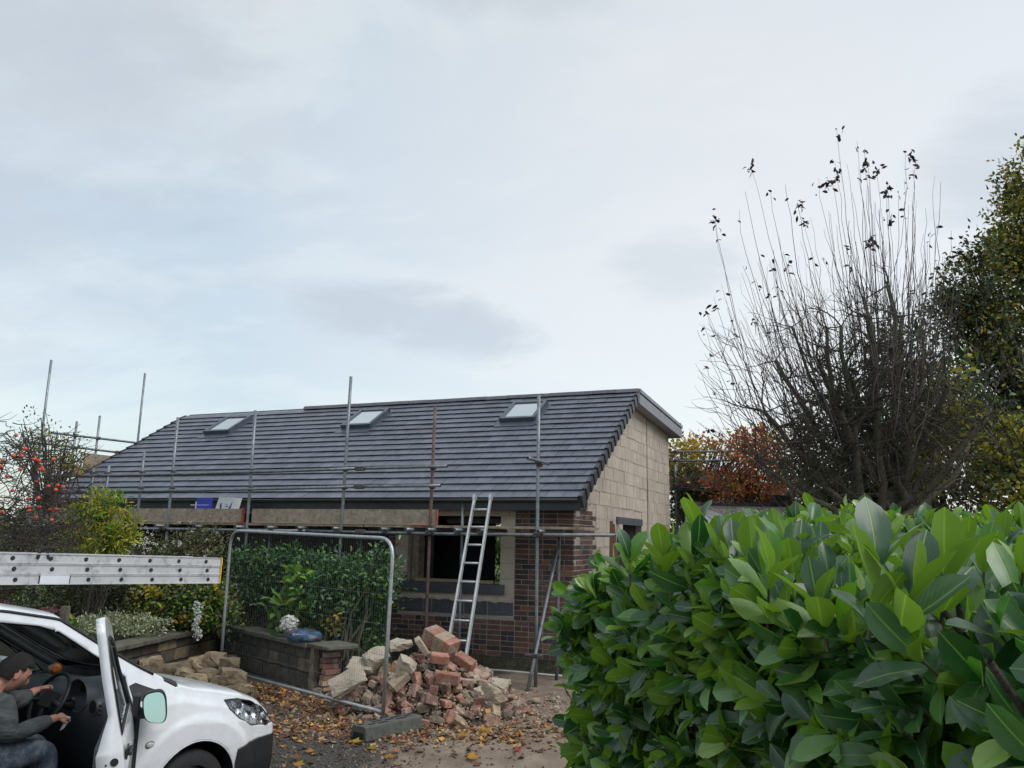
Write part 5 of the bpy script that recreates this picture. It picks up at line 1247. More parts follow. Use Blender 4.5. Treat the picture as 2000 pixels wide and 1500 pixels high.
# white pipe lying along the foot of the wall
pp = [hw(-2.9, -.22, .03), hw(-2.1, -.13, .035), hw(-1.5, -.20, .03), hw(-.9, -.16, .03), hw(-.3, -.19, .03), hw(.1, -.15, .03)]
tag(MB().tube(pp, .014, 8).build('waste_pipe', m_hosewhite), 'thin white pipe lying on the ground along the foot of the brick wall', 'pipe')
# wood props standing behind the hedge against the gable
o = MB(); o.box((0, 0, .0), (.05, .05, 1.3), (Vector((1, 0, 0)), Vector((0, 1, 0)), Vector((.02, 0, 1)).normalized())).box((.10, .03, -.02), (.05, .05, 1.26), (Vector((1, 0, 0)), Vector((0, 1, 0)), Vector((-.10, 0, 1)).normalized()))
o = o.build('timber_trestle', m_brown, None, at(1193, 1055, 12.9)+Vector((0, 0, -.35))); tag(o, 'brown timber props leaning together against the pale block gable', 'timber props')

# ------------------------------------------------------------------ old garden walls
ZT = .555
cA, cB, cC = Vector((-2.50, 10.72, 0)), Vector((-4.36, 12.80, 0)), Vector((-4.95, 8.3, 0))
def gwall(name, a, b, label, th, n_side):
    d = (b-a); L_ = d.length; dn = d.normalized(); nn = Vector((-dn.y, dn.x, 0))*n_side      # nn points away from viewer
    root = empty(name, a, label, 'wall')
    MB().box(d/2+nn*(th/2+.012)+Vector((0, 0, ZT/2-.03)), (L_, th-.02, ZT-.02), (dn, nn, Vector((0, 0, 1)))).build('wall_core', m_wallmort, root)
    z = .0; hs = [.20, .17, .14]
    for hgt in hs:
        x = 0
        while x < L_-.02:
            w_ = min(random.uniform(.2, .46), L_-x)
            if L_-(x+w_) < .1: w_ = L_-x
            b_ = MB(); b_.box((0, 0, 0), (w_-.016, .09, hgt-.014), (dn, nn, Vector((0, 0, 1))), jit=.010)
            s_ = b_.build('stone', m_stone if random.random() < .86 else m_ochre, root, dn*(x+w_/2)+nn*(.045-random.uniform(0, .010))+Vector((0, 0, z+hgt/2))); bevel(s_, .012, 2)
            x += w_
        z += hgt
    x = 0
    while x < L_:
        w_ = min(random.uniform(.5, .75), L_-x)
        bevel(MB().box((0, 0, 0), (w_-.008, th+.10, .055), (dn, nn, Vector((0, 0, 1))), jit=.005).build('coping_stone', m_coping, root, dn*(x+w_/2)+nn*(th/2-.03)+Vector((0, 0, ZT-.01+random.uniform(-.004, .006)))), .008, 2)
        x += w_
    return root
w1 = gwall('garden_wall', cB, cA, 'low dark stone garden wall behind the fence panel ending in a broken brick pier', .26, 1)
w2 = gwall('garden_wall', cB+Vector((-.02, -.05, 0)), cC, 'low mossy stone garden wall running behind the van bonnet', .26, -1)
# broken end: upright render slab and stack of old bricks
dn = (cA-cB).normalized(); nn = Vector((-dn.y, dn.x, 0))
e0 = cA-cB
r_ = MB(); n = 9
for k in range(n+1):
    z = .0+.52*k/n; wv = .014*math.sin(k*2.1); r_.v += [tuple(e0+dn*(-.02+wv)+nn*(.0)+Vector((0, 0, z))), tuple(e0+dn*(.075+wv)+nn*.01+Vector((0, 0, z))), tuple(e0+dn*(.06+wv)+nn*.09+Vector((0, 0, z)))]
for k in range(n):
    for j in range(3): a_ = k*3+j; b_ = k*3+(j+1) % 3; r_.f.append((a_, b_, b_+3, a_+3)); r_.m.append(0); r_.sm.append(False)
r_.build('render_edge', m_rmort, w1)
pier = empty('broken_pier', cA+dn*.20+nn*.18, 'broken stack of old red bricks under the end of the coping', 'brick pier')
for k in range(7):
    b = MB(); b.box((0, 0, 0), (.21, .105, .062), (nn, dn, Vector((0, 0, 1))), jit=.008); bevel(b.build('brick', m_rbrick, pier, Vector((random.uniform(-.02, .02), random.uniform(-.02, .02), .035+k*.068)), ), .006, 1)
    if k % 2: bevel(MB().box((0, 0, 0), (.12, .09, .05), (nn, dn, Vector((0, 0, 1))), jit=.016).build('mortar_lump', m_rmort, pier, Vector((-.04, .05, .06+k*.066))), .012, 1)
bevel(MB().box((0, 0, 0), (.44, .52, .05), (nn, dn, Vector((0, 0, 1))), jit=.008).build('capping_slab', m_coping, pier, Vector((0.02, -.04, ZT+.0))), .008, 1)
# raised garden soil behind the walls
gs = MB(); pl = [cC+Vector((-.15, 0, 0)), cB+Vector((-.15, .1, 0)), cA+Vector((.1, .12, 0)), Vector((-2.75, 11.9, 0)), Vector((-4.3, 13.4, 0)), Vector((-12, 17.5, 0)), Vector((-16, 16, 0)), Vector((-16, 5, 0)), Vector((-6.5, 5.5, 0))]
gs.add([(p.x, p.y, .40) for p in pl]+[(p.x, p.y, -.3) for p in pl], [tuple(range(len(pl)))[::-1]]+[(i, (i+1) % len(pl), (i+1) % len(pl)+len(pl), i+len(pl)) for i in range(len(pl))]); gso = gs.build('garden_soil', m_soil); gso['kind'] = 'structure'
lawn = MB(); lawn.add([(-14, 6.5, .412), (-5.6, 6.8, .412), (-5.6, 10.2, .412), (-14, 12, .412)], [(0, 1, 2, 3)]); lw = lawn.build('lawn', m_grass); lw['kind'] = 'structure'

# ------------------------------------------------------------------ rubble heap
PC = Vector((-.80, 9.85, 0))
def hh(x, y):
    dx, dy = x-PC.x, y-PC.y
    a = .55*dx + .0*dy; u = dx*.93-dy*.37; v = dx*.37+dy*.93
    r = math.sqrt((u/(1.04 if u > 0 else 1.12))**2+(v/1.02)**2)
    return (.80*(1-r)**.95 if r < 1 else 0) + max(0, .16*(1-math.hypot((x+1.55)/.5, (y-9.6)/.5)))
md_ = MB(); n = 46
for j in range(n+1):
    for i in range(n+1):
        x, y = PC.x-1.5+3*i/n, PC.y-1.4+2.8*j/n; hz = hh(x, y)*.86
        md_.v.append((x, y, gz(x, y)+ (hz-.03 if hz > 0 else -.03)+random.uniform(-.015, .02)*(hz > 0)))
for j in range(n):
    for i in range(n): a = j*(n+1)+i; md_.f.append((a, a+1, a+n+2, a+n+1)); md_.m.append(0); md_.sm.append(False)
tag(md_.build('rubble_mound', m_rubdirt), 'earth and mortar dust filling the rubble heap', 'rubble', kind='stuff')
def brick_mesh(l, w_, h_, jit, worn):
    bm = bmesh.new(); bmesh.ops.create_cube(bm, size=1)
    for v in bm.verts: v.co = Vector((v.co.x*l, v.co.y*w_, v.co.z*h_))+Vector([random.uniform(-jit, jit) for _ in range(3)])
    bmesh.ops.bevel(bm, geom=bm.edges[:]+bm.verts[:], offset=worn, segments=1, affect='EDGES', profile=.5)
    for v in bm.verts: v.co += Vector([random.uniform(-.0025, .0025) for _ in range(3)])
    me = bpy.data.meshes.new('brick'); bm.to_mesh(me); bm.free(); return me
def lump_mesh(sx, sy, sz, rough=.16, sub_=2):
    bm = bmesh.new(); bmesh.ops.create_icosphere(bm, subdivisions=sub_, radius=.5)
    ph = [random.uniform(0, 6) for _ in range(6)]
    planes = [(Vector([random.gauss(0, 1) for _ in range(3)]).normalized(), random.uniform(.26, .40)) for _ in range(7)]
    for v in bm.verts:
        for pn, pd in planes:
            e = v.co.dot(pn)-pd
            if e > 0: v.co -= pn*e*.95
        n3 = v.co*(1+rough*.6*math.sin(v.co.x*9+ph[0])*math.sin(v.co.y*8+ph[1])+rough*.35*math.sin(v.co.z*15+ph[2]))
        v.co = Vector((n3.x*sx*1.25, n3.y*sy*1.25, n3.z*sz*1.25))
    me = bpy.data.meshes.new('lump'); bm.to_mesh(me); bm.free(); return me
def slab_mesh(l, w_, h_, ch=.16):
    """broken angular slab: box with corners knocked off along random planes, then roughened"""
    bm = bmesh.new(); bmesh.ops.create_cube(bm, size=1); bmesh.ops.subdivide_edges(bm, edges=bm.edges[:], cuts=4, use_grid_fill=True)
    pl_ = [(Vector([random.choice([-1, 1])*random.uniform(.5, 1) for _ in range(3)]).normalized(), random.uniform(.46, .62)) for _ in range(7)]
    for v in bm.verts:
        for pn, pd in pl_:
            e = v.co.dot(pn)-pd
            if e > 0: v.co -= pn*e
        v.co = Vector((v.co.x*l, v.co.y*w_, v.co.z*h_))+Vector([random.gauss(0, .0035) for _ in range(3)])
    me = bpy.data.meshes.new('slab'); bm.to_mesh(me); bm.free(); return me
zone_h = ['foot', 'lower slope', 'middle', 'upper slope', 'crest']
def zlabel(p):
    X, Y_, _ = proj(p); hz = max(0, min(4, int((p.z)/.17)))
    side = 'far left' if X < 700 else 'left' if X < 760 else 'centre left' if X < 810 else 'centre' if X < 860 else 'centre right' if X < 905 else 'right' if X < 950 else 'far right'
    return f'{zone_h[hz]} of the rubble heap, {side}'
placed = []
def put(me, mat, p, rot, name, label, cat, grp):
    me.materials.clear(); me.materials.append(mat); o = link(name, me, None, p, rot); tag(o, label, cat, grp); return o
adjs = ['pale dusty', 'orange-red', 'mortar-crusted', 'dark red', 'chipped', 'buff', 'half-buried', 'soot-darkened', 'pinkish', 'broken-cornered', 'weathered', 'tan']
def try_spots(n, dmin, rmax=1.2):
    out = []; tries = 0
    while len(out) < n and tries < 60000:
        tries += 1; x = PC.x+random.uniform(-1.35, 1.2); y = PC.y+random.uniform(-1.2, .75); hz = hh(x, y)
        if hz < .015 or (hz < .05 and random.random() < .5): continue
        p = Vector((x, y, gz(x, y)+hz*.92))
        if all((p-q_).length > dmin for q_ in placed): placed.append(p); out.append(p)
    return out
# landmarks of the heap first
tp = Vector((PC.x+.02, PC.y-.08, .74))
ch = empty('brick_chunk', tp, 'large chunk of six red bricks still mortared together on top of the heap', 'masonry chunk')
cu = Matrix.Rotation(math.radians(-30), 3, 'Z') @ Matrix.Rotation(math.radians(24), 3, 'Y') @ Matrix.Rotation(.15, 3, 'X')
for i in range(5):
    me = brick_mesh(.075, .225, .19, .003, .005); me.materials.append(m_rbrick); o = link('brick', me, ch, mat=(cu @ Matrix.Identity(3)).to_4x4() @ Matrix.Translation((-.16+i*.080, 0, 0)))
o = link('mortar_bed', brick_mesh(.395, .214, .180, .003, .008), ch, mat=cu.to_4x4()); o.data.materials.append(m_rmort)
placed += [tp, tp+Vector((.12, -.08, 0)), tp+Vector((-.12, .05, 0))]
def mark(px, py, Y_, me, mat, rot, name, label, cat='brick'):
    p = at(px, py, Y_); placed.append(p.copy()); return put(me, mat, p, rot, name, label, cat, None)
mark(824, 1262, 9.55, brick_mesh(.22, .10, .065, .003, .006), m_rbrick, (.5, .9, .6), 'brick', 'pinkish white-dusted brick leaning on the big chunk at the top of the heap')
mark(678, 1330, 9.35, slab_mesh(.40, .22, .11), m_slab, (.75, -.42, .3), 'concrete_slab', 'largest pale slab lying at the left end of the rubble heap', 'slab')
mark(735, 1283, 9.6, slab_mesh(.27, .2, .14), m_slab, (.8, -.4, .4), 'concrete_slab', 'pale rounded slab on the upper left slope behind the fence post', 'slab')
mark(706, 1305, 9.6, slab_mesh(.28, .2, .13), m_slab, (.5, .1, -.1), 'concrete_slab', 'pale slab between the two larger slabs on the left', 'slab')
mark(782, 1258, 9.75, slab_mesh(.26, .15, .08), m_slab, (.4, -.1, .3), 'concrete_slab', 'cream flat slab near the top left of the heap', 'slab')
mark(972, 1338, 9.55, slab_mesh(.25, .16, .12), m_slab, (.1, .1, -.4), 'concrete_slab', 'whitish block at the right end of the rubble heap', 'slab')
mark(958, 1362, 9.35, lump_mesh(.28, .2, .22, .22, 3), m_rmort, (.4, .1, -.4), 'mortar_lump', 'big crusty mortar lump at the right end of the heap', 'mortar lump')
mark(794, 1303, 9.25, slab_mesh(.20, .17, .18), m_slab, (.4, .3, .4), 'mortar_lump', 'rounded pale lump in the upper centre of the heap', 'mortar lump')
mark(875, 1325, 9.25, brick_mesh(.25, .11, .12, .004, .008), m_rbrick, (.1, .08, -.12), 'brick', 'long brick with bright orange top face in the centre of the heap')
mark(908, 1292, 9.6, brick_mesh(.24, .12, .12, .006, .010), m_rbrick, (.35, .45, -.4), 'brick', 'large pinkish brick on the upper right slope below the ladder')
mark(945, 1338, 9.5, brick_mesh(.11, .10, .10, .004, .006), m_rbrick, (1.5, .2, -.2), 'brick', 'dull red brick end with a round hole on the right slope')
mark(858, 1286, 9.45, brick_mesh(.2, .12, .10, .005, .010), m_rbrick, (.2, .1, .2), 'brick', 'dark grey-faced brick under the big chunk')
mark(840, 1368, 8.95, brick_mesh(.19, .10, .065, .004, .006), m_rbrick, (1.2, .3, .9), 'brick', 'pale pink brick standing on end at the front of the heap')
mark(780, 1330, 9.2, brick_mesh(.21, .11, .10, .004, .006), m_rbrick, (.5, -.7, .4), 'brick', 'ochre brick tilted beside the fence post')
used_l = set()
def uniq(opts, grp_word):
    for lb in opts:
        if lb not in used_l: used_l.add(lb); return lb
    return random.choice(['worn ', 'dusty ', 'soiled ', 'cracked '])+opts[0]
for p in try_spots(135, .104):
    w_ = random.choice([.08, .09, .10]); l = random.choice([.20, .19, .16, .13, .11]); hb = random.choice([.065, .065, .07, .10]); me = brick_mesh(l, w_, hb, .004, random.uniform(.003, .009))
    pose = random.choice(['flat', 'tilted', 'tilted', 'steep']); rx_, ry_ = {'flat': (random.uniform(-.15, .15), random.uniform(-.15, .15)), 'tilted': (random.uniform(.3, .7), random.uniform(-.6, .6)), 'steep': (random.uniform(-.3, .3), random.choice([-1, 1])*random.uniform(.95, 1.4))}[pose]
    size = 'half' if l < .15 else ('thick' if hb > .08 else 'whole'); cols = list(RUB); random.shuffle(cols)
    pw = {'flat': 'lying flat', 'tilted': 'tilted', 'steep': 'standing steeply'}[pose]
    lb = uniq([f'{c} {size} brick {pw} on the {zlabel(p)}' for c in cols], 'brick'); c = [c for c in cols if c+' ' in lb][0]
    put(me, RUB[c], p, (rx_, ry_, random.uniform(0, PI)), 'brick', lb, 'brick', 'loose bricks in the rubble heap')
for p in try_spots(85, .078):
    s_ = random.uniform(.07, .125); fl_ = random.choice([.45, .8]); me = slab_mesh(s_*1.3, s_, s_*fl_); cols = list(RLU); random.shuffle(cols)
    lb = uniq([f"{c} {'large' if s_ > .10 else 'medium'} {'flattish' if fl_ < .5 else 'chunky'} lump on the {zlabel(p)}" for c in cols], 'lump'); c = [c for c in cols if c+' ' in lb][0]
    put(me, RLU[c], p, (random.uniform(-.6, .6), random.uniform(-.6, .6), random.uniform(0, 3)), 'mortar_lump', lb, 'mortar lump', 'broken lumps in the rubble heap')
for p in try_spots(90, .052):
    s_ = random.uniform(.045, .075); me = lump_mesh(s_*1.3, s_, s_*.8, .2, 1); allc = {**RLU, 'orange-red': RUB['orange-red'], 'dusty red': RUB['dusty red']}; cols = list(allc); random.shuffle(cols)
    lb = uniq([f"{'small' if s_ > .06 else 'tiny'} {c} fragment on the {zlabel(p)}" for c in cols], 'fragment'); c = [c for c in cols if ' '+c+' fragment' in lb][0]
    put(me, allc[c], p, (random.uniform(0, 3), random.uniform(0, 3), random.uniform(0, 3)), 'rubble_fragment', lb, 'fragment', 'small fragments in the rubble heap')
# loose ones on the drive
for (px, py, s_, lb) in [(1044, 1371, .10, 'single stone lying on the earth right of the heap'), (1077, 1367, .08, 'small flat brick piece near the scaffold foot'), (1000, 1388, .09, 'stone at the right tip of the heap'), (985, 1372, .12, 'split stone on the right edge of the heap'), (848, 1412, .16, 'pale stone beside the fence foot'), (870, 1432, .07, 'small pale stone in the leaves in front of the heap'), (905, 1395, .13, 'flat slate-like piece at the front right of the heap'), (640, 1372, .12, 'pale lump among leaves left of the heap'), (690, 1405, .08, 'pale stone in the leaves behind the fence foot'), (620, 1350, .10, 'broken stone at the foot of the pier'), (655, 1365, .13, 'grey-brown stone at the foot of the left slabs'), (560, 1428, .05, 'white chip on the dark ground near the van')]:
    v = cf + ca*((px-1000)/FPX) - cb*((py-750)/FPX); t = (0.03-EYE.z)/v.z; p = EYE+v*t
    if p.y < 8.3: t = (gz(p.x, p.y)-EYE.z)/v.z; p = EYE+v*t
    put(lump_mesh(s_*1.3, s_, s_*.6, .2, 2), random.choice([m_rmort, m_rstone]), p+Vector((0, 0, s_*.1)), (0, 0, random.uniform(0, 3)), 'stone', lb, 'stone', None)
# sandstone blocks behind the bonnet
def spot(px, py, z=.0):
    v = cf + ca*((px-1000)/FPX) - cb*((py-750)/FPX); return EYE+v*((z-EYE.z)/v.z)
for i, (px, py, Y_, sx, sy, sz, lb) in enumerate([(456, 1322, 10.3, .30, .22, .22, 'squared buff sandstone block nearest the fence rail'), (448, 1298, 10.7, .24, .2, .2, 'rounded olive sandstone block against the fence post'), (415, 1290, 10.8, .26, .2, .24, 'upright reddish sandstone block on top of the stone pile'), (411, 1318, 10.4, .28, .2, .16, 'orange sandstone block in the middle of the stone pile'), (386, 1298, 10.8, .24, .2, .22, 'brown sandstone block left of the upright one'), (385, 1325, 10.3, .28, .18, .14, 'flat tan stone just above the bonnet'), (335, 1305, 10.6, .48, .2, .15, 'long cream sandstone block left of the pile'), (360, 1312, 10.4, .2, .16, .13, 'small brown stone beside the long cream one'), (295, 1298, 10.6, .26, .2, .18, 'pale stone near the van windscreen'), (478, 1345, 10.0, .2, .16, .14, 'mossy stone at the right foot of the pile'), (430, 1332, 10.2, .22, .18, .2, 'dark angular stone under the orange one'), (450, 1345, 10.0, .24, .16, .10, 'dark flat stone under the squared block')]):
    p = at(px, py, Y_); p.z -= .02
    put(slab_mesh(sx, sy, sz), m_ochre, p, (random.uniform(-.15, .15), random.uniform(-.2, .2), random.uniform(-.6, .6)), 'sandstone_block', lb, 'stone', 'sandstone blocks piled by the wall')
    put(lump_mesh(sx*.9, sy, sz, .1, 2), m_stone, p+Vector((.05, .12, -sz*.8)), (0, 0, 1), 'sandstone_block', 'dark stone under the '+lb.split(' in ')[0].split(' of the')[0], 'stone', 'sandstone blocks piled by the wall')
tag(MB().add([(p.x, p.y, p.z) for p in (spot(262, 1330), spot(480, 1360), spot(450, 1320)+Vector((0, .2, .25)), spot(262, 1310)+Vector((0, .2, .25)))], [(0, 1, 2, 3)]).build('stone_heap_soil', m_soil), 'soil under the piled sandstone blocks', 'soil', kind='stuff')

# ------------------------------------------------------------------ fallen leaves and grit
T_LIT = (np.array([(0, -.5, 0), (.3, -.25, .05), (.48, .05, .16), (.2, .12, .04), (0, .55, .12), (-.2, .12, .03), (-.48, .05, .12), (-.3, -.25, .04)], float), [(0, 1, 3, 5), (1, 2, 3), (5, 6, 7), (0, 5, 7), (3, 4, 5)], [(.5, .5)]*8)
def litter(name, n, dens, lo, hi, mat, label, ln, tpl, wl=.7, lift=.006):
    P = []
    while len(P) < n:
        x, y = random.uniform(lo[0], hi[0]), random.uniform(lo[1], hi[1])
        if random.random() < dens(x, y): P.append((x, y, gz(x, y)+lift+hh(x, y)*.95*random.random()**.3))
    P = np.array(P); d = rand_dirs(n); d[:, 2] *= .25; nr = rand_dirs(n)*.45; nr[:, 2] += 1
    L_ = ln*rng.uniform(.45, 1.25, n); me = cloud_mesh(name, tpl, P, d, nr, L_, L_*wl*rng.uniform(.7, 1.2, n), mat, None, False)
    return tag(link(name, me), label, name.split('_')[-1], kind='stuff')
def dleaf(x, y):
    # line of the fence and front of the heap
    d1 = abs((x+1.3)+(y-8.8)*1.0)/1.41 if -4.2 < x < -.4 else 1; a = math.exp(-((y-(8.65-.0*x))/.42)**2)*(1 if -2.9 < x < .1 else math.exp(-abs(x)*2.2))
    return min(1, .62*a + 1.2*math.exp(-(d1/.24)**2)*(x < -1.1) + .04*(x < -.6) + .006)*(1 if hh(x, y) < .22 else .12)
litter('fallen_leaves', 2300, dleaf, (-4.1, 7.2), (1.4, 11), m_litter, 'drift of orange and brown autumn leaves along the fence and rubble', .085, T_LIT, .8)
litter('leaf_crumbs', 3200, lambda x, y: min(1, dleaf(x, y)*1.2+.012), (-4.1, 7.0), (1.6, 11), m_litter, 'small bits of leaf scattered over the drive', .035, T_LIT, .7, .003)
T_GRIT = (np.array([(-.5, -.5, 0), (.5, -.4, 0), (.4, .5, 0), (-.5, .4, 0), (-.2, -.2, .6), (.25, -.15, .5), (.15, .25, .65)], float), [(0, 1, 5, 4), (1, 2, 6, 5), (2, 3, 6), (3, 0, 4, 6), (4, 5, 6)], [(.5, .5)]*7)
litter('gravel', 9000, lambda x, y: min(1, .8*smooth((-.55-x+.18*(y-8))/.5)+.08), (-3.8, 6.8), (1.6, 10.5), m_gravel, 'loose grit and small stones on the drive', .022, T_GRIT, .9, .0)
litter('mortar_crumbs', 3800, lambda x, y: .9 if hh(x, y) > .02 else .55*math.exp(-((x-PC.x)**2+(y-PC.y+.25)**2)/1.3), (-2.4, 8.2), (.8, 11), m_crumb, 'crumbs of mortar and brick spilling from the heap', .034, T_GRIT, .9, .004)
for (px, py, s_, lb, mt_) in [(945, 1426, .13, 'bright yellow leaf in front of the heap', 0), (925, 1478, .13, 'long yellow leaf lying alone on the sandy drive', 0), (905, 1437, .13, 'thin yellow leaf on the drive edge', 0), (860, 1437, .11, 'yellow leaf by the pale stone', 0), (763, 1478, .13, 'buff leaf on the dark ground', 0), (728, 1462, .13, 'curled buff leaf nearest the fence foot', 0), (585, 1493, .13, 'yellow leaf at the bottom edge near the van', 0), (580, 1478, .10, 'orange leaf at the bottom left', 1), (617, 1424, .11, 'red-orange leaf on the dark patch', 2), (1012, 1464, .09, 'reddish leaf lying on the open drive', 2), (1042, 1417, .06, 'small yellow leaf below the hedge side', 0), (682, 1422, .11, 'pale orange leaf left of the foot block', 1), (697, 1448, .12, 'yellow leaf under the end of the foot block', 0), (775, 1466, .08, 'red leaf on the dark ground in front', 2), (995, 1403, .07, 'orange leaf at the tip of the heap', 1)]:
    p = spot(px, py, 0); v = p-EYE
    for _ in range(4): p = EYE+v*((gz(p.x, p.y)+.012-EYE.z)/v.z)
    n1_ = np.array([list(p)]); me = cloud_mesh('fallen_leaf', T_LIT, n1_, np.array([[random.uniform(.4, 1), random.uniform(-.5, .5), 0]]), np.array([[random.uniform(-.3, .3), random.uniform(-.6, -.1), 1]]), np.array([s_]), np.array([s_*.75]), [m_litter, ][0], None, False)
    me.materials.clear(); me.materials.append({0: m_lyel, 1: m_litter, 2: m_lred}[mt_]); tag(link('fallen_leaf', me), lb, 'leaf')

# ------------------------------------------------------------------ bag on the wall, posts
bgp = at(594, 1246, 10.95); bgp.z = ZT+.072
bm = bmesh.new(); bmesh.ops.create_uvsphere(bm, u_segments=36, v_segments=20, radius=1)
for v in bm.verts:
    x, y, z = v.co; e = .55; X = math.copysign(abs(x)**e, x)*.27; Y_ = math.copysign(abs(y)**e, y)*.16; Z_ = z*.085*(1-.25*abs(x)**3)
    k = .010*math.sin(X*42+Y_*20)*math.sin(Y_*50)+.008*math.sin(X*80-Y_*35); v.co = Vector((X, Y_, (Z_+k) if z > -.5 else max(Z_, -.05)))
me = bpy.data.meshes.new('compost_bag'); bm.to_mesh(me); bm.free()
def bagmat():
    m = M('printed_bag', (.012, .016, .03), (.05, .15, .28), rough=.32, scale=7, bump=.5, bscale=30, c3=(.22, .03, .05), c3amt=.7, c3scale=4, det=3); return m
me.materials.append(bagmat()); me.polygons.foreach_set('use_smooth', [True]*len(me.polygons))
bag = link('compost_bag', me, None, bgp, (0, 0, math.atan2(dn.y, dn.x)+.1)); tag(bag, 'crumpled blue and dark printed plastic bag lying on the end of the stone wall', 'bag')
bt_ = MB()
for k in range(7):
    bt_.box((-.02+k*.028, -.155+.003*k, .035), (.016, .004, random.choice([.026, .03, .034]))); 
bt_.build('lettering', m_cardwhite, bag)
p = at(125, 1215, 10.2); po = MB().box((0, 0, 0), (.085, .085, .85), jit=.006).build('wooden_post', m_post, None, Vector((p.x, p.y, .60))); tag(bevel(po, .006, 1), 'short mossy square post standing in the garden above the van roof', 'post')
# ------------------------------------------------------------------ garden shrubs
def stems(parent, base, tips, r0=.02, r1=.004, mat=m_bark, n=6, name='stems', wob=.06):
    b = MB()
    for t in tips:
        base_ = Vector(base)+Vector((random.uniform(-.04, .04), random.uniform(-.04, .04), 0)); t = Vector(t); m_ = n
        pts = [base_.lerp(t, i/m_)+Vector((random.gauss(0, wob), random.gauss(0, wob), random.gauss(0, wob*.5)))*(0 < i < m_)*1. for i in range(m_+1)]
        b.tube(pts, r0, 5, r2=r1, cap=False)
    return b.build(name, mat, parent)
def shrub(name, base, label, blobs, n, length, width, mats, cat='shrub', clump=.2, tpl=T_LEAF, mi_p=None, stem_mat=m_bark, nst=14, r0=.02, **kw):
    base = Vector(base); root = empty(name, base, label, cat)
    bl = [(tuple(Vector(c)-base), r_) for c, r_ in blobs]
    crown('foliage', root, bl, n, length, width, mats, clump=clump, tpl=tpl, mi_p=mi_p, **kw)
    tips = []
    for c, r_ in bl:
        for _ in range(max(2, int(nst/len(bl)))): d = Vector([random.gauss(0, 1) for _ in range(3)]).normalized(); tips.append(Vector(c)+Vector((d.x*r_[0], d.y*r_[1], abs(d.z)*r_[2]))*.85)
    stems(root, (0, 0, 0), tips, r0=r0, mat=stem_mat); return root
def A(px, py, Y_, dz=0): p = at(px, py, Y_); p.z += dz; return p
# camellia behind the fence: dark glossy
b1 = A(665, 1335, 11.1); b1.z = 0
shrub('camellia_shrub', b1, 'dark glossy camellia with bare grey trunk behind the right half of the fence panel', [(A(690, 1150, 11.7), (.62, .5, .42)), (A(735, 1130, 11.5), (.30, .3, .40)), (A(640, 1165, 11.8), (.45, .4, .42)), (A(700, 1230, 11.7), (.42, .35, .35)), (A(620, 1120, 12.0), (.4, .3, .25)), (A(700, 1280, 11.6), (.30, .3, .25)), (A(710, 1310, 11.5), (.3, .25, .2)), (A(745, 1085, 11.5), (.10, .1, .22))], 8200, .085, .042, m_lcam, clump=.20, nst=26, r0=.028, stem_mat=m_barkg, shell=.4)
b2 = A(500, 1240, 12.6); b2.z = .4
shrub('camellia_shrub', b2, 'dark green bush filling the left half of the fence panel', [(A(500, 1115, 12.8), (.62, .4, .38)), (A(560, 1105, 12.7), (.45, .4, .33)), (A(480, 1170, 12.8), (.5, .4, .45)), (A(560, 1175, 12.8), (.5, .4, .4)), (A(460, 1210, 12.8), (.32, .3, .3))], 6800, .075, .042, m_lcam, clump=.20, nst=16)
b3 = A(580, 1235, 11.7); b3.z = .4
shrub('hydrangea', b3, 'bright green large-leaved hydrangea in the middle of the fence panel', [(A(575, 1170, 11.75), (.30, .22, .34)), (A(600, 1140, 11.8), (.28, .22, .25)), (A(555, 1200, 11.7), (.26, .2, .22)), (A(600, 1210, 11.7), (.2, .18, .2))], 520, .19, .115, m_lhyd, clump=.16, nst=12, stem_mat=m_ltwig, r0=.008, up=.3)
def flowerhead(px, py, Y_, r_, name, label, mat, n=220):
    c = A(px, py, Y_); d = rand_dirs(n); P = np.array(list(c))+d*r_*rng.uniform(.75, 1.05, (n, 1)); me = cloud_mesh(name, T_DIA, P, rand_dirs(n), d, np.full(n, r_*.45), np.full(n, r_*.42), mat); return tag(link(name, me), label, 'flower')
flowerhead(565, 1219, 11.3, .105, 'hydrangea_flower', 'large white mophead flower beside the bag on the wall', m_petal, 420)
# yellow leaves by trunk
shrub('seedling', (A(650, 1240, 11.0).x, A(650, 1240, 11.0).y, .3), 'little yellow-leaved sprig in front of the camellia trunk', [(A(648, 1218, 11.0), (.09, .08, .10))], 26, .08, .05, m_lyel, clump=.08, nst=3, r0=.004)
# tall white-flowered shrub left of the fence
b4 = A(340, 1200, 12.3); b4.z = .4
sh4 = shrub('flowering_shrub', b4, 'loose brownish shrub dotted with small white flowers left of the fence', [(A(300, 1090, 12.4), (.55, .4, .35)), (A(360, 1085, 12.5), (.5, .4, .38)), (A(400, 1075, 12.6), (.35, .3, .33)), (A(330, 1130, 12.3), (.7, .4, .35)), (A(410, 1130, 12.3), (.35, .3, .4)), (A(390, 1050, 12.7), (.3, .3, .2)), (A(250, 1100, 12.3), (.3, .3, .3))], 9500, .055, .022, [m_ltwig, m_livy], mi_p=(.62, .38), clump=.20, nst=60, r0=.006, stem_mat=m_ltwig, tpl=T_DIA, shell=.3)
def blossoms(parent_root, name, pts, r_, mat=m_petal, k=9):
    P = np.repeat(np.array([list(Vector(p)-parent_root.location) for p in pts]), k, 0); n = len(P); d = rand_dirs(n); P = P+d*r_*.5
    me = cloud_mesh(name, T_DIA, P, d, rand_dirs(n), np.full(n, r_), np.full(n, r_*.9), mat); o = link(name, me, parent_root); o['kind'] = 'stuff'; return o
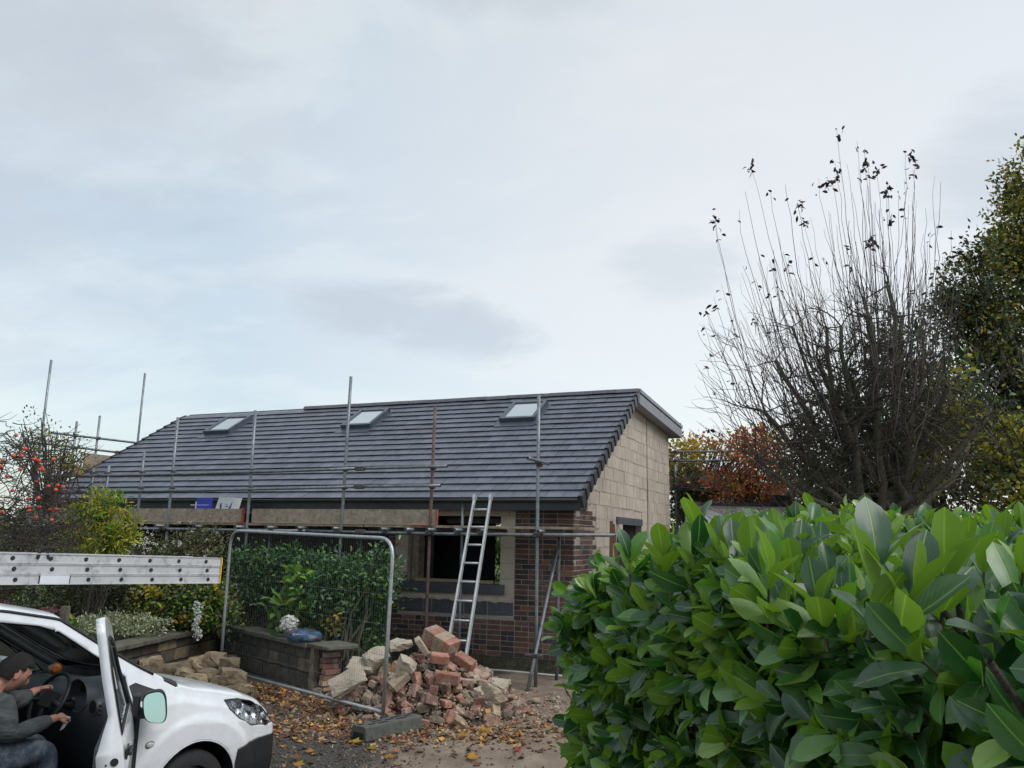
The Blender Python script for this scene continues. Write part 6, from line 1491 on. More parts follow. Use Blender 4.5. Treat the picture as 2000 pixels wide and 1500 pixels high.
pts = [A(random.gauss(345, 52), random.gauss(1075, 30), random.uniform(11.9, 12.1)) for _ in range(46)] + [A(random.gauss(275, 15), random.gauss(1065, 14), 11.9) for _ in range(16)]+ [A(random.uniform(250, 440), random.uniform(1150, 1235), 11.9) for _ in range(34)]
blossoms(sh4, 'small_flowers', pts, .020)
b5 = A(350, 1235, 11.9); b5.z = .4
sh5 = shrub('fuchsia_bush', b5, 'green and yellow leafed bush spilling over the wall with a white flower spray', [(A(350, 1170, 12.0), (.6, .35, .3)), (A(400, 1185, 11.9), (.4, .3, .32)), (A(290, 1175, 12.0), (.35, .3, .28)), (A(425, 1200, 12.0), (.25, .25, .3)), (A(350, 1205, 11.9), (.5, .3, .2))], 5200, .065, .042, [m_livy, m_lhyd, m_lyel], mi_p=(.72, .20, .08), clump=.18, nst=20, r0=.008)
blossoms(sh5, 'flower_spray', [A(385+random.gauss(0, 5), y_, 11.3) for y_ in np.linspace(1178, 1246, 26)], .032, k=10)
# dark hedge behind the van
b6 = Vector((-6.0, 13.2, .4))
shrub('dark_hedge', b6, 'dark shaggy conifer hedge behind the van and ladders', [(A(x_, 1140, 12.9), (.8, .5, .75)) for x_ in (-60, 40, 130, 220)]+[(A(x_, 1195, 12.6), (.7, .5, .5)) for x_ in (0, 90, 180, 250)], 15000, .07, .022, [m_lhedge, m_ldgreen], mi_p=(.6, .4), clump=.22, cat='hedge', tpl=T_DIA, shell=.45, nst=20)
# variegated ground cover
b7 = A(230, 1235, 10.9); b7.z = .42
shrub('ground_cover', b7, 'cream variegated ground cover heaped behind the low wall', [(A(200, 1222, 11.2), (.35, .3, .12)), (A(265, 1222, 11.2), (.45, .3, .14)), (A(160, 1225, 10.8), (.25, .25, .10))], 4200, .05, .022, m_lvar, clump=.10, cat='plant', nst=6, r0=.004)
shrub('hosta', A(140, 1225, 10.6), 'small bright green leafy plant beside the mossy post', [(A(139, 1216, 10.6), (.08, .08, .07))], 22, .16, .06, m_lhyd, clump=.08, cat='plant', nst=3, r0=.004, up=.8)
shrub('sedum', (A(100, 1210, 10.3).x, A(100, 1210, 10.3).y, .42), 'dull pink flower heads left of the mossy post', [(A(102, 1195, 10.3), (.15, .12, .035)), (A(8, 1180, 10.0), (.12, .1, .03))], 900, .028, .02, m_pink, clump=.06, cat='plant', nst=14, r0=.005)
# yellow-green pieris
b8 = A(185, 1100, 11.4); b8.z = .4
shrub('pieris_shrub', b8, 'yellow-green shrub with whorled leaves standing before the toe boards', [(A(190, 990, 11.4), (.26, .24, .16)), (A(225, 985, 11.4), (.2, .2, .14)), (A(165, 1015, 11.3), (.28, .25, .18)), (A(215, 1025, 11.4), (.32, .25, .18)), (A(150, 1050, 11.2), (.26, .25, .2)), (A(195, 1060, 11.3), (.38, .3, .22)), (A(235, 1050, 11.4), (.2, .2, .18)), (A(165, 1090, 11.2), (.3, .25, .22))], 3600, .10, .026, [m_lpier, m_lhyd], mi_p=(.85, .15), clump=.13, nst=30, r0=.012, shell=.6, up=.5)
# thin leafy tree behind the apple tree
def grow(b, p, d, ln, r, lvl, maxl, tips, spread=.5, kids=(3, 4), up=.15, seg=4, wig=.12, shrink=.68, sides=5):
    pts = [p.copy()]; rs = [r]; dd = d.normalized()
    for i in range(seg):
        dd = (dd+Vector([random.gauss(0, wig) for _ in range(3)])+Vector((0, 0, up*.3))).normalized(); pts.append(pts[-1]+dd*ln/seg); rs.append(max(.0015, r*(1-.45*(i+1)/seg)))
    b.tube(pts, rs, sides if lvl < 2 else 4 if lvl < 3 else 3, cap=False)
    if lvl >= maxl: tips.append((pts[-1], dd)); return
    for k in range(random.randint(*kids)):
        t = random.uniform(.35, 1.); i = min(seg-1, int(t*seg)); q_ = pts[i].lerp(pts[i+1], t*seg-i)
        ax = dd.orthogonal().normalized(); ax.rotate(Matrix.Rotation(random.uniform(0, 2*PI), 3, dd)); d2 = (dd*math.cos(spread)+ax*math.sin(spread*random.uniform(.7, 1.3))+Vector((0, 0, up))).normalized()
        grow(b, q_, d2, ln*shrink*random.uniform(.75, 1.2), rs[i]*.62, lvl+1, maxl, tips, spread, kids, up, max(3, seg-1), wig, shrink, sides)
# crab apple tree, left edge
ab = Vector((-6.35, 9.3, .4)); atr = empty('crab_apple_tree', ab, 'twiggy crab apple tree at the left edge hung with red fruit', 'tree')
tb = MB(); tips = []
for k in range(8):
    a = random.uniform(0, 2*PI); grow(tb, Vector((0, 0, 0)), Vector((math.cos(a)*.55, math.sin(a)*.4, .9)), random.uniform(.9, 1.35), .045, 0, 4, tips, spread=.75, kids=(3, 5), up=-.02, wig=.22, shrink=.66)
tb.build('branches', m_twigp, atr)
P = np.array([list(t[0]) for t in tips]); n = 2600; sel = rng.integers(0, len(P), n); PP = P[sel]+rng.normal(size=(n, 3))*.05
me = cloud_mesh('foliage', T_LEAF, PP, rand_dirs(n, -.3), rand_dirs(n, .6), .055*rng.uniform(.6, 1.2, n), .03*rng.uniform(.6, 1.2, n), [m_livy, m_lyel, m_lolive], rng.choice(3, n, p=[.55, .12, .33])); link('foliage', me, atr)['kind'] = 'stuff'
am = bmesh.new(); bmesh.ops.create_uvsphere(am, u_segments=14, v_segments=10, radius=.5)
for v in am.verts:
    r2 = math.hypot(v.co.x, v.co.y); v.co.z -= .12*math.exp(-(r2/.16)**2)*(1 if v.co.z > 0 else -1)
ame = bpy.data.meshes.new('apple'); am.to_mesh(ame); am.free(); ame.materials.append(m_apple); ame.polygons.foreach_set('use_smooth', [True]*len(ame.polygons))
APX = [(50, 877), (42, 886), (43, 891), (26, 890), (66, 888), (69, 896), (66, 897), (5, 899), (2, 912), (105, 897), (76, 900), (80, 911), (84, 918), (77, 917), (40, 917), (71, 941), (95, 950), (113, 948), (123, 951), (109, 957), (54, 974), (75, 973), (77, 991), (57, 997), (98, 996), (109, 995), (101, 1016), (4, 1000), (70, 1011), (31, 850), (82, 914), (57, 990), (24, 958), (14, 930)]
for (px, py) in APX:
    p = A(px, py, 8.6+random.uniform(-.15, .3)); s_ = random.uniform(.034, .050); o = link('apple', ame, atr, p-ab, (random.uniform(-.5, .5), random.uniform(-.5, .5), 0)); o.scale = (s_,)*3
# fine trailing stems that hold the outer fruit
tw = MB()
for (px, py) in APX:
    p = A(px, py, 8.7)-ab; tw.tube([p, p+Vector((random.uniform(-.06, .02), .05, .06)), p+Vector((random.uniform(-.5, -.15), random.uniform(.1, .4), random.uniform(-.1, .3)))], .004, 4, cap=False)
for k in range(16):
    p0 = A(random.uniform(0, 60), random.uniform(860, 1000), 8.9)-ab; p1 = A(random.uniform(60, 165), random.uniform(790, 1060), 8.9)-ab; m_ = p0.lerp(p1, .5)+Vector((0, 0, random.uniform(.02, .18))); tw.tube([p0, p0.lerp(m_, .6)+Vector((0, 0, .03)), m_, m_.lerp(p1, .5)+Vector((0, 0, .02)), p1], .006, 4, r2=.002, cap=False)
for k in range(700):
    u = random.random(); px = -60+u*215; top_ = 800+max(0, px-20)*.55+random.uniform(0, 60); py = top_+random.random()**.8*(1110-top_); p = A(px, py, random.uniform(8.8, 10.4))-ab
    d = Vector((random.gauss(.2, .9), random.gauss(0, .7), random.gauss(.15, .5))).normalized(); pts = [p]
    for i in range(4): d = (d+Vector([random.gauss(0, .25) for _ in range(3)])+Vector((0, 0, -.05))).normalized(); pts.append(pts[-1]+d*random.uniform(.06, .15))
    tw.tube(pts, [.0065, .0055, .0045, .0035, .002], 3, cap=False)
tw.build('twigs', m_twigp, atr)['kind'] = 'stuff'
# garden trees further left
def leafy_tree(name, base, label, blobs, n, ln, wd, mats, mi_p=None, th=.12, cat='tree', tpl=T_DIA, clump=.5, shell=.5, bark=m_bark, limbs=10, **kw):
    base = Vector(base); root = empty(name, base, label, cat); bl = [(tuple(Vector(c)-base), r_) for c, r_ in blobs]
    crown('crown', root, bl, n, ln, wd, mats, clump=clump, tpl=tpl, mi_p=mi_p, shell=shell, kind=None, **kw)
    b = MB(); top = Vector(bl[0][0])
    b.tube([Vector((0, 0, 0)), top*.3+Vector((.1, 0, 0)), top*.75], th, 9, r2=th*.45)
    for c, r_ in bl:
        for _ in range(max(1, limbs//len(bl))):
            d = Vector([random.gauss(0, 1) for _ in range(3)]).normalized(); e = Vector(c)+Vector((d.x*r_[0], d.y*r_[1], abs(d.z)*r_[2]))*.9; s0 = top*random.uniform(.25, .7); m_ = s0.lerp(e, .5)+Vector((0, 0, .1*e.length*.3)); b.tube([s0, m_, e], th*.4, 5, r2=.006, cap=False)
    b.build('trunk', bark, root); return root
leafy_tree('slender_tree', (A(120, 1000, 15).x, A(120, 1000, 15).y, 0), 'pale thin-leaved tree seen between apple tree and roof', [(A(90, 880, 15), (.7, .6, .5)), (A(125, 890, 15), (.5, .5, .4)), (A(60, 850, 15), (.4, .4, .4)), (A(140, 905, 15), (.3, .4, .35))], 1500, .075, .03, [m_livy, m_lyel], mi_p=(.8, .2), clump=.22, shell=.2, th=.05, limbs=40)
leafy_tree('garden_tree', (-11, 15, .3), 'dark round tree at the far left beyond the apple tree', [((-10.6, 14.5, 1.5), (1.4, 1.2, 1.2)), ((-9.2, 14.0, 1.2), (1.0, 1.0, .9)), ((-12, 15, 1.8), (1.2, 1, 1))], 7000, .10, .05, [m_lhedge, m_lolive], mi_p=(.8, .2), clump=.35)

# ------------------------------------------------------------------ right-hand trees
# big bare shrubby tree with long upright whips
tbz = Vector((6.35, 11.6, 0)); bt = empty('bare_tree', tbz, 'big bare many-stemmed tree with long upright whips and a few dark leaves', 'tree')
lb_ = MB(); wt = MB(); wtips = []
def along(px, py, Y_): return A(px, py, Y_)-tbz
LIMB = []
cent = (1745, 1010)
# thick gnarled stems
tips2 = []
for k, (px, py, r_) in enumerate([(1520, 700, .05), (1500, 800, .055), (1600, 700, .06), (1640, 640, .05), (1700, 620, .06), (1740, 560, .055), (1760, 620, .06), (1560, 850, .05), (1800, 700, .06), (1850, 760, .055), (1890, 850, .05), (1640, 800, .07), (1700, 760, .07), (1480, 900, .045), (1590, 900, .06), (1830, 880, .05), (1660, 720, .06), (1610, 640, .045), (1545, 640, .035), (1930, 800, .045), (1780, 800, .07)]):
    root = along(1745+random.uniform(-65, 75), 1040, 11.6+random.uniform(-.5, .5)); e = along(px, py, random.uniform(10.8, 12.5)); m_ = root.lerp(e, .5)+Vector(((e.x-root.x)*.22, random.gauss(0, .15), -.05)); pts = []
    for i in range(9): t = i/8; pts.append(root.lerp(m_, t).lerp(m_.lerp(e, t), t)+Vector((random.gauss(0, .03), random.gauss(0, .03), random.gauss(0, .02))))
    LIMB += pts[2:]; lb_.tube(pts, [r_*1.25*(1-.55*i/8) for i in range(9)], 8)
    for i in range(3, 9):
        for _ in range(3):
            d = Vector((random.gauss(0, 1), random.gauss(0, .7), random.gauss(.6, .8))).normalized(); grow(lb_, pts[i], d, random.uniform(.28, .62), r_*.26, 2, 4, tips2, spread=.7, kids=(2, 4), up=.18, wig=.2, seg=4)
lb_.build('trunk', m_barkg, bt)
WH = [(1396, 425, 1500, 870), (1395, 440, 1520, 900), (1440, 410, 1560, 850), (1467, 322, 1600, 800), (1455, 375, 1570, 800), (1502, 375, 1600, 760), (1533, 360, 1590, 700), (1555, 395, 1640, 760), (1570, 425, 1640, 740), (1598, 350, 1680, 720), (1635, 255, 1690, 700), (1632, 315, 1690, 690), (1625, 350, 1680, 700), (1655, 320, 1700, 680), (1675, 275, 1710, 680), (1690, 290, 1720, 690), (1697, 315, 1715, 660), (1680, 330, 1700, 690), (1712, 330, 1730, 680), (1735, 355, 1740, 680), (1732, 380, 1745, 690), (1740, 420, 1760, 700), (1768, 295, 1760, 670), (1787, 310, 1770, 690), (1783, 330, 1780, 700), (1765, 350, 1770, 690), (1780, 400, 1775, 690), (1810, 405, 1800, 720), (1825, 345, 1810, 700), (1838, 355, 1825, 720), (1862, 450, 1830, 740), (1372, 632, 1480, 900), (1378, 600, 1490, 860), (1385, 690, 1500, 930), (1390, 745, 1520, 950), (1408, 555, 1520, 860), (1420, 600, 1530, 850), (1432, 640, 1540, 900), (1400, 650, 1510, 890), (1395, 580, 1500, 840), (1452, 520, 1560, 820), (1480, 500, 1570, 800), (1848, 500, 1820, 730), (1870, 560, 1840, 760)]
cent = (1745, 1010)
def whip(px, py, bx_, by_, Y_):
    tip = along(px, py, Y_); b0 = along(bx_, by_, Y_+random.uniform(-.4, .4)); root = min(LIMB, key=lambda L_: (L_-b0).length if L_.z < b0.z+.1 else 9)
    m_ = b0.lerp(tip, .55)+Vector(((tip.x-b0.x)*.14, random.gauss(0, .04), .02))
    pts = [root, root.lerp(b0, .5)+Vector(((b0.x-root.x)*.15, random.gauss(0, .1), -.05)), b0]
    n = 9
    for i in range(1, n+1):
        t = i/n; a = b0.lerp(m_, t); c = m_.lerp(tip, t); pts.append(a.lerp(c, t)+Vector((random.gauss(0, .014), random.gauss(0, .014), 0)))
    rs = [.011, .0095, .008]+[.0075-.0055*i/n for i in range(1, n+1)]
    wt.tube(pts, rs, 4, cap=False); wtips.append((pts[-1], pts)); return pts
for (a, b, c, d) in WH: whip(a, b, c, d, random.uniform(10.6, 12.6))
for k in range(185):
    u = random.random(); px = 1385+u*500+random.gauss(0, 8); env = 330+abs(u-.62)**1.5*600; py = env+random.uniform(20, 330)*(.4+random.random()*.8); bx_ = 1510+u*330+random.gauss(0, 26); by_ = max(py+90, 700+abs(u-.6)*260+random.gauss(0, 60)); whip(px, py, bx_, by_, random.uniform(10.3, 13.0))
wt.build('whips', m_twigp, bt)['kind'] = 'stuff'
# dense criss-cross twigs filling the lower crown
tt = MB(); 
for k in range(620):
    u = random.random(); px = 1400+u*540; py = 560+random.random()**.8*440+abs(u-.6)*110; p = along(px, py, random.uniform(10.6, 12.9)); d = Vector((random.gauss((px-1720)/300, .8), random.gauss(0, .6), random.gauss(.7, .5))).normalized(); pts = [p]
    for i in range(4): d = (d+Vector([random.gauss(0, .16) for _ in range(3)])+Vector((0, 0, .06))).normalized(); pts.append(pts[-1]+d*random.uniform(.10, .2))
    tt.tube(pts, [.0055, .0048, .004, .003, .002], 3, cap=False)
tt.build('twigs', m_twigp, bt)['kind'] = 'stuff'
# leaves at whip tips
P, D_ = [], []
for (p, pts) in wtips[:44]:
    for j in range(random.choice([0, 1, 3, 4])):
        q_ = pts[-1].lerp(pts[-2], random.random()**1.4); P.append(list(q_+Vector([random.gauss(0, .03) for _ in range(3)]))); D_.append([random.gauss(0, 1), random.gauss(0, 1), -.5])
for (p, pts) in wtips[44:]:
    if random.random() < .14:
        for j in range(3): P.append(list(pts[-1].lerp(pts[-2], random.random()))); D_.append([random.gauss(0, 1), random.gauss(0, 1), -.4])
P = np.array(P); n = len(P); link('leaves', cloud_mesh('leaves', T_LEAF, P, np.array(D_), rand_dirs(n, .6), .095*rng.uniform(.6, 1.2, n), .05*rng.uniform(.7, 1.2, n), m_lpurple), bt)['kind'] = 'stuff'
P = []
for (px, py, s_) in [(1700, 470, 22), (1615, 355, 16), (1693, 318, 18), (1715, 330, 12), (1780, 300, 14), (1733, 372, 18), (1558, 398, 12), (1740, 425, 10), (1468, 325, 12), (1398, 428, 12), (1572, 430, 10), (1632, 340, 14), (1636, 260, 9)]:
    for j in range(int(s_*.8)): P.append(list(along(px+random.gauss(0, 5), py+random.gauss(0, 7), 11.2)))
P = np.array(P); n = len(P); link('leaves', cloud_mesh('leaves', T_LEAF, P, rand_dirs(n, -.6), rand_dirs(n, .3), .10*rng.uniform(.6, 1.2, n), .055*rng.uniform(.7, 1.2, n), m_lpurple), bt)['kind'] = 'stuff'
# evergreen mass behind the bare tree
leafy_tree('evergreen_tree', (9.5, 16.5, 0), 'dark evergreen tree showing through the bare whips', [(A(1740, 790, 16), (1.35, 1.2, 1.5)), (A(1660, 860, 16), (1.1, 1.1, 1.3)), (A(1800, 760, 16.3), (1.1, 1.1, 1.5)), (A(1700, 920, 16), (1.5, 1.2, 1.1)), (A(1620, 920, 16), (1.0, 1.0, 1.0)), (A(1850, 880, 16), (1.3, 1.2, 1.3)), (A(1760, 690, 16.2), (.6, .7, .8)), (A(1900, 900, 16), (1.2, 1.2, 1.2))], 15000, .14, .06, m_ldgreen, clump=.35, shell=.45, th=.2)
# tall autumn tree on the right edge
leafy_tree('autumn_tree', (15.2, 19.5, 0), 'tall gold and olive autumn tree cut by the right edge', [(A(2010, 470, 19), (1.05, 1.2, 1.3)), (A(1985, 400, 19), (.5, .7, .5)), (A(2030, 330, 19), (.9, .9, .9)), (A(1965, 560, 19), (.8, .9, .8)), (A(1975, 660, 19), (1.0, .9, .8)), (A(2090, 600, 19), (1.4, 1.4, 2.5)), (A(2110, 380, 19.5), (1.2, 1.2, 1.5)), (A(1955, 480, 19), (.45, .6, .4)), (A(2000, 780, 19), (1.0, 1.0, 1.0))], 21000, .14, .08, [m_lgold, m_lolive, m_ldgreen], mi_p=(.5, .35, .15), clump=.46, shell=.4, th=.28, limbs=40)
leafy_tree('oak_tree', (13.2, 17.5, 0), 'dark green broad-leaved tree left of the gold one', [(A(1900, 560, 17.5), (.62, .7, .65)), (A(1870, 620, 17.5), (.55, .6, .5)), (A(1925, 650, 17.5), (.8, .8, .8)), (A(1940, 740, 17.5), (.9, .9, .9)), (A(1915, 500, 17.5), (.4, .5, .35)), (A(1960, 850, 17.5), (1.0, .9, .8)), (A(1845, 590, 17.5), (.3, .4, .25)), (A(1985, 930, 17.5), (1.0, .9, .6))], 13000, .12, .07, [m_lolive, m_ldgreen], mi_p=(.3, .7), clump=.34, shell=.4, th=.2, limbs=40)
leafy_tree('hazel_bush', (9.6, 12.6, 0), 'yellow-green leafy bush behind the right side of the bare tree', [(A(1870, 760, 12.6), (.45, .5, .5)), (A(1930, 860, 12.6), (.7, .6, .7)), (A(1985, 890, 12.6), (.6, .6, .8)), (A(1830, 840, 13), (.4, .5, .5)), (A(1790, 940, 13), (.45, .5, .35)), (A(1960, 950, 12.6), (.7, .6, .45))], 2600, .10, .08, [m_lygreen, m_livy], mi_p=(.75, .25), clump=.28, shell=.25, th=.05, limbs=60, tpl=T_LEAF)
# red and yellow autumn bushes between house and bare tree
leafy_tree('red_maple_bush', (A(1465, 990, 19).x, 19, 0), 'fiery red autumn bush right of the rear scaffold', [(A(1445, 905, 19), (.75, .6, .6)), (A(1510, 915, 19), (.6, .6, .55)), (A(1425, 960, 19), (.6, .6, .5)), (A(1490, 965, 19), (.8, .6, .45)), (A(1465, 860, 19), (.5, .4, .35))], 3300, .11, .06, [m_lred, m_lolive], mi_p=(.9, .1), clump=.24, shell=.3, th=.05, limbs=60)
leafy_tree('yellow_birch', (A(1350, 990, 21).x, 21, 0), 'sparse yellow-leaved tree with bare upper twigs behind the scaffold', [(A(1335, 900, 21), (.6, .6, .5)), (A(1380, 880, 21), (.6, .6, .35)), (A(1440, 870, 21), (.7, .6, .3)), (A(1500, 860, 21), (.5, .6, .4))], 1300, .13, .095, [m_lyel, m_lred], mi_p=(.85, .15), clump=.4, shell=.3, th=.06, limbs=80)
bb = Vector((A(1420, 1000, 21).x, 21.3, 0)); bz = empty('birch_tree', bb, 'leafless fine-twigged tree behind the red bush', 'tree'); b = MB(); tp_ = []
for k in range(9): a = random.uniform(-1, 1); grow(b, Vector((0, 0, 0)), Vector((a*.55, random.uniform(-.3, .3), 1)), random.uniform(2.0, 2.7), .05, 0, 4, tp_, spread=.42, kids=(3, 5), up=.12, wig=.10, shrink=.60)
b.build('branches', m_twigp, bz)
leafy_tree('brown_bush', (A(1350, 990, 20).x, 20, 0), 'brown and olive bush behind the low rear scaffold', [(A(1335, 935, 20), (.7, .6, .5)), (A(1385, 950, 20), (.7, .6, .45)), (A(1350, 990, 20), (1.0, .6, .5))], 3600, .09, .05, [m_lolive, m_lhedge], mi_p=(.4, .6), clump=.3, shell=.3, th=.05)
leafy_tree('green_hedge_tree', (A(1560, 1000, 22).x, 23, 0), 'dark green mass of trees behind the flat-roofed outbuilding', [(A(x_, 985, 23), (1.5, 1, 1.2)) for x_ in (1300, 1400, 1520, 1620)]+[(A(1580, 940, 23), (1.0, 1, .9))], 9000, .14, .07, [m_ldgreen, m_lhedge], mi_p=(.6, .4), clump=.4, shell=.4, th=.1)
# screens of far trees along the horizon
for k, (cx_2, cy_2, lab) in enumerate([(-34, 52, 'distant line of dark trees far left'), (-8, 60, 'distant line of dark trees beyond the bungalow'), (30, 46, 'distant line of dark trees far right')]):
    crown_root = leafy_tree('far_tree_belt', (cx_2, cy_2, 0), lab, [((cx_2+dx_, cy_2+random.uniform(-2, 2), random.uniform(.8, 1.6)), (4.5, 3, 2.2)) for dx_ in (-16, -11, -6, -1, 4, 9, 14)], 7000, .5, .3, [m_lhedge, m_ldgreen], mi_p=(.5, .5), clump=1.2, th=.2, cat='trees')
# white-sided outbuilding with dark flat roof
gp0, gp1 = A(1375, 1012, 17), A(1590, 1010, 17)
ob = empty('outbuilding', (gp0.x, 17, 0), 'white-walled outbuilding with dark flat roof just above the laurel hedge', 'outbuilding')
zt_ = A(1400, 988, 17).z
MB().box(((gp1.x-gp0.x)/2, .9, zt_/2), (gp1.x-gp0.x, 1.8, zt_)).build('wall', M('white_render', (.62, .63, .66), (.72, .73, .75), rough=.8, scale=3, bump=.1), ob)
MB().box(((gp1.x-gp0.x)/2, .9, zt_+.04), (gp1.x-gp0.x+.2, 2.0, .07)).build('roof', m_black, ob)
MB().box(((gp1.x-gp0.x)*.78, .5, zt_+.16), (.35, .3, .22)).build('roof_vent', m_black, ob)
leafy_tree('garden_shrub', (A(955, 1085, 20.5).x, 20.5, 0), 'green shrub glimpsed through the window opening', [(A(955, 1090, 20.5), (1.1, .5, 1.0)), (A(960, 1060, 20.5), (.6, .5, .5))], 3500, .10, .06, [m_lhyd, m_lygreen], mi_p=(.8, .2), clump=.25, th=.04)

# ------------------------------------------------------------------ laurel hedge (foreground right)
def leaf_tpl(nl=7, droop=.16, fold=.16, curl=0.):
    V, U = [], []
    ws_ = [0, .24, .40, .49, .50, .37, 0.0]; ts_ = [0, .13, .30, .50, .70, .87, 1.]
    for i in range(nl):
        t = ts_[i]; w_ = ws_[i]; z = -droop*t*t+curl*math.sin(t*PI)
        if i in (0, nl-1): V.append((0, t*1., z)); U.append((.5, t))
        else:
            for s_ in (-1, -.5, 0, .5, 1): V.append((w_*s_, t-.02*abs(s_), z+fold*w_*abs(s_)+.02*math.sin(t*9+s_*2)*abs(s_))); U.append((.5+.5*s_, t))
    F = [(0, k+2, k+1) for k in range(4)]; F = [(0, 1+k+1, 1+k)[::-1] for k in range(4)]
    F = [(0, 2+k, 1+k) for k in range(4)]
    for i in range(nl-3):
        a = 1+i*5
        for k in range(4): F.append((a+k, a+k+1, a+k+6, a+k+5))
    a = 1+(nl-3)*5
    for k in range(4): F.append((a+k, a+k+1, len(V)-1))
    return (np.array(V, float), F, U)
T_LAU = [leaf_tpl(7, .16, .15), leaf_tpl(7, .30, .30), leaf_tpl(7, .05, .10, .04), leaf_tpl(7, -.10, .22)]
HP0 = Vector((.36, 3.45, 0)); HP1 = Vector((.88, .72, 0)); HB0 = Vector((1.5, 5.2, 0)); HB1 = Vector((5.2, 6.6, 0))
hdg = empty('laurel_hedge', (1.6, 3.0, gz(1.6, 3)), 'big glossy cherry laurel hedge filling the lower right foreground', 'hedge')
HOFF = np.array(list(hdg.location))
HT = 1.875
def htop(x, y): return HT + .05*math.sin(x*2.1+y*1.3) + .035*math.sin(x*4.3-y*2.9) + .075*smooth((y-3.6)/2.4) - .10*smooth((1.3-x)/.9)*smooth((y-2.2)/1.0) - .13*smooth((2.9-y)/1.9) + .03*smooth((x-1.4)/2)
SH = []      # shoots: base, axis, scale, nleaves, young
def face_pt(a, b, t, z): p = a.lerp(b, t); d = (b-a).normalized(); nrm = Vector((d.y, -d.x, 0)); return p, nrm
fd1 = (HP1-HP0).normalized(); fn1 = Vector((fd1.y, -fd1.x, 0)); 
if fn1.x > 0: fn1 = -fn1
for k in range(1650):
    t = random.random(); z = .15+random.random()**.8*(HT-.15); p = HP0.lerp(HP1, t); lay_ = random.choice([0, 0, 1, 2])
    rnd_ = smooth((z-1.55)/.45); p = p - fn1*(rnd_*rnd_*.12) - fn1*(lay_*.11) + fn1*random.uniform(-.05, .05) + fn1*.04*math.sin(z*5+t*9); p.z = min(z, htop(p.x, p.y))
    ax = fn1*(1-.6*rnd_)+Vector((0, 0, .35+.9*rnd_))+Vector([random.gauss(0, .35) for _ in range(3)]); SH.append((p, ax.normalized(), random.uniform(.85, 1.15), random.randint(5, 8), random.random() < .10+.22*rnd_))
ed1 = (HB0-HP0).normalized(); en1 = Vector((ed1.y, -ed1.x, 0)); en1 = -en1 if en1.x > 0 else en1
for k in range(420):
    t = random.random(); z = .4+random.random()**.7*(HT-.4); p = HP0.lerp(HB0, t)+en1*random.uniform(-.25, .05); p.z = min(z, htop(p.x, p.y)); ax = en1+Vector((0, 0, .5))+Vector([random.gauss(0, .35) for _ in range(3)]); SH.append((p, ax.normalized(), random.uniform(.8, 1.1), random.randint(5, 8), random.random() < .15))
def in_top(x, y):
    P_ = [(HP0.x, HP0.y), (HP1.x, HP1.y), (5.6, .72), (5.6, 6.8), (HB1.x, HB1.y), (HB0.x, HB0.y)]; return inpoly((x, y), P_)
k = 0
while k < 2100:
    y = .9+random.random()**1.1*5.8; x = random.uniform(.3, 5.2)
    if not in_top(x, y) or x > y*.75+.35: continue
    zt = htop(x, y); p = Vector((x, y, zt-random.choice([0, .02, .06, .13])+random.gauss(0, .03)))
    ax = Vector((random.gauss(0, .35), random.gauss(-.05, .35), 1)); SH.append((p, ax.normalized(), random.uniform(.85, 1.15), random.randint(5, 8), random.random() < .22)); k += 1
# tall young shoots standing proud, as in the photograph
for (px, py, Y_, s_) in [(1365, 1085, 2.45, 1.05), (1402, 1120, 2.3, 1.0), (1300, 1120, 2.6, 1.0), (1425, 1160, 2.2, 1.05), (1560, 1165, 1.9, 1.0), (1700, 1215, 1.45, 1.05), (1760, 1235, 1.4, 1.05), (1350, 1130, 2.4, 1.05), (1480, 1150, 2.1, 1.0), (1230, 1130, 2.9, 1.0), (1840, 1200, 1.5, 1.0), (1560, 1130, 2.2, 1.0), (1610, 1240, 1.6, 1.0), (1920, 1170, 1.7, 1.0), (1500, 1210, 1.75, 1.0), (1990, 1200, 1.5, 1.0), (1960, 1110, 2.2, 1.0)]:
    p = A(px, py, Y_); SH.append((p, Vector((random.gauss(0, .12), random.gauss(-.15, .12), 1)).normalized(), s_, 6, 2))
LP, LD_, LN, LL, LW, LY, LT = [], [], [], [], [], [], []; stm = MB()
for (p, ax, sc_, nl, young) in SH:
    o1 = ax.orthogonal().normalized(); ph0 = random.uniform(0, 6.28); sl3 = random.uniform(.05, .11)*sc_
    near = (p-EYE).length
    if near < 2.6 or young == 2: stm.tube([p-ax*(.03 if young == 2 else .07), p, p+ax*sl3], [.0042, .0036, .0022], 5, cap=False)
    for j in range(nl):
        a = ph0+j*2.4; rad = o1.copy(); rad.rotate(Matrix.Rotation(a, 3, ax)); tpos = j/(nl-1)
        tilt = (math.radians(72)*(1-tpos)+math.radians(26)*tpos)*random.uniform(.8, 1.2)
        if young == 2: tilt = math.radians(58)*(1-tpos)+math.radians(20)*tpos
        d = ax*math.cos(tilt)+rad*math.sin(tilt)
        if young != 2: d.z -= random.uniform(.05, .95)*(1-tpos)
        d.normalize(); n3 = (ax-d*ax.dot(d)); 
        if n3.length < .1: n3 = Vector((0, 0, 1))
        n3 = n3.normalized()+Vector([random.gauss(0, .28) for _ in range(3)])
        if random.random() < .10: n3 = -n3
        LP.append(list(p+ax*(sl3*tpos))); LD_.append(list(d)); LN.append(list(n3)); ln = random.uniform(.080, .140)*sc_*(.75+.25*(1-tpos) if young != 2 else 1.0)
        LL.append(ln); LW.append(ln*random.uniform(.40, .52)); LY.append(young); LT.append(random.choice([0, 0, 1, 2, 3]) if young != 2 else random.choice([2, 3]))
stm.v = [(v[0]-HOFF[0], v[1]-HOFF[1], v[2]-HOFF[2]) for v in stm.v]
stm.build('stems', m_ltwig, hdg)
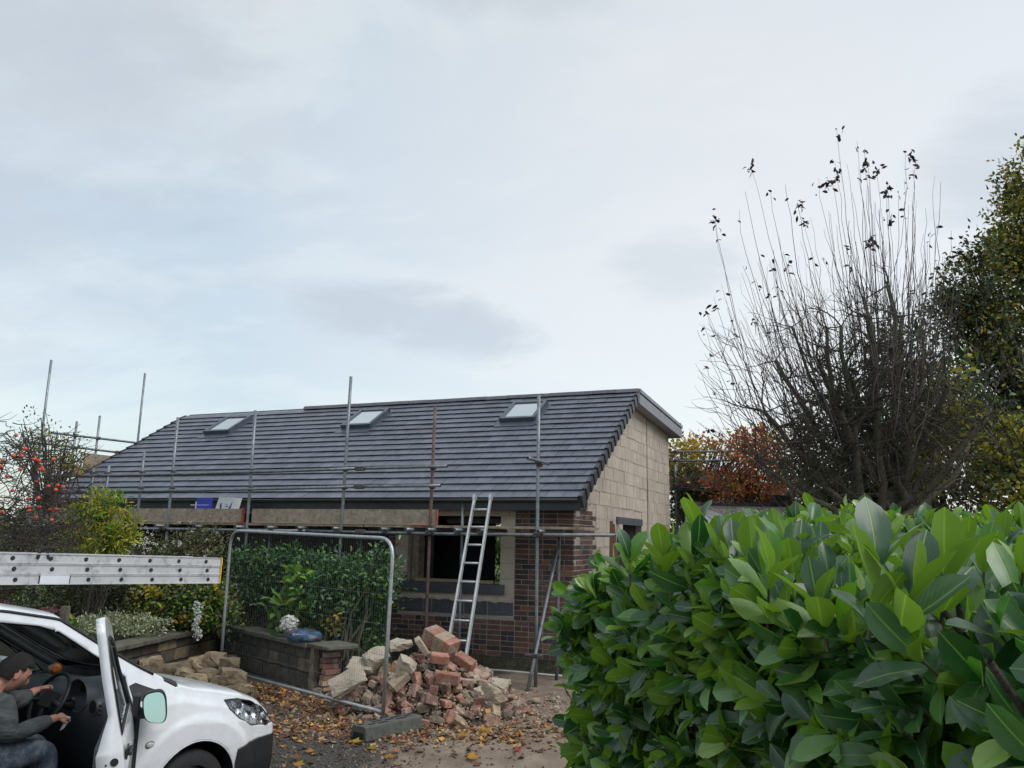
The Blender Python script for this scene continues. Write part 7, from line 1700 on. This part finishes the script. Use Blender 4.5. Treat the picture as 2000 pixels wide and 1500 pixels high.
LP = np.array(LP)-HOFF; LD_ = np.array(LD_); LN = np.array(LN); LL = np.array(LL); LW = np.array(LW); LT = np.array(LT)
# the largest-showing leaves become parts, the rest is one mass
dist = np.linalg.norm(LP+HOFF-np.array(list(EYE)), axis=1)
inv_ = []
for i in range(len(LP)):
    X, Y_, dd_ = proj(LP[i]+HOFF); ok = 1100 < X < 1990 and 980 < Y_ < 1490
    inv_.append(LL[i]/dist[i] if ok else 0)
order = np.argsort(-np.array(inv_)); big = order[:296]; isbig = np.zeros(len(LP), bool); isbig[big] = True
_lm = {}
for i in big:
    t = int(LT[i])
    if t not in _lm:
        _lm[t] = cloud_mesh('leaf', T_LAU[t], np.zeros((1, 3)), np.array([[0, 1., 0]]), np.array([[0, 0, 1.]]), np.ones(1), np.ones(1), m_laurel)
    fr3 = frames(LD_[i:i+1], LN[i:i+1])[0]; mt = Matrix([[fr3[0][r]*LW[i], fr3[1][r]*LL[i], fr3[2][r]*LL[i], LP[i][r]] for r in range(3)]+[[0, 0, 0, 1]])
    link('leaf', _lm[t], hdg, mat=mt)
for t in range(4):
    m_ = (~isbig) & (LT == t)
    o = link('foliage', cloud_mesh('foliage', T_LAU[t], LP[m_], LD_[m_], LN[m_], LL[m_], LW[m_], m_laurel), hdg); o['kind'] = 'stuff'
# plain block coloured as the hedge's inner shade, so nothing shows through
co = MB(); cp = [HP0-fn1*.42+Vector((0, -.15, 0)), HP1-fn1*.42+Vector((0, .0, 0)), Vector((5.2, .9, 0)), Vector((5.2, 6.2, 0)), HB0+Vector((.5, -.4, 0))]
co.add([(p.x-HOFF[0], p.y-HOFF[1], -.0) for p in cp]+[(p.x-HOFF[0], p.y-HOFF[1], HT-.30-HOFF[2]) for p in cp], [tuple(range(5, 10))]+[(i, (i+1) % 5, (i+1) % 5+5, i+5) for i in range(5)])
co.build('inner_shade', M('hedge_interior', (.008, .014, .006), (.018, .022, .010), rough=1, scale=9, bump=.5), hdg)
b = MB()
for k in range(160):
    p = HP0.lerp(HP1, random.random())-fn1*random.uniform(.15, .4); p.z = random.uniform(.2, 1.2); b.tube([p, p+Vector((random.gauss(0, .06), random.gauss(0, .06), .35)), p+fn1*.12+Vector((random.gauss(0, .1), random.gauss(0, .1), .7))], .006, 4, cap=False)
b.v = [(v[0]-HOFF[0], v[1]-HOFF[1], v[2]-HOFF[2]) for v in b.v]; b.build('branches', m_bark, hdg)
